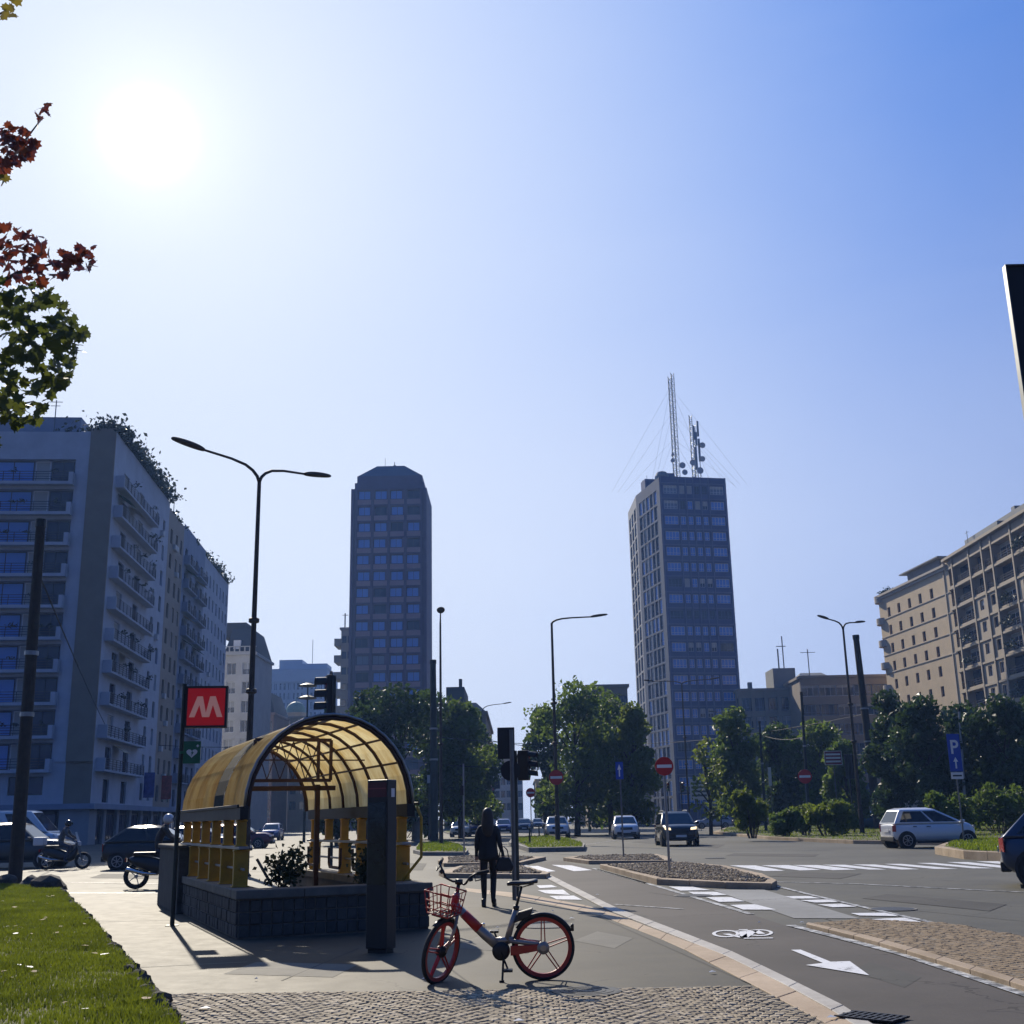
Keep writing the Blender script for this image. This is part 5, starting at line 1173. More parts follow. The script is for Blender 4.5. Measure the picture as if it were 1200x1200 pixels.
# pale slab with side balconies beside the brown tower
B, L_, Z = block(400,414,738,240,14,'wall_grey','narrow grey slab with jutting side balconies, left of the brown tower',2,3.3,1.0,1.5,('d2',))
for k in range(6): z = Z-3-3.5*k; b = MB(); b.box(-1.6,1,z-.2,-.01,7,z); b.box(-1.6,1,z,-1.45,7,z+1.3); b.box(-1.45,1,z,-.01,1.15,z+1.3); B.part('balcony', b, MAT['wall_grey'])
b = MB(); b.tube([(.3,3,Z),(.3,3,Z+4)],.15,5); b.tube([(1.5,3,Z),(1.5,3,Z+3)],.1,5); b.bar((-.3,3,Z+3.6),(1.0,3,Z+3.6),.1); B.part('aerial', b, MAT['steel_grey']); B.finish()
B, L_, Z = block(340,395,842,250,14,'wall_grey','low grey house roofline between turret and tower',5,3.2); B.finish()
# buildings flanking the avenue in the centre
B, L_, Z = block(520,569,838,165,40,'wall_taupe','dark stepped building behind the left hand trees at the avenue mouth',5,3.3,1.2,1.6,('d2','shut'))
b = MB(); b.box(0,6,Z+.45,L_*.45,20,Z+4.6); b.box(L_*.3,8,Z+.45,L_*.38,9,Z+6); b.add([(0,0,Z+.46),(L_,0,Z+.46),(L_,38,Z+.46),(0,38,Z+.46),(0,14,Z+3.2),(L_*.7,14,Z+3.0),(L_*.7,30,Z+3),(0,30,Z+3.2)],[(0,1,5,4),(1,2,6,5),(2,3,7,6),(3,0,4,7),(4,5,6,7)]); B.part('roof', b, MAT['roof_slate']); B.finish()
B, L_, Z = block(566,612,892,320,60,'wall_pale','pale distant house closing the left side of the avenue',7,3.3,1.2,1.8,('d2','w2'))
b = MB(); b.add([(-1,-1,Z+.46),(L_+1,-1,Z+.46),(L_+1,60,Z+.46),(-1,60,Z+.46),(2,8,Z+5.5),(L_-6,8,Z+4.5),(L_-6,50,Z+4.5),(2,50,Z+5.5)],[(0,1,5,4),(1,2,6,5),(2,3,7,6),(3,0,4,7),(4,5,6,7)]); B.part('roof', b, MAT['roof_slate']); B.finish()
B, L_, Z = block(628,652,915,300,40,'wall_yellow','yellow distant house on the right side of the avenue',4,3.3,1.2,1.8,('d2','shut')); B.finish()
B, L_, Z = block(688,735,806,185,30,'wall_taupe','flat roofed dark block rising behind the central trees',5,3.3,1.3,1.7,('d2','shut')); B.finish()
B, L_, Z = block(866,942,810,222,20,'wall_grey','long low grey office block right of the mast tower',5,3.6,3.6,2.5,('d4','w4p','d4'),name='office_building')
b = MB()
for k in range(6): x = L_*k/5; b.box(x-.3,-.5,0,x+.3,-.36,Z-.02)
B.part('pier', b, MAT['wall_grey']); b = MB(); b.box(L_*.6,3,Z+.45,L_*.95,10,Z+4.6); b.tube([(L_*.8,4,Z),(L_*.8,4,Z+11)],.12,5); b.tube([(L_*.72,4,Z),(L_*.72,4,Z+8.5)],.15,5); b.bar((L_*.7,4,Z+9),(L_*.85,4,Z+9),.15); B.part('rooftop_plant', b, MAT['roof_metal']); b = MB(); b.box(L_*.2,3,Z+.45,L_*.26,4,Z+2); B.part('chimney', b, MAT['roof_metal']); B.finish()
B, L_, Z = block(938,1062,795,212,22,'wall_taupe','broad brown block with corner windows, left of the cream block',6,3.5,3.2,2.0,('d4','logw','d4'))
b = MB(); b.add([(.5,4,Z+.46),(7,4,Z+.46),(7,12,Z+.46),(.5,12,Z+.46),(2,8,Z+1.9),(6,8,Z+1.9)],[(0,1,5,4),(1,2,5),(2,3,4,5),(3,0,4)]); b.tube([(3,5,Z),(3,5,Z+6)],.1,5); b.bar((1.6,5,Z+5.4),(4.4,5,Z+5.4),.1); B.part('roof', b, MAT['roof_metal']); B.finish()
B, L_, Z = block(676,760,885,205,15,'wall_sand','pale low shop block at the foot of the mast tower',9,3.4,1.5,1.8,('w2','d2')); B.finish()
# ---------------------------------------------------------------- vehicles
def cpaint(n, c): return mat('car_'+n, c, .28, .25, coat=.6)
for n, c in (('black',(.012,.012,.014)),('white',(.68,.69,.70)),('silver',(.36,.37,.39)),('blue',(.02,.05,.22)),('darkgrey',(.035,.037,.04)),('maroon',(.13,.012,.03)),('navy',(.012,.02,.06)),('teal',(.04,.09,.11)),('blueblack',(.03,.05,.09))): cpaint(n, c)
mat('car_trim', (.02,.02,.022), .6); mat('tail_red', (.35,.01,.012), .2, coat=.5); mat('head_glass', (.62,.64,.66), .1, spec=.8); mat('rim_silver', (.42,.42,.43), .3, .8); mat('plate_white', (.7,.7,.68), .5); mat('lamp_lit', (.9,.75,.45), .2, emit=((1,.78,.45),1.5))
def car(label, loc, rz, paint, Lc=4.2, Wc=1.76, Hc=1.5, hood=.98, belt=.95, xs=(-.48,-.36,.08,.28), tail=.95, wb=.60, wr=.31, roof=None, name='parked_car', cat='car', group=None, lit=False, rails=False, front_r=None, gc=.2, glass_col='car_glass', trimlow=False, van=False):
    t = thing(name, loc, rz, label, cat, group); pm = MAT['car_'+paint]; h = Wc/2
    xr0, xr1, xf1, xf0 = [q*Lc for q in xs]   # base rear, roof rear, roof front, base front of the cabin
    b = MB(); R_ = []
    for fx, wf, zb, zt in ((-.5,.80,.42,tail-.22),(-.492,.88,.32,tail-.05),(-.46,.96,gc+.04,tail),(-.38,1,gc,belt),(-.2,1,gc,belt),(0,1,gc,belt),(.2,1,gc,belt),(xs[3],1,gc,belt-.01),(.38,.985,gc,hood-.03),(.44,.94,gc+.03,hood-.10),(.485,.84,.28,hood-.22),(.5,.70,.36,hood-.36)):
        w_ = h*wf; x = fx*Lc; zm = zb+(zt-zb)*.55
        R_.append([(x,-w_*.86,zb),(x,-w_,zb+.12),(x,-w_*1.0,zm),(x,-w_*.965,zt-.04),(x,-w_*.80,zt+.012),(x,0,zt+.03),(x,w_*.80,zt+.012),(x,w_*.965,zt-.04),(x,w_*1.0,zm),(x,w_,zb+.12),(x,w_*.86,zb)])
    loft(b, R_); bd = b.build('body', pm, t, smooth=True, sub=1)
    # cabin
    wb_, wt_ = h*.955, h*.76; zr = Hc-.085; zbt = belt-.03
    def ringc(xr, xf, w_, z): return [(xr,-w_,z),(xf,-w_,z),(xf,w_,z),(xr,w_,z)]
    b = MB(); loft(b, [ringc(xr0,xf0,wb_,zbt),ringc(xr1,xf1,wt_,zr),ringc(xr1+.28,xf1-.34,wt_*.72,Hc)])
    b.build('cabin', MAT['car_'+roof] if roof else pm, t, bevel=.055, seg=3, smooth=True)
    lo, hi = ringc(xr0,xf0,wb_,zbt), ringc(xr1,xf1,wt_,zr)
    def pane(i, j, a0, a1, c0, c1, nm):
        A, B2, C, D = [Vector(q) for q in (lo[i],lo[j],hi[j],hi[i])]
        def pt(u, v): return (A.lerp(B2,u)).lerp(D.lerp(C,u), v)
        q = [pt(a0[0],c0),pt(a0[1],c0),pt(a1[1],c1),pt(a1[0],c1)]; n = (q[1]-q[0]).cross(q[3]-q[0]).normalized(); ctr = sum(q,Vector())/4
        if n.dot(ctr-Vector(((xr0+xf0)/2,0,(belt+Hc)/2))) < 0: n = -n
        b = MB(); b.plate([p+n*.002 for p in q], n*.006); b.build(nm, MAT[glass_col], t)
    pane(1,2,(.06,.94),(.07,.93),.07,.93,'windscreen'); pane(3,0,(.07,.93),(.09,.91),.12,.92,'rear_window')
    for i, j in ((0,1),(2,3)):
        f = (lambda a: a) if i == 0 else (lambda a: 1-a)
        mid = .56 if not van else .62
        if van: rng = ((mid+.02,.93),)
        else: rng = ((.07,mid-.02),(mid+.02,.93))
        for r0, r1 in rng: pane(i,j,tuple(sorted((f(r0),f(r1)))),tuple(sorted((f(r0*.9+.05 if r0 < .2 else r0),f(r1*.95 if r1 > .9 else r1)))),.14,.90,'side_window')
    # wheels
    for fx in (-wb/2-.01, wb/2+.01):
        for s in (-1,1):
            x = fx*Lc+.02; b = MB(); b.lathe([(wr+.055,s*(h-.22)),(wr+.055,s*(h+.006))],20,(x,0,wr),'y'); a_ = b.build('wheel_arch', MAT['car_trim'], t)
            wt = bpy.data.objects.new('wheel', None); COL.objects.link(wt); wt.parent = t; wt.location = (x,s*(h-.09),wr)
            b = MB(); b.lathe([(wr*.62,-.10),(wr*.95,-.10),(wr,-.07),(wr,.07),(wr*.95,.108),(wr*.66,.112)],24,(0,0,0),'y') if s > 0 else b.lathe([(wr*.66,-.112),(wr*.95,-.108),(wr,-.07),(wr,.07),(wr*.95,.10),(wr*.62,.10)],24,(0,0,0),'y'); b.build('tyre', MAT['rubber'], wt)
            b = MB()
            for k in range(7): a = 2*math.pi*k/7; b.bar((0,s*.118,0),(math.cos(a)*wr*.64,s*.115,math.sin(a)*wr*.64),wr*.16,.018)
            n = 20; vs = []
            for k in range(n):
                a = 2*math.pi*k/n
                for r_ in (wr*.58,wr*.68): vs += [(math.cos(a)*r_,s*.113,math.sin(a)*r_)]
            b.add(vs, [(2*k,2*k+1,(2*k+3)%(2*n),(2*k+2)%(2*n)) for k in range(n)]); b.build('rim', MAT['rim_silver'], wt)
    # lamps, grille, plates, mirrors
    for s in (-1,1):
        b = MB(); b.plate([(Lc*.488,s*h*.52,hood-.30),(Lc*.478,s*h*.84,hood-.28),(Lc*.462,s*h*.88,hood-.15),(Lc*.478,s*h*.55,hood-.19)], (.035,0,0)); b.build('headlight', MAT['lamp_lit' if lit else 'head_glass'], t, bevel=.01)
        b = MB(); b.plate([(-Lc*.478,s*h*.93,tail-.34),(-Lc*.497,s*h*.70,tail-.34),(-Lc*.497,s*h*.72,tail-.10),(-Lc*.478,s*h*.94,tail-.06)], (-.02,s*.02,0)); b.build('tail_light', MAT['tail_red'], t, bevel=.008)
        b = MB(); b.cbox((xf0-.22*Lc/4,s*(h+.09),belt+.06),.12,.16,.12); b.bar((xf0-.22*Lc/4,s*(h-.08),belt+.02),(xf0-.22*Lc/4,s*(h+.05),belt+.04),.05); b.build('mirror', MAT['car_trim'] if trimlow else pm, t, bevel=.03)
        b = MB(); b.cbox((xr0+.52*(xf0-xr0)-.15,s*(h*.99),belt-.13),.16,.03,.025); b.cbox((xr0+.28*(xf0-xr0),s*(h*.99),belt-.12),.14,.03,.025); b.build('door_handle', MAT['car_trim'], t)
        if rails: b = MB(); b.tube([(xr1+.1,s*wt_*.86,Hc-.02),(xr1+.2,s*wt_*.86,Hc+.04),(xf1-.3,s*wt_*.86,Hc+.04),(xf1-.15,s*wt_*.86,Hc-.02)], .018, 6); b.build('roof_rail', MAT['galv'], t)
    b = MB(); b.plate([(Lc*.502,-h*.46,hood-.40),(Lc*.502,h*.46,hood-.40),(Lc*.494,h*.46,hood-.24),(Lc*.494,-h*.46,hood-.24)], (.012,0,0)); b.build('grille', MAT['car_trim'], t)
    b = MB(); b.box(Lc*.475,-h*.72,gc+.06,Lc*.512,h*.72,gc+.26); b.build('bumper_intake', MAT['car_trim'], t, bevel=.03)
    b = MB(); b.box(Lc*.513,-.26,gc+.20,Lc*.517,.26,gc+.31); b.box(-Lc*.509,-.26,tail-.36,-Lc*.505,.26,tail-.25); b.build('number_plate', MAT['plate_white'], t)
    b = MB(); b.box(-Lc*.505,-h*.78,gc+.08,-Lc*.46,h*.78,gc+.27); b.build('rear_bumper', MAT['car_trim'], t, bevel=.03)
    for s in (-1,1): b = MB(); b.box(-Lc*.24,s*h*.985-.015,gc-.01,Lc*.24,s*h*.985+.015,gc+(.18 if trimlow else .07)); b.build('sill', MAT['car_trim'], t)
    return t
SUV = dict(Lc=4.3,Wc=1.82,Hc=1.68,hood=1.08,belt=1.04,tail=1.08,wr=.35,gc=.24,xs=(-.485,-.43,.06,.24))
p = g(797,992); car('black off-road car with lit headlights and roof rails, nearest on the road', (p.x+.1,p.y+2.0,0), rad(-91), 'black', **SUV, rails=True, lit=True, name='car', trimlow=True)
p = at(736,984,80); p.z = 0; car('small white crossover car with a dark grille, behind the black one', (p.x,p.y+2,0), rad(-92), 'white', Lc=4.0,Wc=1.76,Hc=1.56,hood=1.02,belt=1.0,tail=1.0,wr=.33,gc=.22,xs=(-.485,-.42,.07,.26), name='car', trimlow=True)
p = at(654,982,90); p.z = 0; car('white sport utility car with blue reflections, behind the central lamp post', (p.x,p.y+2,0), rad(-90), 'white', **dict(SUV,Hc=1.62), name='car')
p = g(1089,993); car('white and blue city car driving along the lawn kerb', (p.x,p.y,0), rad(6), 'white', Lc=3.5,Wc=1.66,Hc=1.58,hood=1.02,belt=.97,tail=.99,wr=.31,wb=.71,xs=(-.495,-.40,.04,.37), name='car', glass_col='car_glass')
p = g(1190,1040); car('black estate car half out of the picture at the right edge', (p.x+2.12,p.y-.1,0), rad(-22), 'blueblack', Lc=4.4,Wc=1.8,Hc=1.52,hood=.96,belt=.94,tail=.99,wr=.335,wb=.71,xs=(-.49,-.37,.05,.24), name='car')
p = g(117,1020); car('small black hatchback with pale roof edge, queuing on the left road', (p.x+1.75,p.y+.8,0), rad(4), 'black', Lc=3.6,Wc=1.63,Hc=1.5,hood=.98,belt=.95,tail=.96,wr=.29,wb=.65,xs=(-.49,-.28,.06,.31), name='car')
p = g(74,1017); car('dark grey car with a sunlit bonnet, at the left picture edge', (p.x-2.15,p.y+.8,0), rad(2), 'darkgrey', **dict(SUV,Hc=1.72), name='car')
p = g(60,1005); car('tall white delivery van behind the dark grey car', (p.x-2.9,p.y+1.5,0), rad(1), 'white', Lc=5.6,Wc=2.0,Hc=2.45,hood=1.35,belt=1.3,tail=1.45,wr=.34,gc=.24,wb=.6,xs=(-.495,-.48,.24,.42), van=True, name='van', cat='van')
p = g(228,1006); car('dark blue saloon car seen through the left posts of the metro entrance', (p.x,p.y+1,0), rad(3), 'navy', Lc=4.5,Wc=1.8,Hc=1.44,hood=.95,belt=.93,tail=.98,wr=.32,xs=(-.44,-.26,.05,.24), name='car')
p = g(276,995); car('maroon car with sunlit roof behind the metro entrance', (p.x,p.y+1,0), rad(2), 'maroon', Lc=4.2,Hc=1.5,name='car')
p = g(316,985); car('blue car farthest back behind the metro entrance', (p.x,p.y+1,0), rad(-86), 'blue', Lc=4.2,Hc=1.55,name='car')
for px_, YY, c_, lb in ((590,128,'blue','blue car farther up the avenue with bright windscreen'),(614,138,'navy','dark blue car beside the traffic light post, up the avenue'),(630,185,'silver','silver car far up the avenue among distant traffic'),(641,215,'white','white car farthest up the avenue'),(540,108,'white','white car parked under the left avenue trees'),(555,112,'blue','blue car parked under the left avenue trees')):
    p = at(px_,960,YY); car(lb, (p.x,p.y,0), rad(-90), c_, Hc=1.52, name='car')
p = g(838,971); car('silver hatchback parked half behind the bush on the right lawn', (p.x,p.y+1.2,0), rad(176), 'silver', Lc=4.2,Hc=1.5, group=None)
p = g(872,970); car('dark car parked behind the round bush', (p.x+1,p.y+2,0), rad(178), 'darkgrey', Lc=4.3,Hc=1.5)
p = g(1020,973); car('teal car parked behind the leaning right pole', (p.x,p.y+2,0), rad(178), 'teal', Lc=4.2,Hc=1.52)
p = g(915,968); car('silver car parked in the shade behind the right shrubs', (p.x,p.y+2,0), rad(178), 'silver', Lc=4.2,Hc=1.52)
# motorcycles and riders
def motorcycle(label, loc, rz, paint, top=False):
    t = thing('motorcycle', loc, rz, label, 'motorcycle'); wr = .30
    for x in (-.62,.68):
        wt = bpy.data.objects.new('wheel', None); COL.objects.link(wt); wt.parent = t; wt.location = (x,0,wr)
        b = MB(); n = 24; b.tube([(math.cos(2*math.pi*k/n)*(wr-.055),0,math.sin(2*math.pi*k/n)*(wr-.055)) for k in range(n)], .057, 8, closed=True); b.build('tyre', MAT['rubber'], wt, smooth=True)
        b = MB(); b.lathe([(.04,-.06),(.05,0),(.04,.06)],12,axis='y'); [b.bar((0,0,0),(math.cos(a)*.21,0,math.sin(a)*.21),.03,.02) for a in [2*math.pi*k/5 for k in range(5)]]; b.build('rim', MAT['rim_silver'], wt)
    b = MB(); loft(b, [[(x,y*w_,z0+(z1-z0)*(v)) for y,v in ((-1,.1),(-1,.7),(-.6,1),(.6,1),(1,.7),(1,.1),(.5,0),(-.5,0))] for x,w_,z0,z1 in ((-.85,.07,.62,.76),(-.55,.15,.48,.80),(-.15,.17,.32,.74),(.1,.18,.28,.62),(.30,.15,.26,.62),(.42,.12,.40,.9),(.5,.06,.6,.98))]); b.build('body', paint, t, smooth=True, sub=1)
    b = MB(); b.box(-.72,-.13,.78,-.02,.13,.86); b.build('seat', MAT['leather_black'], t, bevel=.03)
    b = MB()
    for s in (-1,1): b.tube([(.46,s*.08,.85),(.68,s*.075,wr)], .024, 8)
    b.build('fork', MAT['steel_grey'], t)
    b = MB(); b.tube([(.34,-.36,1.04),(.42,-.15,1.02),(.42,.15,1.02),(.34,.36,1.04)], .016, 8); b.tube([(.42,0,.85),(.42,0,1.02)], .025, 8); b.build('handlebar', MAT['steel_dark'], t)
    b = MB(); b.cbox((.52,0,.90),.10,.18,.16); b.build('headlight', MAT['head_glass'], t, bevel=.03)
    b = MB(); b.plate([(.48,-.17,.95),(.48,.17,.95),(.36,.13,1.32),(.36,-.13,1.32)], (.006,0,0)); b.build('windshield', MAT['head_glass'], t)
    b = MB(); b.tube([(-.1,-.14,.34),(-.45,-.17,.36),(-.85,-.18,.48)], [.03,.045,.05], 8); b.build('exhaust', MAT['chrome'], t, smooth=True)
    b = MB(); b.cbox((-.88,0,.68),.04,.16,.09); b.build('tail_light', MAT['tail_red'], t)
    if top: b = MB(); b.box(-1.10,-.2,.86,-.70,.2,1.16); b.build('top_box', MAT['sign_white'], t, bevel=.04)
    return t
def rider(label, loc, rz, jacket, helmet):
    t = thing('person', loc, rz, label, 'person')
    V = [(-.22,0,.93,(.14,.13)),(-.17,0,1.12,(.14,.11)),(-.06,0,1.32,(.15,.11)),(.0,0,1.42,(.10,.08)),(.03,0,1.50,.05),(.06,0,1.58,.085),(.07,0,1.66,.08)]
    E_ = [(i,i+1) for i in range(6)]
    def limb(k, pts):
        for p in pts: V.append(p); E_.append((k,len(V)-1)); k = len(V)-1
    for s in (-1,1):
        limb(3, [(0,s*.17,1.40,.06),(.14,s*.25,1.20,.048),(.36,s*.30,1.08,.036),(.42,s*.28,1.06,.04)])
        limb(0, [(-.12,s*.12,.90,.10),(.24,s*.17,.80,.07),(.10,s*.18,.45,.055),(.06,s*.18,.33,.045),(.2,s*.19,.28,.04)])
    def pick(c): return 2 if c.z > 1.50 else (1 if c.z < .92 and not (c.x > .28 and c.z > .95) else 0)
    skin_body('body', V, E_, t, [jacket, MAT['jeans'], MAT['skin']], pick)
    b = MB(); loft(b, [oval(.07+x,0,z,rx,ry,14) for x,z,rx,ry in ((.0,1.52,.09,.08),(-.005,1.56,.125,.115),(-.01,1.64,.135,.12),(-.01,1.71,.11,.10),(-.01,1.755,.05,.05))]); b.build('helmet', helmet, t, smooth=True, sub=1)
    b = MB(); b.plate([(.19,-.08,1.58),(.19,.08,1.58),(.185,.08,1.66),(.185,-.08,1.66)], (.015,0,0)); b.build('visor', MAT['car_glass'], t); return t
p = g(74,1019); motorcycle('dark scooter with rider, heading right beside the dark grey car', (p.x,p.y,0), rad(5), MAT['car_black'], True); rider('scooter rider in a black and white jacket, beside the grey car', (p.x,p.y,0), rad(5), MAT['grey_coat'], MAT['helmet_dark'])
p = g(190,1041); motorcycle('black motorcycle with pale seat tail, stopped left of the metro entrance', (p.x,p.y,0), rad(12), MAT['car_black']); rider('motorcyclist with a pale helmet and brown jacket, left of the metro entrance', (p.x,p.y,0), rad(12), MAT['jacket_brown'], MAT['helmet_white'])
p = g(1186,972); t_, s_ = standing((p.x,p.y,0), rad(80), 1.68, 'long haired woman in a grey top standing by the right hedge', (MAT['grey_coat'],MAT['jeans'],MAT['leather_black'],MAT['hair_brown']))
b = MB(); loft(b, [oval(0,y*s_,z*s_,rx*s_,ry*s_,12) for y,z,rx,ry in ((-.07,1.30,.07,.03),(-.06,1.42,.09,.06),(-.02,1.54,.088,.085),(-.005,1.62,.085,.09),(-.005,1.685,.03,.03))]); b.build('hair', MAT['hair_brown'], t_, smooth=True, sub=1)
# ---------------------------------------------------------------- street furniture
def lamp(label, base, H_, arms, hd=.0, m='pole_brown', name='street_lamp', head=(.95,.30,.13), r0=.10, rise=.55, cups=True):
    """arms: list of (dx, dy) reaches"""
    t = thing(name, (base[0],base[1],0), 0, label, 'street lamp')
    zs = H_-rise; b = MB(); b.tube([(0,0,0),(0,0,1.6),(0,0,1.62),(0,0,zs)], [r0*1.25,r0*1.2,r0*.95,r0*.55], 12); b.lathe([(.2,0),(.2,.03),(.14,.1)],14); b.build('pole', MAT[m], t, smooth=False)
    for z in ((zs*.44,zs*.62) if cups else ()): b = MB(); b.lathe([(r0*1.0,0),(r0*1.5,.03),(r0*1.5,.13),(r0*1.0,.16)],12,(0,0,z)); b.build('collar', MAT[m], t)
    for dx, dy in arms:
        L_ = math.hypot(dx,dy); ux, uy = dx/L_, dy/L_; b = MB()
        pts = [(0,0,zs-.05)]+[(ux*L_*f*.95, uy*L_*f*.95, zs+rise*z) for f,z in ((.04,.22),(.12,.48),(.25,.70),(.5,.86),(1,1.0))]
        b.tube(pts, [r0*.5,r0*.48,r0*.45,r0*.42,r0*.38,r0*.34], 8); b.build('arm', MAT[m], t, smooth=True)
        hl, hw, hh = head; b = MB(); Mh = Matrix.Translation((ux*L_,uy*L_,H_)) @ Matrix.Rotation(math.atan2(uy,ux),4,'Z') @ Matrix.Rotation(rad(-8),4,'Y'); b.M = Mh
        loft(b, [[(x*hl,y*hw*w_,z*hh*q_) for y,z in ((-.5,0),(-.42,.7),(0,1),(.42,.7),(.5,0),(.3,-.35),(-.3,-.35))] for x,w_,q_ in ((-.25,.35,.5),(.0,.8,1),(.4,1,1),(.75,.8,.8),(.95,.4,.5))]); b.build('lamp_head', MAT[m], t, smooth=True, sub=1)
    return t
b0 = at(304,561,35); lamp('tall double armed street lamp beside the metro sign, nearest of all', (b0.x,35), b0.z+.55, ((-1.55,-1.5),(1.3,1.5)), r0=.11, rise=.62, head=(1.0,.34,.14))
q = g(654,990); lamp('single armed street lamp on the central grass island', (q.x,q.y), ztop(652,723,q), ((2.5,.2),), r0=.12, rise=.35)
q = g(517,993); lamp('slender street lamp seen end on beside the dark tram pole', (q.x,q.y), ztop(514,724,q), ((.15,-1.9),), r0=.10, rise=.3, head=(.9,.55,.12))
q = g(1011,980); lamp('double armed street lamp on the right lawn by the leaning pole', (q.x,q.y), ztop(992,727,q), ((-1.25,-.9),(1.2,.9)), r0=.12, rise=.55)
q = at(808,960,118); lamp('double armed street lamp in front of the mast tower', (q.x,118), at(803,797,118).z, ((-3.0,.3),(3.0,-.3)), r0=.12, rise=.35)
q = at(566,950,150); lamp('single armed lamp far up the avenue', (q.x,150), at(567,825,150).z, ((3.0,.0),), r0=.12, rise=.9)
q = at(868,950,150); lamp('small lamp right of the mast tower with its arm to the left', (q.x,150), at(866,834,150).z, ((-2.4,.0),), r0=.12, rise=.5)
q = at(690,950,130); lamp('distant lamp in front of the central trees', (q.x,130), at(690,880,130).z, ((-2.6,0),), r0=.1, rise=.3)
q = at(357,950,95); t = thing('mast_light', (q.x,95,0), 0, 'thin mast with two disc lamps above the metro canopy', 'street lamp'); zt = at(357,802,95).z
b = MB(); b.tube([(0,0,0),(0,0,zt)],[.12,.06],8); b.build('pole', MAT['pole_green'], t)
for z in (zt-.25,zt-1.25): b = MB(); b.lathe([(.15,0),(.75,.08),(.75,.16),(.2,.34)],16,(0,0,z)); b.build('lamp_head', MAT['pole_green'], t)
def tram_pole(label, top, base_px, r, m='wood_pole', Y=None):
    b_ = g(*base_px); tp = at(top[0],top[1],b_.y if Y is None else Y); t = thing('tram_pole', (b_.x,b_.y,0), 0, label, 'pole')
    d = Vector((tp.x-b_.x,tp.y-b_.y,tp.z)); b = MB(); b.tube([(0,0,-.05),d*.5,d], [r*1.15,r,r*.8], 12); b.build('pole', MAT[m], t, smooth=False)
    b = MB(); b.tube([d*.985,d*1.008], r*.92, 12); b.build('cap', MAT['steel_dark'], t)
    for f in (.62,.45): b = MB(); b.tube([d*f-Vector((0,0,.06)),d*f+Vector((0,0,.06))], r*1.18, 12); b.build('clamp', MAT['galv'], t)
    return t, b_+d
tp1, e1 = tram_pole('thick dark tram pole leaning at the lawn corner on the left', (48,612), (17,1037), .165)
tp2, e2 = tram_pole('thick dark tram pole beside the slender lamp left of centre', (507.5,775), (509,988), .25, 'pole_green')
tp3, e3 = tram_pole('thick leaning tram pole on the right lawn', (1003,746), (1030,974), .30)
tp4, e4 = tram_pole('thin tram pole before the corner apartment block', (91,822), (84,987), .16, 'pole_green')
tp5, e5 = tram_pole('thin tram pole nearer the flank of the corner block', (134,862), (131,984), .16, 'pole_green')
tp6, e6 = tram_pole('slim leaning tram pole behind the right hand no entry sign', (939,812), (949,979), .11, 'pole_green')
tp7, e7 = tram_pole('slim tram pole left of the round bush', (890,846), (898,976), .11, 'pole_green')
tp8, e8 = tram_pole('slim pole behind the blue parking sign', (1124,832), (1133,976), .10, 'galv')
tp9, e9 = tram_pole('slim dark pole against the foot of the mast tower', (731,862), (733,972), .12, 'pole_green')
# overhead wires
def wire(label, a, c, sag=.4):
    n = 10; a, c = Vector(a), Vector(c); b = MB()
    b.tube([a.lerp(c,k/n)-Vector((0,0,sag*4*(k/n)*(1-k/n))) for k in range(n+1)], .026, 5); o = b.build('overhead_wire', MAT['rubber']); tag(o, label, 'wire')
wire('overhead wire from the left leaning pole to the thin pole by the flank', e1-Vector((0,0,1.4)), e5-Vector((0,0,.5)))
wire('overhead wire between the two thin poles before the corner block', e4-Vector((0,0,3)), e5-Vector((0,0,1)), .2)
wire('overhead wire from the flank pole across to the centre left pole', e5-Vector((0,0,.8)), e2-Vector((0,0,5.6)), .5)
wire('overhead wire from the centre left pole to the tower foot pole', e2-Vector((0,0,5.2)), e9-Vector((0,0,.6)), .5)
wire('overhead wire from the tower foot pole to the leaning right pole', e9-Vector((0,0,1)), e3-Vector((0,0,6.2)), .6)
wire('overhead wire from the bush pole to the slim leaning pole', e7-Vector((0,0,1)), e6-Vector((0,0,3)), .3)
wire('overhead wire from the leaning right pole out to the right', e3-Vector((0,0,5.5)), at(1215,868,80), .4)
wire('higher overhead wire crossing before the central trees', at(575,868,95), at(700,880,110), .2)
wire('lower overhead wire crossing before the central trees', at(480,893,95), at(760,897,100), .4)
# signs
def disc_sign(label, px_, py_, base, r_px, rz=0.0, pole=True, name='no_entry_sign', side=0.0):
    q = g(*base) if len(base) == 2 else Vector(base); mpp = q.length/1330; R_ = r_px*mpp; zc = ztop(px_,py_,q); dx = side
    t = thing(name, (q.x,q.y,0), rz, label, 'road sign')
    if pole: b = MB(); b.tube([(0,0,0),(0,0,zc+R_*.8)], .032, 8); b.build('pole', MAT['galv' if r_px > 9 else 'steel_grey'], t)
    b = MB(); b.lathe([(R_,-.052),(R_,-.036)],32,(dx,0,zc),'y'); b.build('sign_disc', MAT['sign_red'], t)
    b = MB(); b.lathe([(R_*.97,-.035),(R_*.97,-.03)],32,(dx,0,zc),'y'); b.bar((dx,-.033,zc+.0),(dx,.0,zc),.06,.06); b.build('sign_back', MAT['sign_back'], t)
    b = MB(); b.box(dx-R_*.80,-.056,zc-R_*.17,dx+R_*.80,-.0525,zc+R_*.17); b.build('white_bar', MAT['sign_white'], t); return t
disc_sign('large no entry sign on the nearest pebbled island', 778,898,(785,1028),10.3)
q = g(654,990); disc_sign('no entry sign fixed to the central lamp post', 654,911,(q.x,q.y-.16,0),8.2,pole=False)
disc_sign('no entry sign on a thin post just left of the central lamp', 621,929,(623,984),5.2)
disc_sign('no entry sign left of the traffic light, with wide bar', 567.5,937.5,(568,972),4.6)
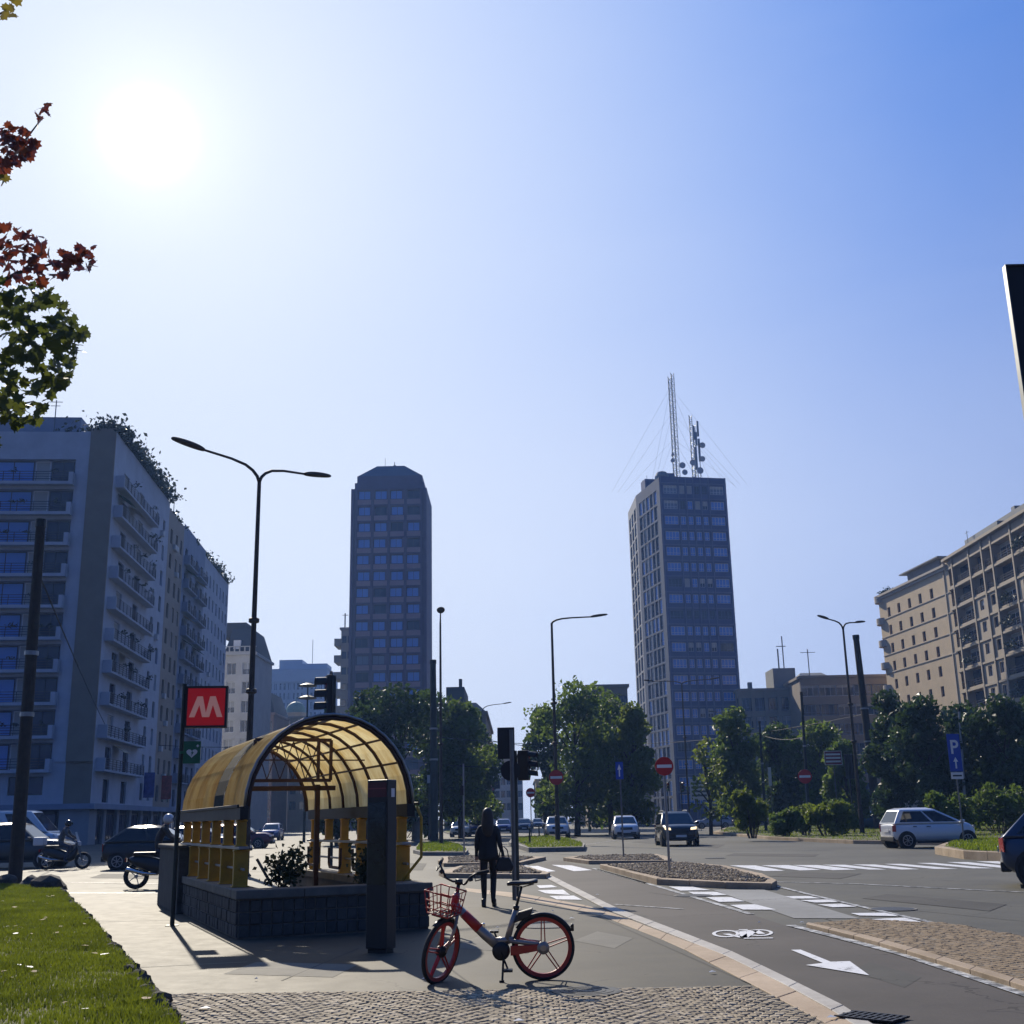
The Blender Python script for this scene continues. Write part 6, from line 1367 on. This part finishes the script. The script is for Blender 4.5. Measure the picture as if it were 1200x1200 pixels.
disc_sign('no entry sign behind the woman, smaller and second from its right', 553,938.5,(553,973),3.8)
disc_sign('faint no entry sign farthest left under the trees', 534.5,944.5,(535,972),3.4)
disc_sign('small no entry sign below the central trees', 690,934,(691,968),3.2)
disc_sign('no entry sign on the right lawn before the shrubs', 942,910,(949,982),7.6)
disc_sign('small no entry sign by the leaning right pole', 1034,930,(1036,968),3.6)
def plate_sign(label, px_, py_, base, wpx, hpx, m, rz=0.0, name='road_sign', arrow=None, r=.03, zoff=0):
    q = g(*base); mpp = q.length/1330; zc = ztop(px_,py_,q); w_, h_ = wpx*mpp, hpx*mpp; t = thing(name, (q.x,q.y,0), rz, label, 'road sign')
    b = MB(); b.tube([(0,0,0),(0,0,zc+h_/2)], r, 8); b.build('pole', MAT['steel_grey'], t)
    b = MB(); b.box(-w_/2,-.05,zc-h_/2,w_/2,-.035,zc+h_/2); b.build('plate', MAT[m], t)
    b = MB(); b.box(-w_/2+.01,-.034,zc-h_/2+.01,w_/2-.01,-.03,zc+h_/2-.01); b.build('sign_back', MAT['sign_back'], t)
    if arrow:
        b = MB(); b.plate([(-w_*.08,-.053,zc-h_*.35),(w_*.08,-.053,zc-h_*.35),(w_*.08,-.053,zc+h_*.05),(w_*.25,-.053,zc+h_*.05),(0,-.053,zc+h_*.36),(-w_*.25,-.053,zc+h_*.05),(-w_*.08,-.053,zc+h_*.05)], (0,.0026,0)); b.build('arrow_symbol', MAT['sign_white'], t)
    return t, zc, w_, h_
t, zc, w_, h_ = plate_sign('blue parking sign with P and arrow on the right median', 1118.5,882,(1131,995),15,39,'sign_blue',rz=.25)
text_mesh('P', h_*.52, .001, MAT['sign_white'], 'letter', t, (0,-.053,zc+h_*.13), (rad(90),0,0), bold=.012)
b = MB(); b.plate([(-w_*.06,-.053,zc-h_*.42),(w_*.06,-.053,zc-h_*.42),(w_*.06,-.053,zc-h_*.24),(w_*.19,-.053,zc-h_*.24),(0,-.053,zc-h_*.12),(-w_*.19,-.053,zc-h_*.24),(-w_*.06,-.053,zc-h_*.24)], (0,.0026,0)); b.build('arrow_symbol', MAT['sign_white'], t)
b = MB(); b.box(-w_*.48,-.05,zc-h_*.70,w_*.48,-.035,zc-h_*.52); b.build('lower_plate', MAT['sign_white'], t); b = MB(); b.box(-w_*.36,-.053,zc-h_*.63,w_*.36,-.0505,zc-h_*.59); b.build('lettering_line', MAT['sign_back'], t)
plate_sign('narrow blue arrow sign on a thin post, on the far pebbled island', 726,903,(731,1009),9,19,'sign_blue',arrow=True,rz=-.5)
plate_sign('blue arrow sign before the right hedge', 1089,908,(1095,972),8,11,'sign_blue',arrow=True)
plate_sign('blue sign on a post before the left trees', 515.5,889,(516,982),5,18,'sign_blue',rz=.4)
plate_sign('small blue sign behind the right shrubs', 924,915,(925,970),7,8,'sign_blue',arrow=True)
plate_sign('small blue sign between the shrubs and the leaning pole', 964,914,(962,970),7,9,'sign_blue')
plate_sign('blue sign among the trees at the right edge', 1157,906,(1158,968),7,8,'sign_blue')
plate_sign('white narrow sign on a thin post on the right lawn', 901.5,910,(907,975),3.5,20,'sign_white',r=.03)
def board_lines(r, n, m, frame=False):
    t, zc, w_, h_ = r
    for k in range(n): b = MB(); z = zc-h_*.38+h_*.76*(k+.5)/n; b.box(-w_*.42,-.053,z-h_*.19/n,w_*.42,-.0505,z+h_*.19/n); b.build('lettering_line', MAT[m], t)
    if frame:
        b = MB(); [b.box(-w_*.5,-.052,zc+s*h_*.48-.02,w_*.5,-.0503,zc+s*h_*.48+.02) for s in (-1,1)]; [b.box(s*w_*.49-.02,-.052,zc-h_*.46,s*w_*.49+.02,-.0503,zc+h_*.46) for s in (-1,1)]; b.build('border', MAT[m], t)
board_lines(plate_sign('pale direction board below the mast tower', 821,925,(822,974),20,23,'white_metal'), 4, 'steel_grey')
board_lines(plate_sign('brown and white direction board beside the right double lamp', 983,888,(984,976),19,15,'dull_red'), 3, 'sign_white', True)
plate_sign('dark square sign board in the avenue', 581.5,919,(582,974),9,10,'sign_back')
plate_sign('white box sign on the tram pole left of centre', 501,913,(503,988),4.5,9,'white_metal')
plate_sign('yellow sign under the central trees', 753,922,(754,970),5,9,'yellow_paint')
def traffic_light(label, px_, py_, base, hpx, face=0.0, pole=True, name='traffic_light', visor=True, board=False):
    q = g(*base) if len(base) == 2 else Vector(base); mpp = q.length/1330; zc = ztop(px_,py_,q); h_ = hpx*mpp; t = thing(name, (q.x,q.y,0), face, label, 'traffic light'); w_ = h_*.34
    if pole: b = MB(); b.tube([(0,0,0),(0,0,zc+h_*.5)], .055, 8); b.build('pole', MAT['pole_green'], t)
    b = MB(); b.box(-w_/2,-.30,zc-h_/2,w_/2,-.08,zc+h_/2); b.bar((0,-.1,zc+h_*.3),(0,0,zc+h_*.3),.05); b.bar((0,-.1,zc-h_*.3),(0,0,zc-h_*.3),.05); b.build('housing', MAT['black_plastic'], t, bevel=.02)
    for k, c_ in ((1,'tail_red'),(0,'interior_dark'),(-1,'sign_green')):
        z = zc+k*h_*.31; b = MB(); b.lathe([(w_*.36,-.312),(w_*.36,-.302)],16,(0,0,z),'y'); b.build('lens', MAT[c_], t)
        b = MB(); n = 8; vs = []
        for i in range(n+1):
            a = rad(-10+200*i/n); vs += [(math.cos(a)*w_*.42,-.30,z+math.sin(a)*w_*.42),(math.cos(a)*w_*.42,-.30-w_*.8,z+math.sin(a)*w_*.42-.02)]
        b.add(vs, [(2*i,2*i+1,2*i+3,2*i+2) for i in range(n)]); o = b.build('visor', MAT['black_plastic'], t, fixn=False); k_ = o.modifiers.new('s','SOLIDIFY'); k_.thickness = .008
    if board: b = MB(); b.lathe([(h_*.62,-.14),(h_*.62,-.115)],28,(0,0,0),'y'); b2 = MB(); b2.v = [(x*.62,y,z+zc) for x,y,z in b.v]; b2.f = b.f; b2.m = b.m; b2.build('backboard', MAT['sign_back'], t)
    return t
# near signal post with boards seen from behind
q = g(603,1055); t = thing('signal_post', (q.x,q.y,0), 0, 'grey post with the dark backs of two signs, beside the waiting woman', 'sign post'); mpp = q.length/1330
zt, z0 = ztop(598,852,q), ztop(598,889,q); zd = ztop(600,903,q)
b = MB(); b.tube([(0,0,0),(0,0,zt-.05)], .042, 10); b.build('pole', MAT['steel_grey'], t)
b = MB(); b.box(-.27,.05,z0,.06,.075,zt); b.build('sign_panel', MAT['sign_back'], t, bevel=.01); b = MB(); b.lathe([(.19,.05),(.19,.07)],28,(-.03,0,zd),'y'); b.build('sign_disc', MAT['sign_back'], t)
traffic_light('black traffic light just right of the grey signal post', 614,897,(606,1051),33,rad(78))
q = at(389,960,40); traffic_light('traffic light with rounded backboard rising over the metro canopy', 390,815,(q.x,40,0),45,rad(-70),board=True)
for px_, py_, bx, h_, f_, lb in ((783,922,785,10,0,'traffic light behind the large no entry sign'),(800,922,801,11,.3,'traffic light with white plate left of the pale direction board'),(833,921,834,12,0,'traffic light right of the pale direction board'),(845,918,846,13,0,'traffic light farthest right below the mast tower'),(735,893,736,12,0,'traffic light behind the narrow blue arrow sign'),(546,922,546,11,0,'traffic light before the left trees near the avenue'),(576,930,577,15,.4,'traffic light at the avenue mouth beside the square board'),(1001,898,1002,26,2.6,'large dark traffic light by the right double lamp')):
    traffic_light(lb, px_, py_, (bx,975 if h_ < 20 else 979), h_, f_)
q = g(544,1009); t = thing('thin_post', (q.x,q.y,0), 0, 'thin bare grey post on a pebbled island left of the woman', 'post'); b = MB(); b.tube([(0,0,0),(0,0,ztop(541.5,895,q))], .03, 8); b.build('pole', MAT['galv'], t); b = MB(); b.box(-.12,-.06,ztop(541,932,q),.0,.06,ztop(541,921,q)); b.build('box', MAT['steel_dark'], t)
q = g(488,986); t = thing('concrete_bollard', (q.x,q.y,0), 0, 'stout concrete bollard right of the metro entrance', 'bollard'); b = MB(); b.lathe([(.36,0),(.36,ztop(488,958,q)-.1),(.30,ztop(488,955,q))],18); b.build('body', MAT['stone_cap'], t)
b = MB(); b.lathe([(.40,.0),(.40,.12),(.37,.12)],18); b.build('foot', MAT['kerb_grey'], t)
# slim bollards by the islands and the far kerbs
BO = None
for k, (bx, by) in enumerate(((621,992),(632,984),(696,972),(708,971),(1067,970),(1078,970),(1100,970),(1112,970),(1046,970))):
    p = g(bx,by)
    if BO is None:
        BO = thing('slim_bollard', (p.x,p.y,0), 0, 'slim dark kerbside bollard', 'bollard', 'slim bollards along the kerbs'); b = MB(); b.tube([(0,0,0),(0,0,.95)],.05,8); b.build('post', MAT['pole_green'], BO); b = MB(); b.lathe([(.05,.95),(.065,1.0),(.03,1.06)],10); b.build('cap', MAT['galv'], BO)
    else: copy_tree(BO, None, (p.x,p.y,0))
# market awning far right
q = g(993,966); t = thing('awning', (q.x,q.y+6,0), .1, 'white and orange kiosk awning behind the right shrubs', 'awning'); z = ztop(990,932,(q.x,q.y+6)); b = MB(); b.plate([(-1.6,-1.2,z-.4),(1.8,-1.2,z-.1),(1.8,1.0,z+.5),(-1.6,1.0,z+.2)], (0,0,.06)); b.build('canopy', MAT['white_metal'], t)
b = MB(); b.box(.6,-1.0,z+.3,1.9,.9,z+.9); b.build('sign_box', MAT['yellow_paint'], t)
for x in (-1.4,1.6): b = MB(); b.tube([(x,.8,0),(x,.8,z)],.04,6); b.build('pole', MAT['steel_grey'], t)
# dark back of a big sign at the right picture edge
tl = at(1177,312,6.0); t = thing('large_sign', (tl.x+.45,6.0,0), 0, 'black back of a large road sign at the right picture edge', 'road sign')
b = MB(); b.box(-.443,.0,2.95,.45,.02,tl.z); b.build('plate', MAT['sign_back'], t, bevel=.0)
b = MB(); b.box(-.45,-.012,2.94,-.4435,.03,tl.z+.006); b.box(-.4435,-.012,tl.z+.0005,.45,.03,tl.z+.007); b.build('rim', MAT['steel_grey'], t)
b = MB(); b.tube([(.15,.06,0),(.15,.06,tl.z-.1)], .04, 10); b.build('pole', MAT['galv'], t)
# ---------------------------------------------------------------- trees
leaf_mat('leaf_deep', (.03,.06,.012), (.095,.145,.025), .35, .52, (.22,.24,.05))
leaf_mat('leaf_mid', (.06,.105,.015), (.155,.215,.032), .4, .58, (.30,.29,.055))
leaf_mat('leaf_light', (.09,.13,.015), (.19,.23,.03), .6, .62, (.32,.28,.05))
leaf_mat('leaf_gloss', (.022,.048,.012), (.065,.105,.025), .5, .40, (.16,.17,.05))
mat('bark', (.05,.04,.03), .9, var=.4, vscale=5, bump=.6)
def tree(label, px_, Y, pytop, wpx, m, seed, n=2600, size=.42, zlow=.16, name='tree', loose=0.0):
    rr = random.Random(seed); p = at(px_,955,Y); tp = at(px_,pytop,Y); H_ = tp.z; R_ = wpx/2*Y/1350
    t = thing(name, (p.x,Y,0), 0, label, 'tree', None); b = MB()
    b.tube([(0,0,-.1),(rr.uniform(-.2,.2),0,H_*.3),(rr.uniform(-.3,.3),rr.uniform(-.3,.3),H_*.62)], [.24*H_/11,.17*H_/11,.08], 9)
    lobes = []
    for k in range(19):
        a = rr.uniform(0,6.28); f = rr.uniform(.0,1)**.6; z = H_*(zlow+.12+(1-zlow-.24)*(k+rr.random())/19)
        prof = math.sin(math.pi*min(1,max(.12,(z/H_-zlow)/(1-zlow))*.94+.04))**.55
        x, y = math.cos(a)*R_*prof*f*.78, math.sin(a)*R_*prof*f*.78; r = R_*rr.uniform(.28,.50); lobes.append((x,y,z,r))
        s0 = Vector((0,0,min(z*.7,H_*.55))); b.tube([s0, s0.lerp(Vector((x,y,z)),.55)+Vector((0,0,.2)), (x,y,z)], [.07,.05,.02], 5)
    b.build('trunk', MAT['bark'], t, smooth=True)
    lobes.append((0,0,H_-R_*.35,R_*.36)); pts = []
    for k in range(n):
        x, y, z, r = lobes[rr.randrange(len(lobes))]; v = Vector((rr.gauss(0,1),rr.gauss(0,1),rr.gauss(0,1))).normalized()*r*(rr.random()**.42)*(1+loose*rr.random())
        pts.append((x+v.x,y+v.y,max(.3,z+v.z*.85)))
    b = MB(); leaf_cloud(b, pts, size, rr); b.build('crown', m, t, fixn=False); return t
M_ = MAT
for a in (('dark glossy tree at the left end of the clump beside the brown tower',428,92,806,70,M_['leaf_gloss']),('glossy broad tree below the brown tower',466,88,800,92,M_['leaf_gloss']),('tall dark tree behind the slender lamp',505,98,806,86,M_['leaf_deep']),('green tree at the right of the left clump',540,100,818,72,M_['leaf_mid']),('dark tree nearest the avenue on its left',560,112,846,48,M_['leaf_deep']),('low dark tree behind the metro canopy',395,80,866,60,M_['leaf_deep']),
          ('dark tree nearest the avenue on its right',640,108,826,56,M_['leaf_deep']),('tallest loose crowned tree right of the central lamp',676,100,796,92,M_['leaf_mid']),('green tree before the flat roofed block',716,104,808,84,M_['leaf_mid']),('lighter green tree at the left foot of the mast tower',745,100,822,56,M_['leaf_light']),
          ('green tree at the right foot of the mast tower',868,98,828,58,M_['leaf_mid']),('dull green tree left of the slim leaning pole',918,108,846,66,M_['leaf_deep']),('green tree between slim pole and right double lamp',962,105,842,70,M_['leaf_mid']),('small tree left of the leaning right pole',996,96,866,44,M_['leaf_mid']),
          ('dark magnolia right of the leaning pole',1052,84,808,70,M_['leaf_gloss']),('dark magnolia below the cream block',1096,80,814,76,M_['leaf_gloss']),('dark magnolia behind the parking sign',1142,84,822,72,M_['leaf_gloss']),('dark magnolia before the gridded block',1186,78,812,84,M_['leaf_gloss']),('dark tree cut by the right picture edge',1226,82,818,80,M_['leaf_deep']),
          ('sparse young tree in front of the mast tower foot',832,92,862,40,M_['leaf_light'])):
    k = sum(map(ord,a[0])); sparse = 'sparse' in a[0]
    tree(a[0],a[1],a[2],a[3],a[4]*1.14,a[5], k, 5200 if not sparse else 420, .42, .03, loose=.55 if 'loose' in a[0] else .28)
def bush(label, px_, Y, pytop, wpx, m, seed, n=1500, size=.2, name='bush'):
    rr = random.Random(seed); p = at(px_,960,Y); H_ = at(px_,pytop,Y).z-.15; R_ = wpx/2*Y/1350; t = thing(name, (p.x,Y,.15), 0, label, 'bush'); pts = []; b = MB()
    lob = [(rr.uniform(-.7,.7)*R_,rr.uniform(-.5,.5)*min(R_,1.6),H_*rr.uniform(.25,.72),min(R_,H_)*rr.uniform(.28,.45)) for k in range(14)]
    for x,y,z,r in lob: b.tube([(x*.3,y*.3,0),(x*.7,y*.7,z*.6),(x,y,z)], [.03,.02,.01], 5)
    b.build('stem', MAT['bark'], t)
    for k in range(n):
        x,y,z,r = lob[rr.randrange(14)]; v = Vector((rr.gauss(0,1),rr.gauss(0,1),rr.gauss(0,1))).normalized()*r*rr.random()**.4; pts.append((x+v.x,y+v.y,max(.03,z+v.z)))
    b = MB(); leaf_cloud(b, pts, size, rr); b.build('foliage', m, t, fixn=False); return t
for a in (('conical leafy bush on the right lawn beside the parked silver car',881,67,912,42,M_['leaf_light']),('low yellowish shrub right of the no entry sign on the lawn',968,68,936,52,M_['leaf_light']),('low dark shrub left of the no entry sign on the lawn',918,70,944,40,M_['leaf_mid']),('yellowish shrub just before the no entry sign on the lawn',943,72,938,34,M_['leaf_light']),
          ('long clipped hedge bush left part behind the parking sign',1120,64,920,60,M_['leaf_mid']),('long clipped hedge bush right part behind the standing woman',1170,66,908,80,M_['leaf_mid']),('small round bush under the dull green tree',985,76,930,40,M_['leaf_mid']),('low hedge below the central trees',720,120,944,60,M_['leaf_deep']),('low hedge under the left clump of trees',470,98,940,120,M_['leaf_deep'])):
    bush(*a, sum(map(ord,a[0])), 2600, .24 if a[2] < 90 else .4)
# plane tree on the left whose leafy branches hang into the picture
leaf_mat('leaf_plane', (.05,.075,.014), (.12,.13,.022), .5, .52, (.24,.18,.03)); leaf_mat('leaf_red', (.09,.016,.010), (.20,.045,.014), .8, .45, (.26,.13,.025)); leaf_mat('leaf_yellow', (.16,.13,.02), (.26,.2,.03), .8, .5)
LP = [(0,-.36),(.16,-.26),(.42,-.30),(.38,-.06),(.60,.06),(.36,.22),(.32,.48),(.14,.42),(0,.66),(-.14,.42),(-.32,.48),(-.36,.22),(-.60,.06),(-.38,-.06),(-.42,-.30),(-.16,-.26)]
tY = 13.6; bx = at(-160,900,tY).x; t = thing('plane_tree', (bx,tY,0), 0, 'plane tree with reddening leaves whose branches hang in at the left', 'tree'); rr = random.Random(41)
def lp(px_, py_, Y): p = at(px_,py_,Y); return Vector((p.x-bx,p.y-tY,p.z))
b = MB(); b.tube([(0,0,-.1),(.05,.1,2.5),(-.1,.1,5.5),(.1,0,9.5)], [.26,.22,.17,.09], 12)
ends = [((-140,520),(-40,440),(30,420),(86,390)),((-140,500),(-60,360),(20,320),(95,300)),((-150,420),(-60,250),(10,190),(48,140)),((-150,300),(-70,90),(-15,25),(14,8)),((-140,560),(-50,510),(0,480),(40,470))]
for e_ in ends: b.tube([lp(x,y,tY+(i-1)*.15) for i,(x,y) in enumerate(e_)], [.07,.045,.022,.007], 6)
b.build('trunk', MAT['bark'], t, smooth=True)
def leaves(mb, polys, n, size, mi=0):
    k = 0
    while k < n:
        pg = polys[rr.randrange(len(polys))]; xs = [q[0] for q in pg]; ys = [q[1] for q in pg]; x, y = rr.uniform(min(xs),max(xs)), rr.uniform(min(ys),max(ys))
        if not inpoly(x, y, pg): continue
        c = lp(x,y,tY+rr.uniform(-1.0,1.0)); a = Vector((rr.gauss(0,1),rr.gauss(-.9,1),rr.gauss(.5,1))).normalized(); u = a.orthogonal().normalized(); v = a.cross(u); th = rr.uniform(0,6.28)
        u, v = u*math.cos(th)+v*math.sin(th), v*math.cos(th)-u*math.sin(th); s = size*rr.uniform(.7,1.25)
        mb.add([c+u*(p[0]*s)+v*(p[1]*s)+a*(-abs(p[0])*.25*s) for p in LP]+[c], [(i,(i+1)%16,16) for i in range(16)], mi); k += 1
b = MB()
leaves(b, [[(0,328),(40,330),(78,352),(96,400),(84,440),(60,462),(46,496),(0,500)],[(-150,320),(0,328),(0,520),(-120,560)]], 640, .155)
leaves(b, [[(60,380),(100,390),(88,420),(60,430)],[(70,345),(104,392),(80,400)],[(40,450),(78,440),(56,472)]], 60, .15)
leaves(b, [[(-150,0),(-20,0),(-8,130),(-20,330),(-150,330)]], 500, .16)
b.build('crown', MAT['leaf_plane'], t, fixn=False)
b = MB(); leaves(b, [[(0,264),(18,262),(48,276),(60,298),(86,292),(110,288),(108,312),(84,330),(52,334),(0,330)]], 105, .15); leaves(b, [[(0,142),(24,146),(30,150),(42,172),(34,190),(0,206)]], 75, .15); leaves(b, [[(34,130),(56,120),(56,142),(38,154)]], 9, .14); b.build('crown', MAT['leaf_red'], t, fixn=False)
b = MB(); leaves(b, [[(0,0),(20,0),(20,18),(0,24)],[(0,200),(6,196),(6,214),(0,214)]], 12, .16); b.build('crown', MAT['leaf_yellow'], t, fixn=False)
# ---------------------------------------------------------------- the hazy air
if HAZE > 0:
    m = bpy.data.materials.new('haze_air'); m.use_nodes = True; nt = m.node_tree; N = nt.nodes; L = nt.links
    for n in list(N): N.remove(n)
    out = N.new('ShaderNodeOutputMaterial'); v = N.new('ShaderNodeVolumePrincipled'); v.inputs['Color'].default_value = (*HAZE_COL,1); v.inputs['Density'].default_value = HAZE; v.inputs['Anisotropy'].default_value = HAZE_G
    L.new(v.outputs[0], out.inputs['Volume'])
    b = MB(); b.box(-420,-60,-1,420,640,112); o = b.build('haze', m); tag(o, kind='stuff', label='thin blue autumn haze over the piazza', cat='haze')
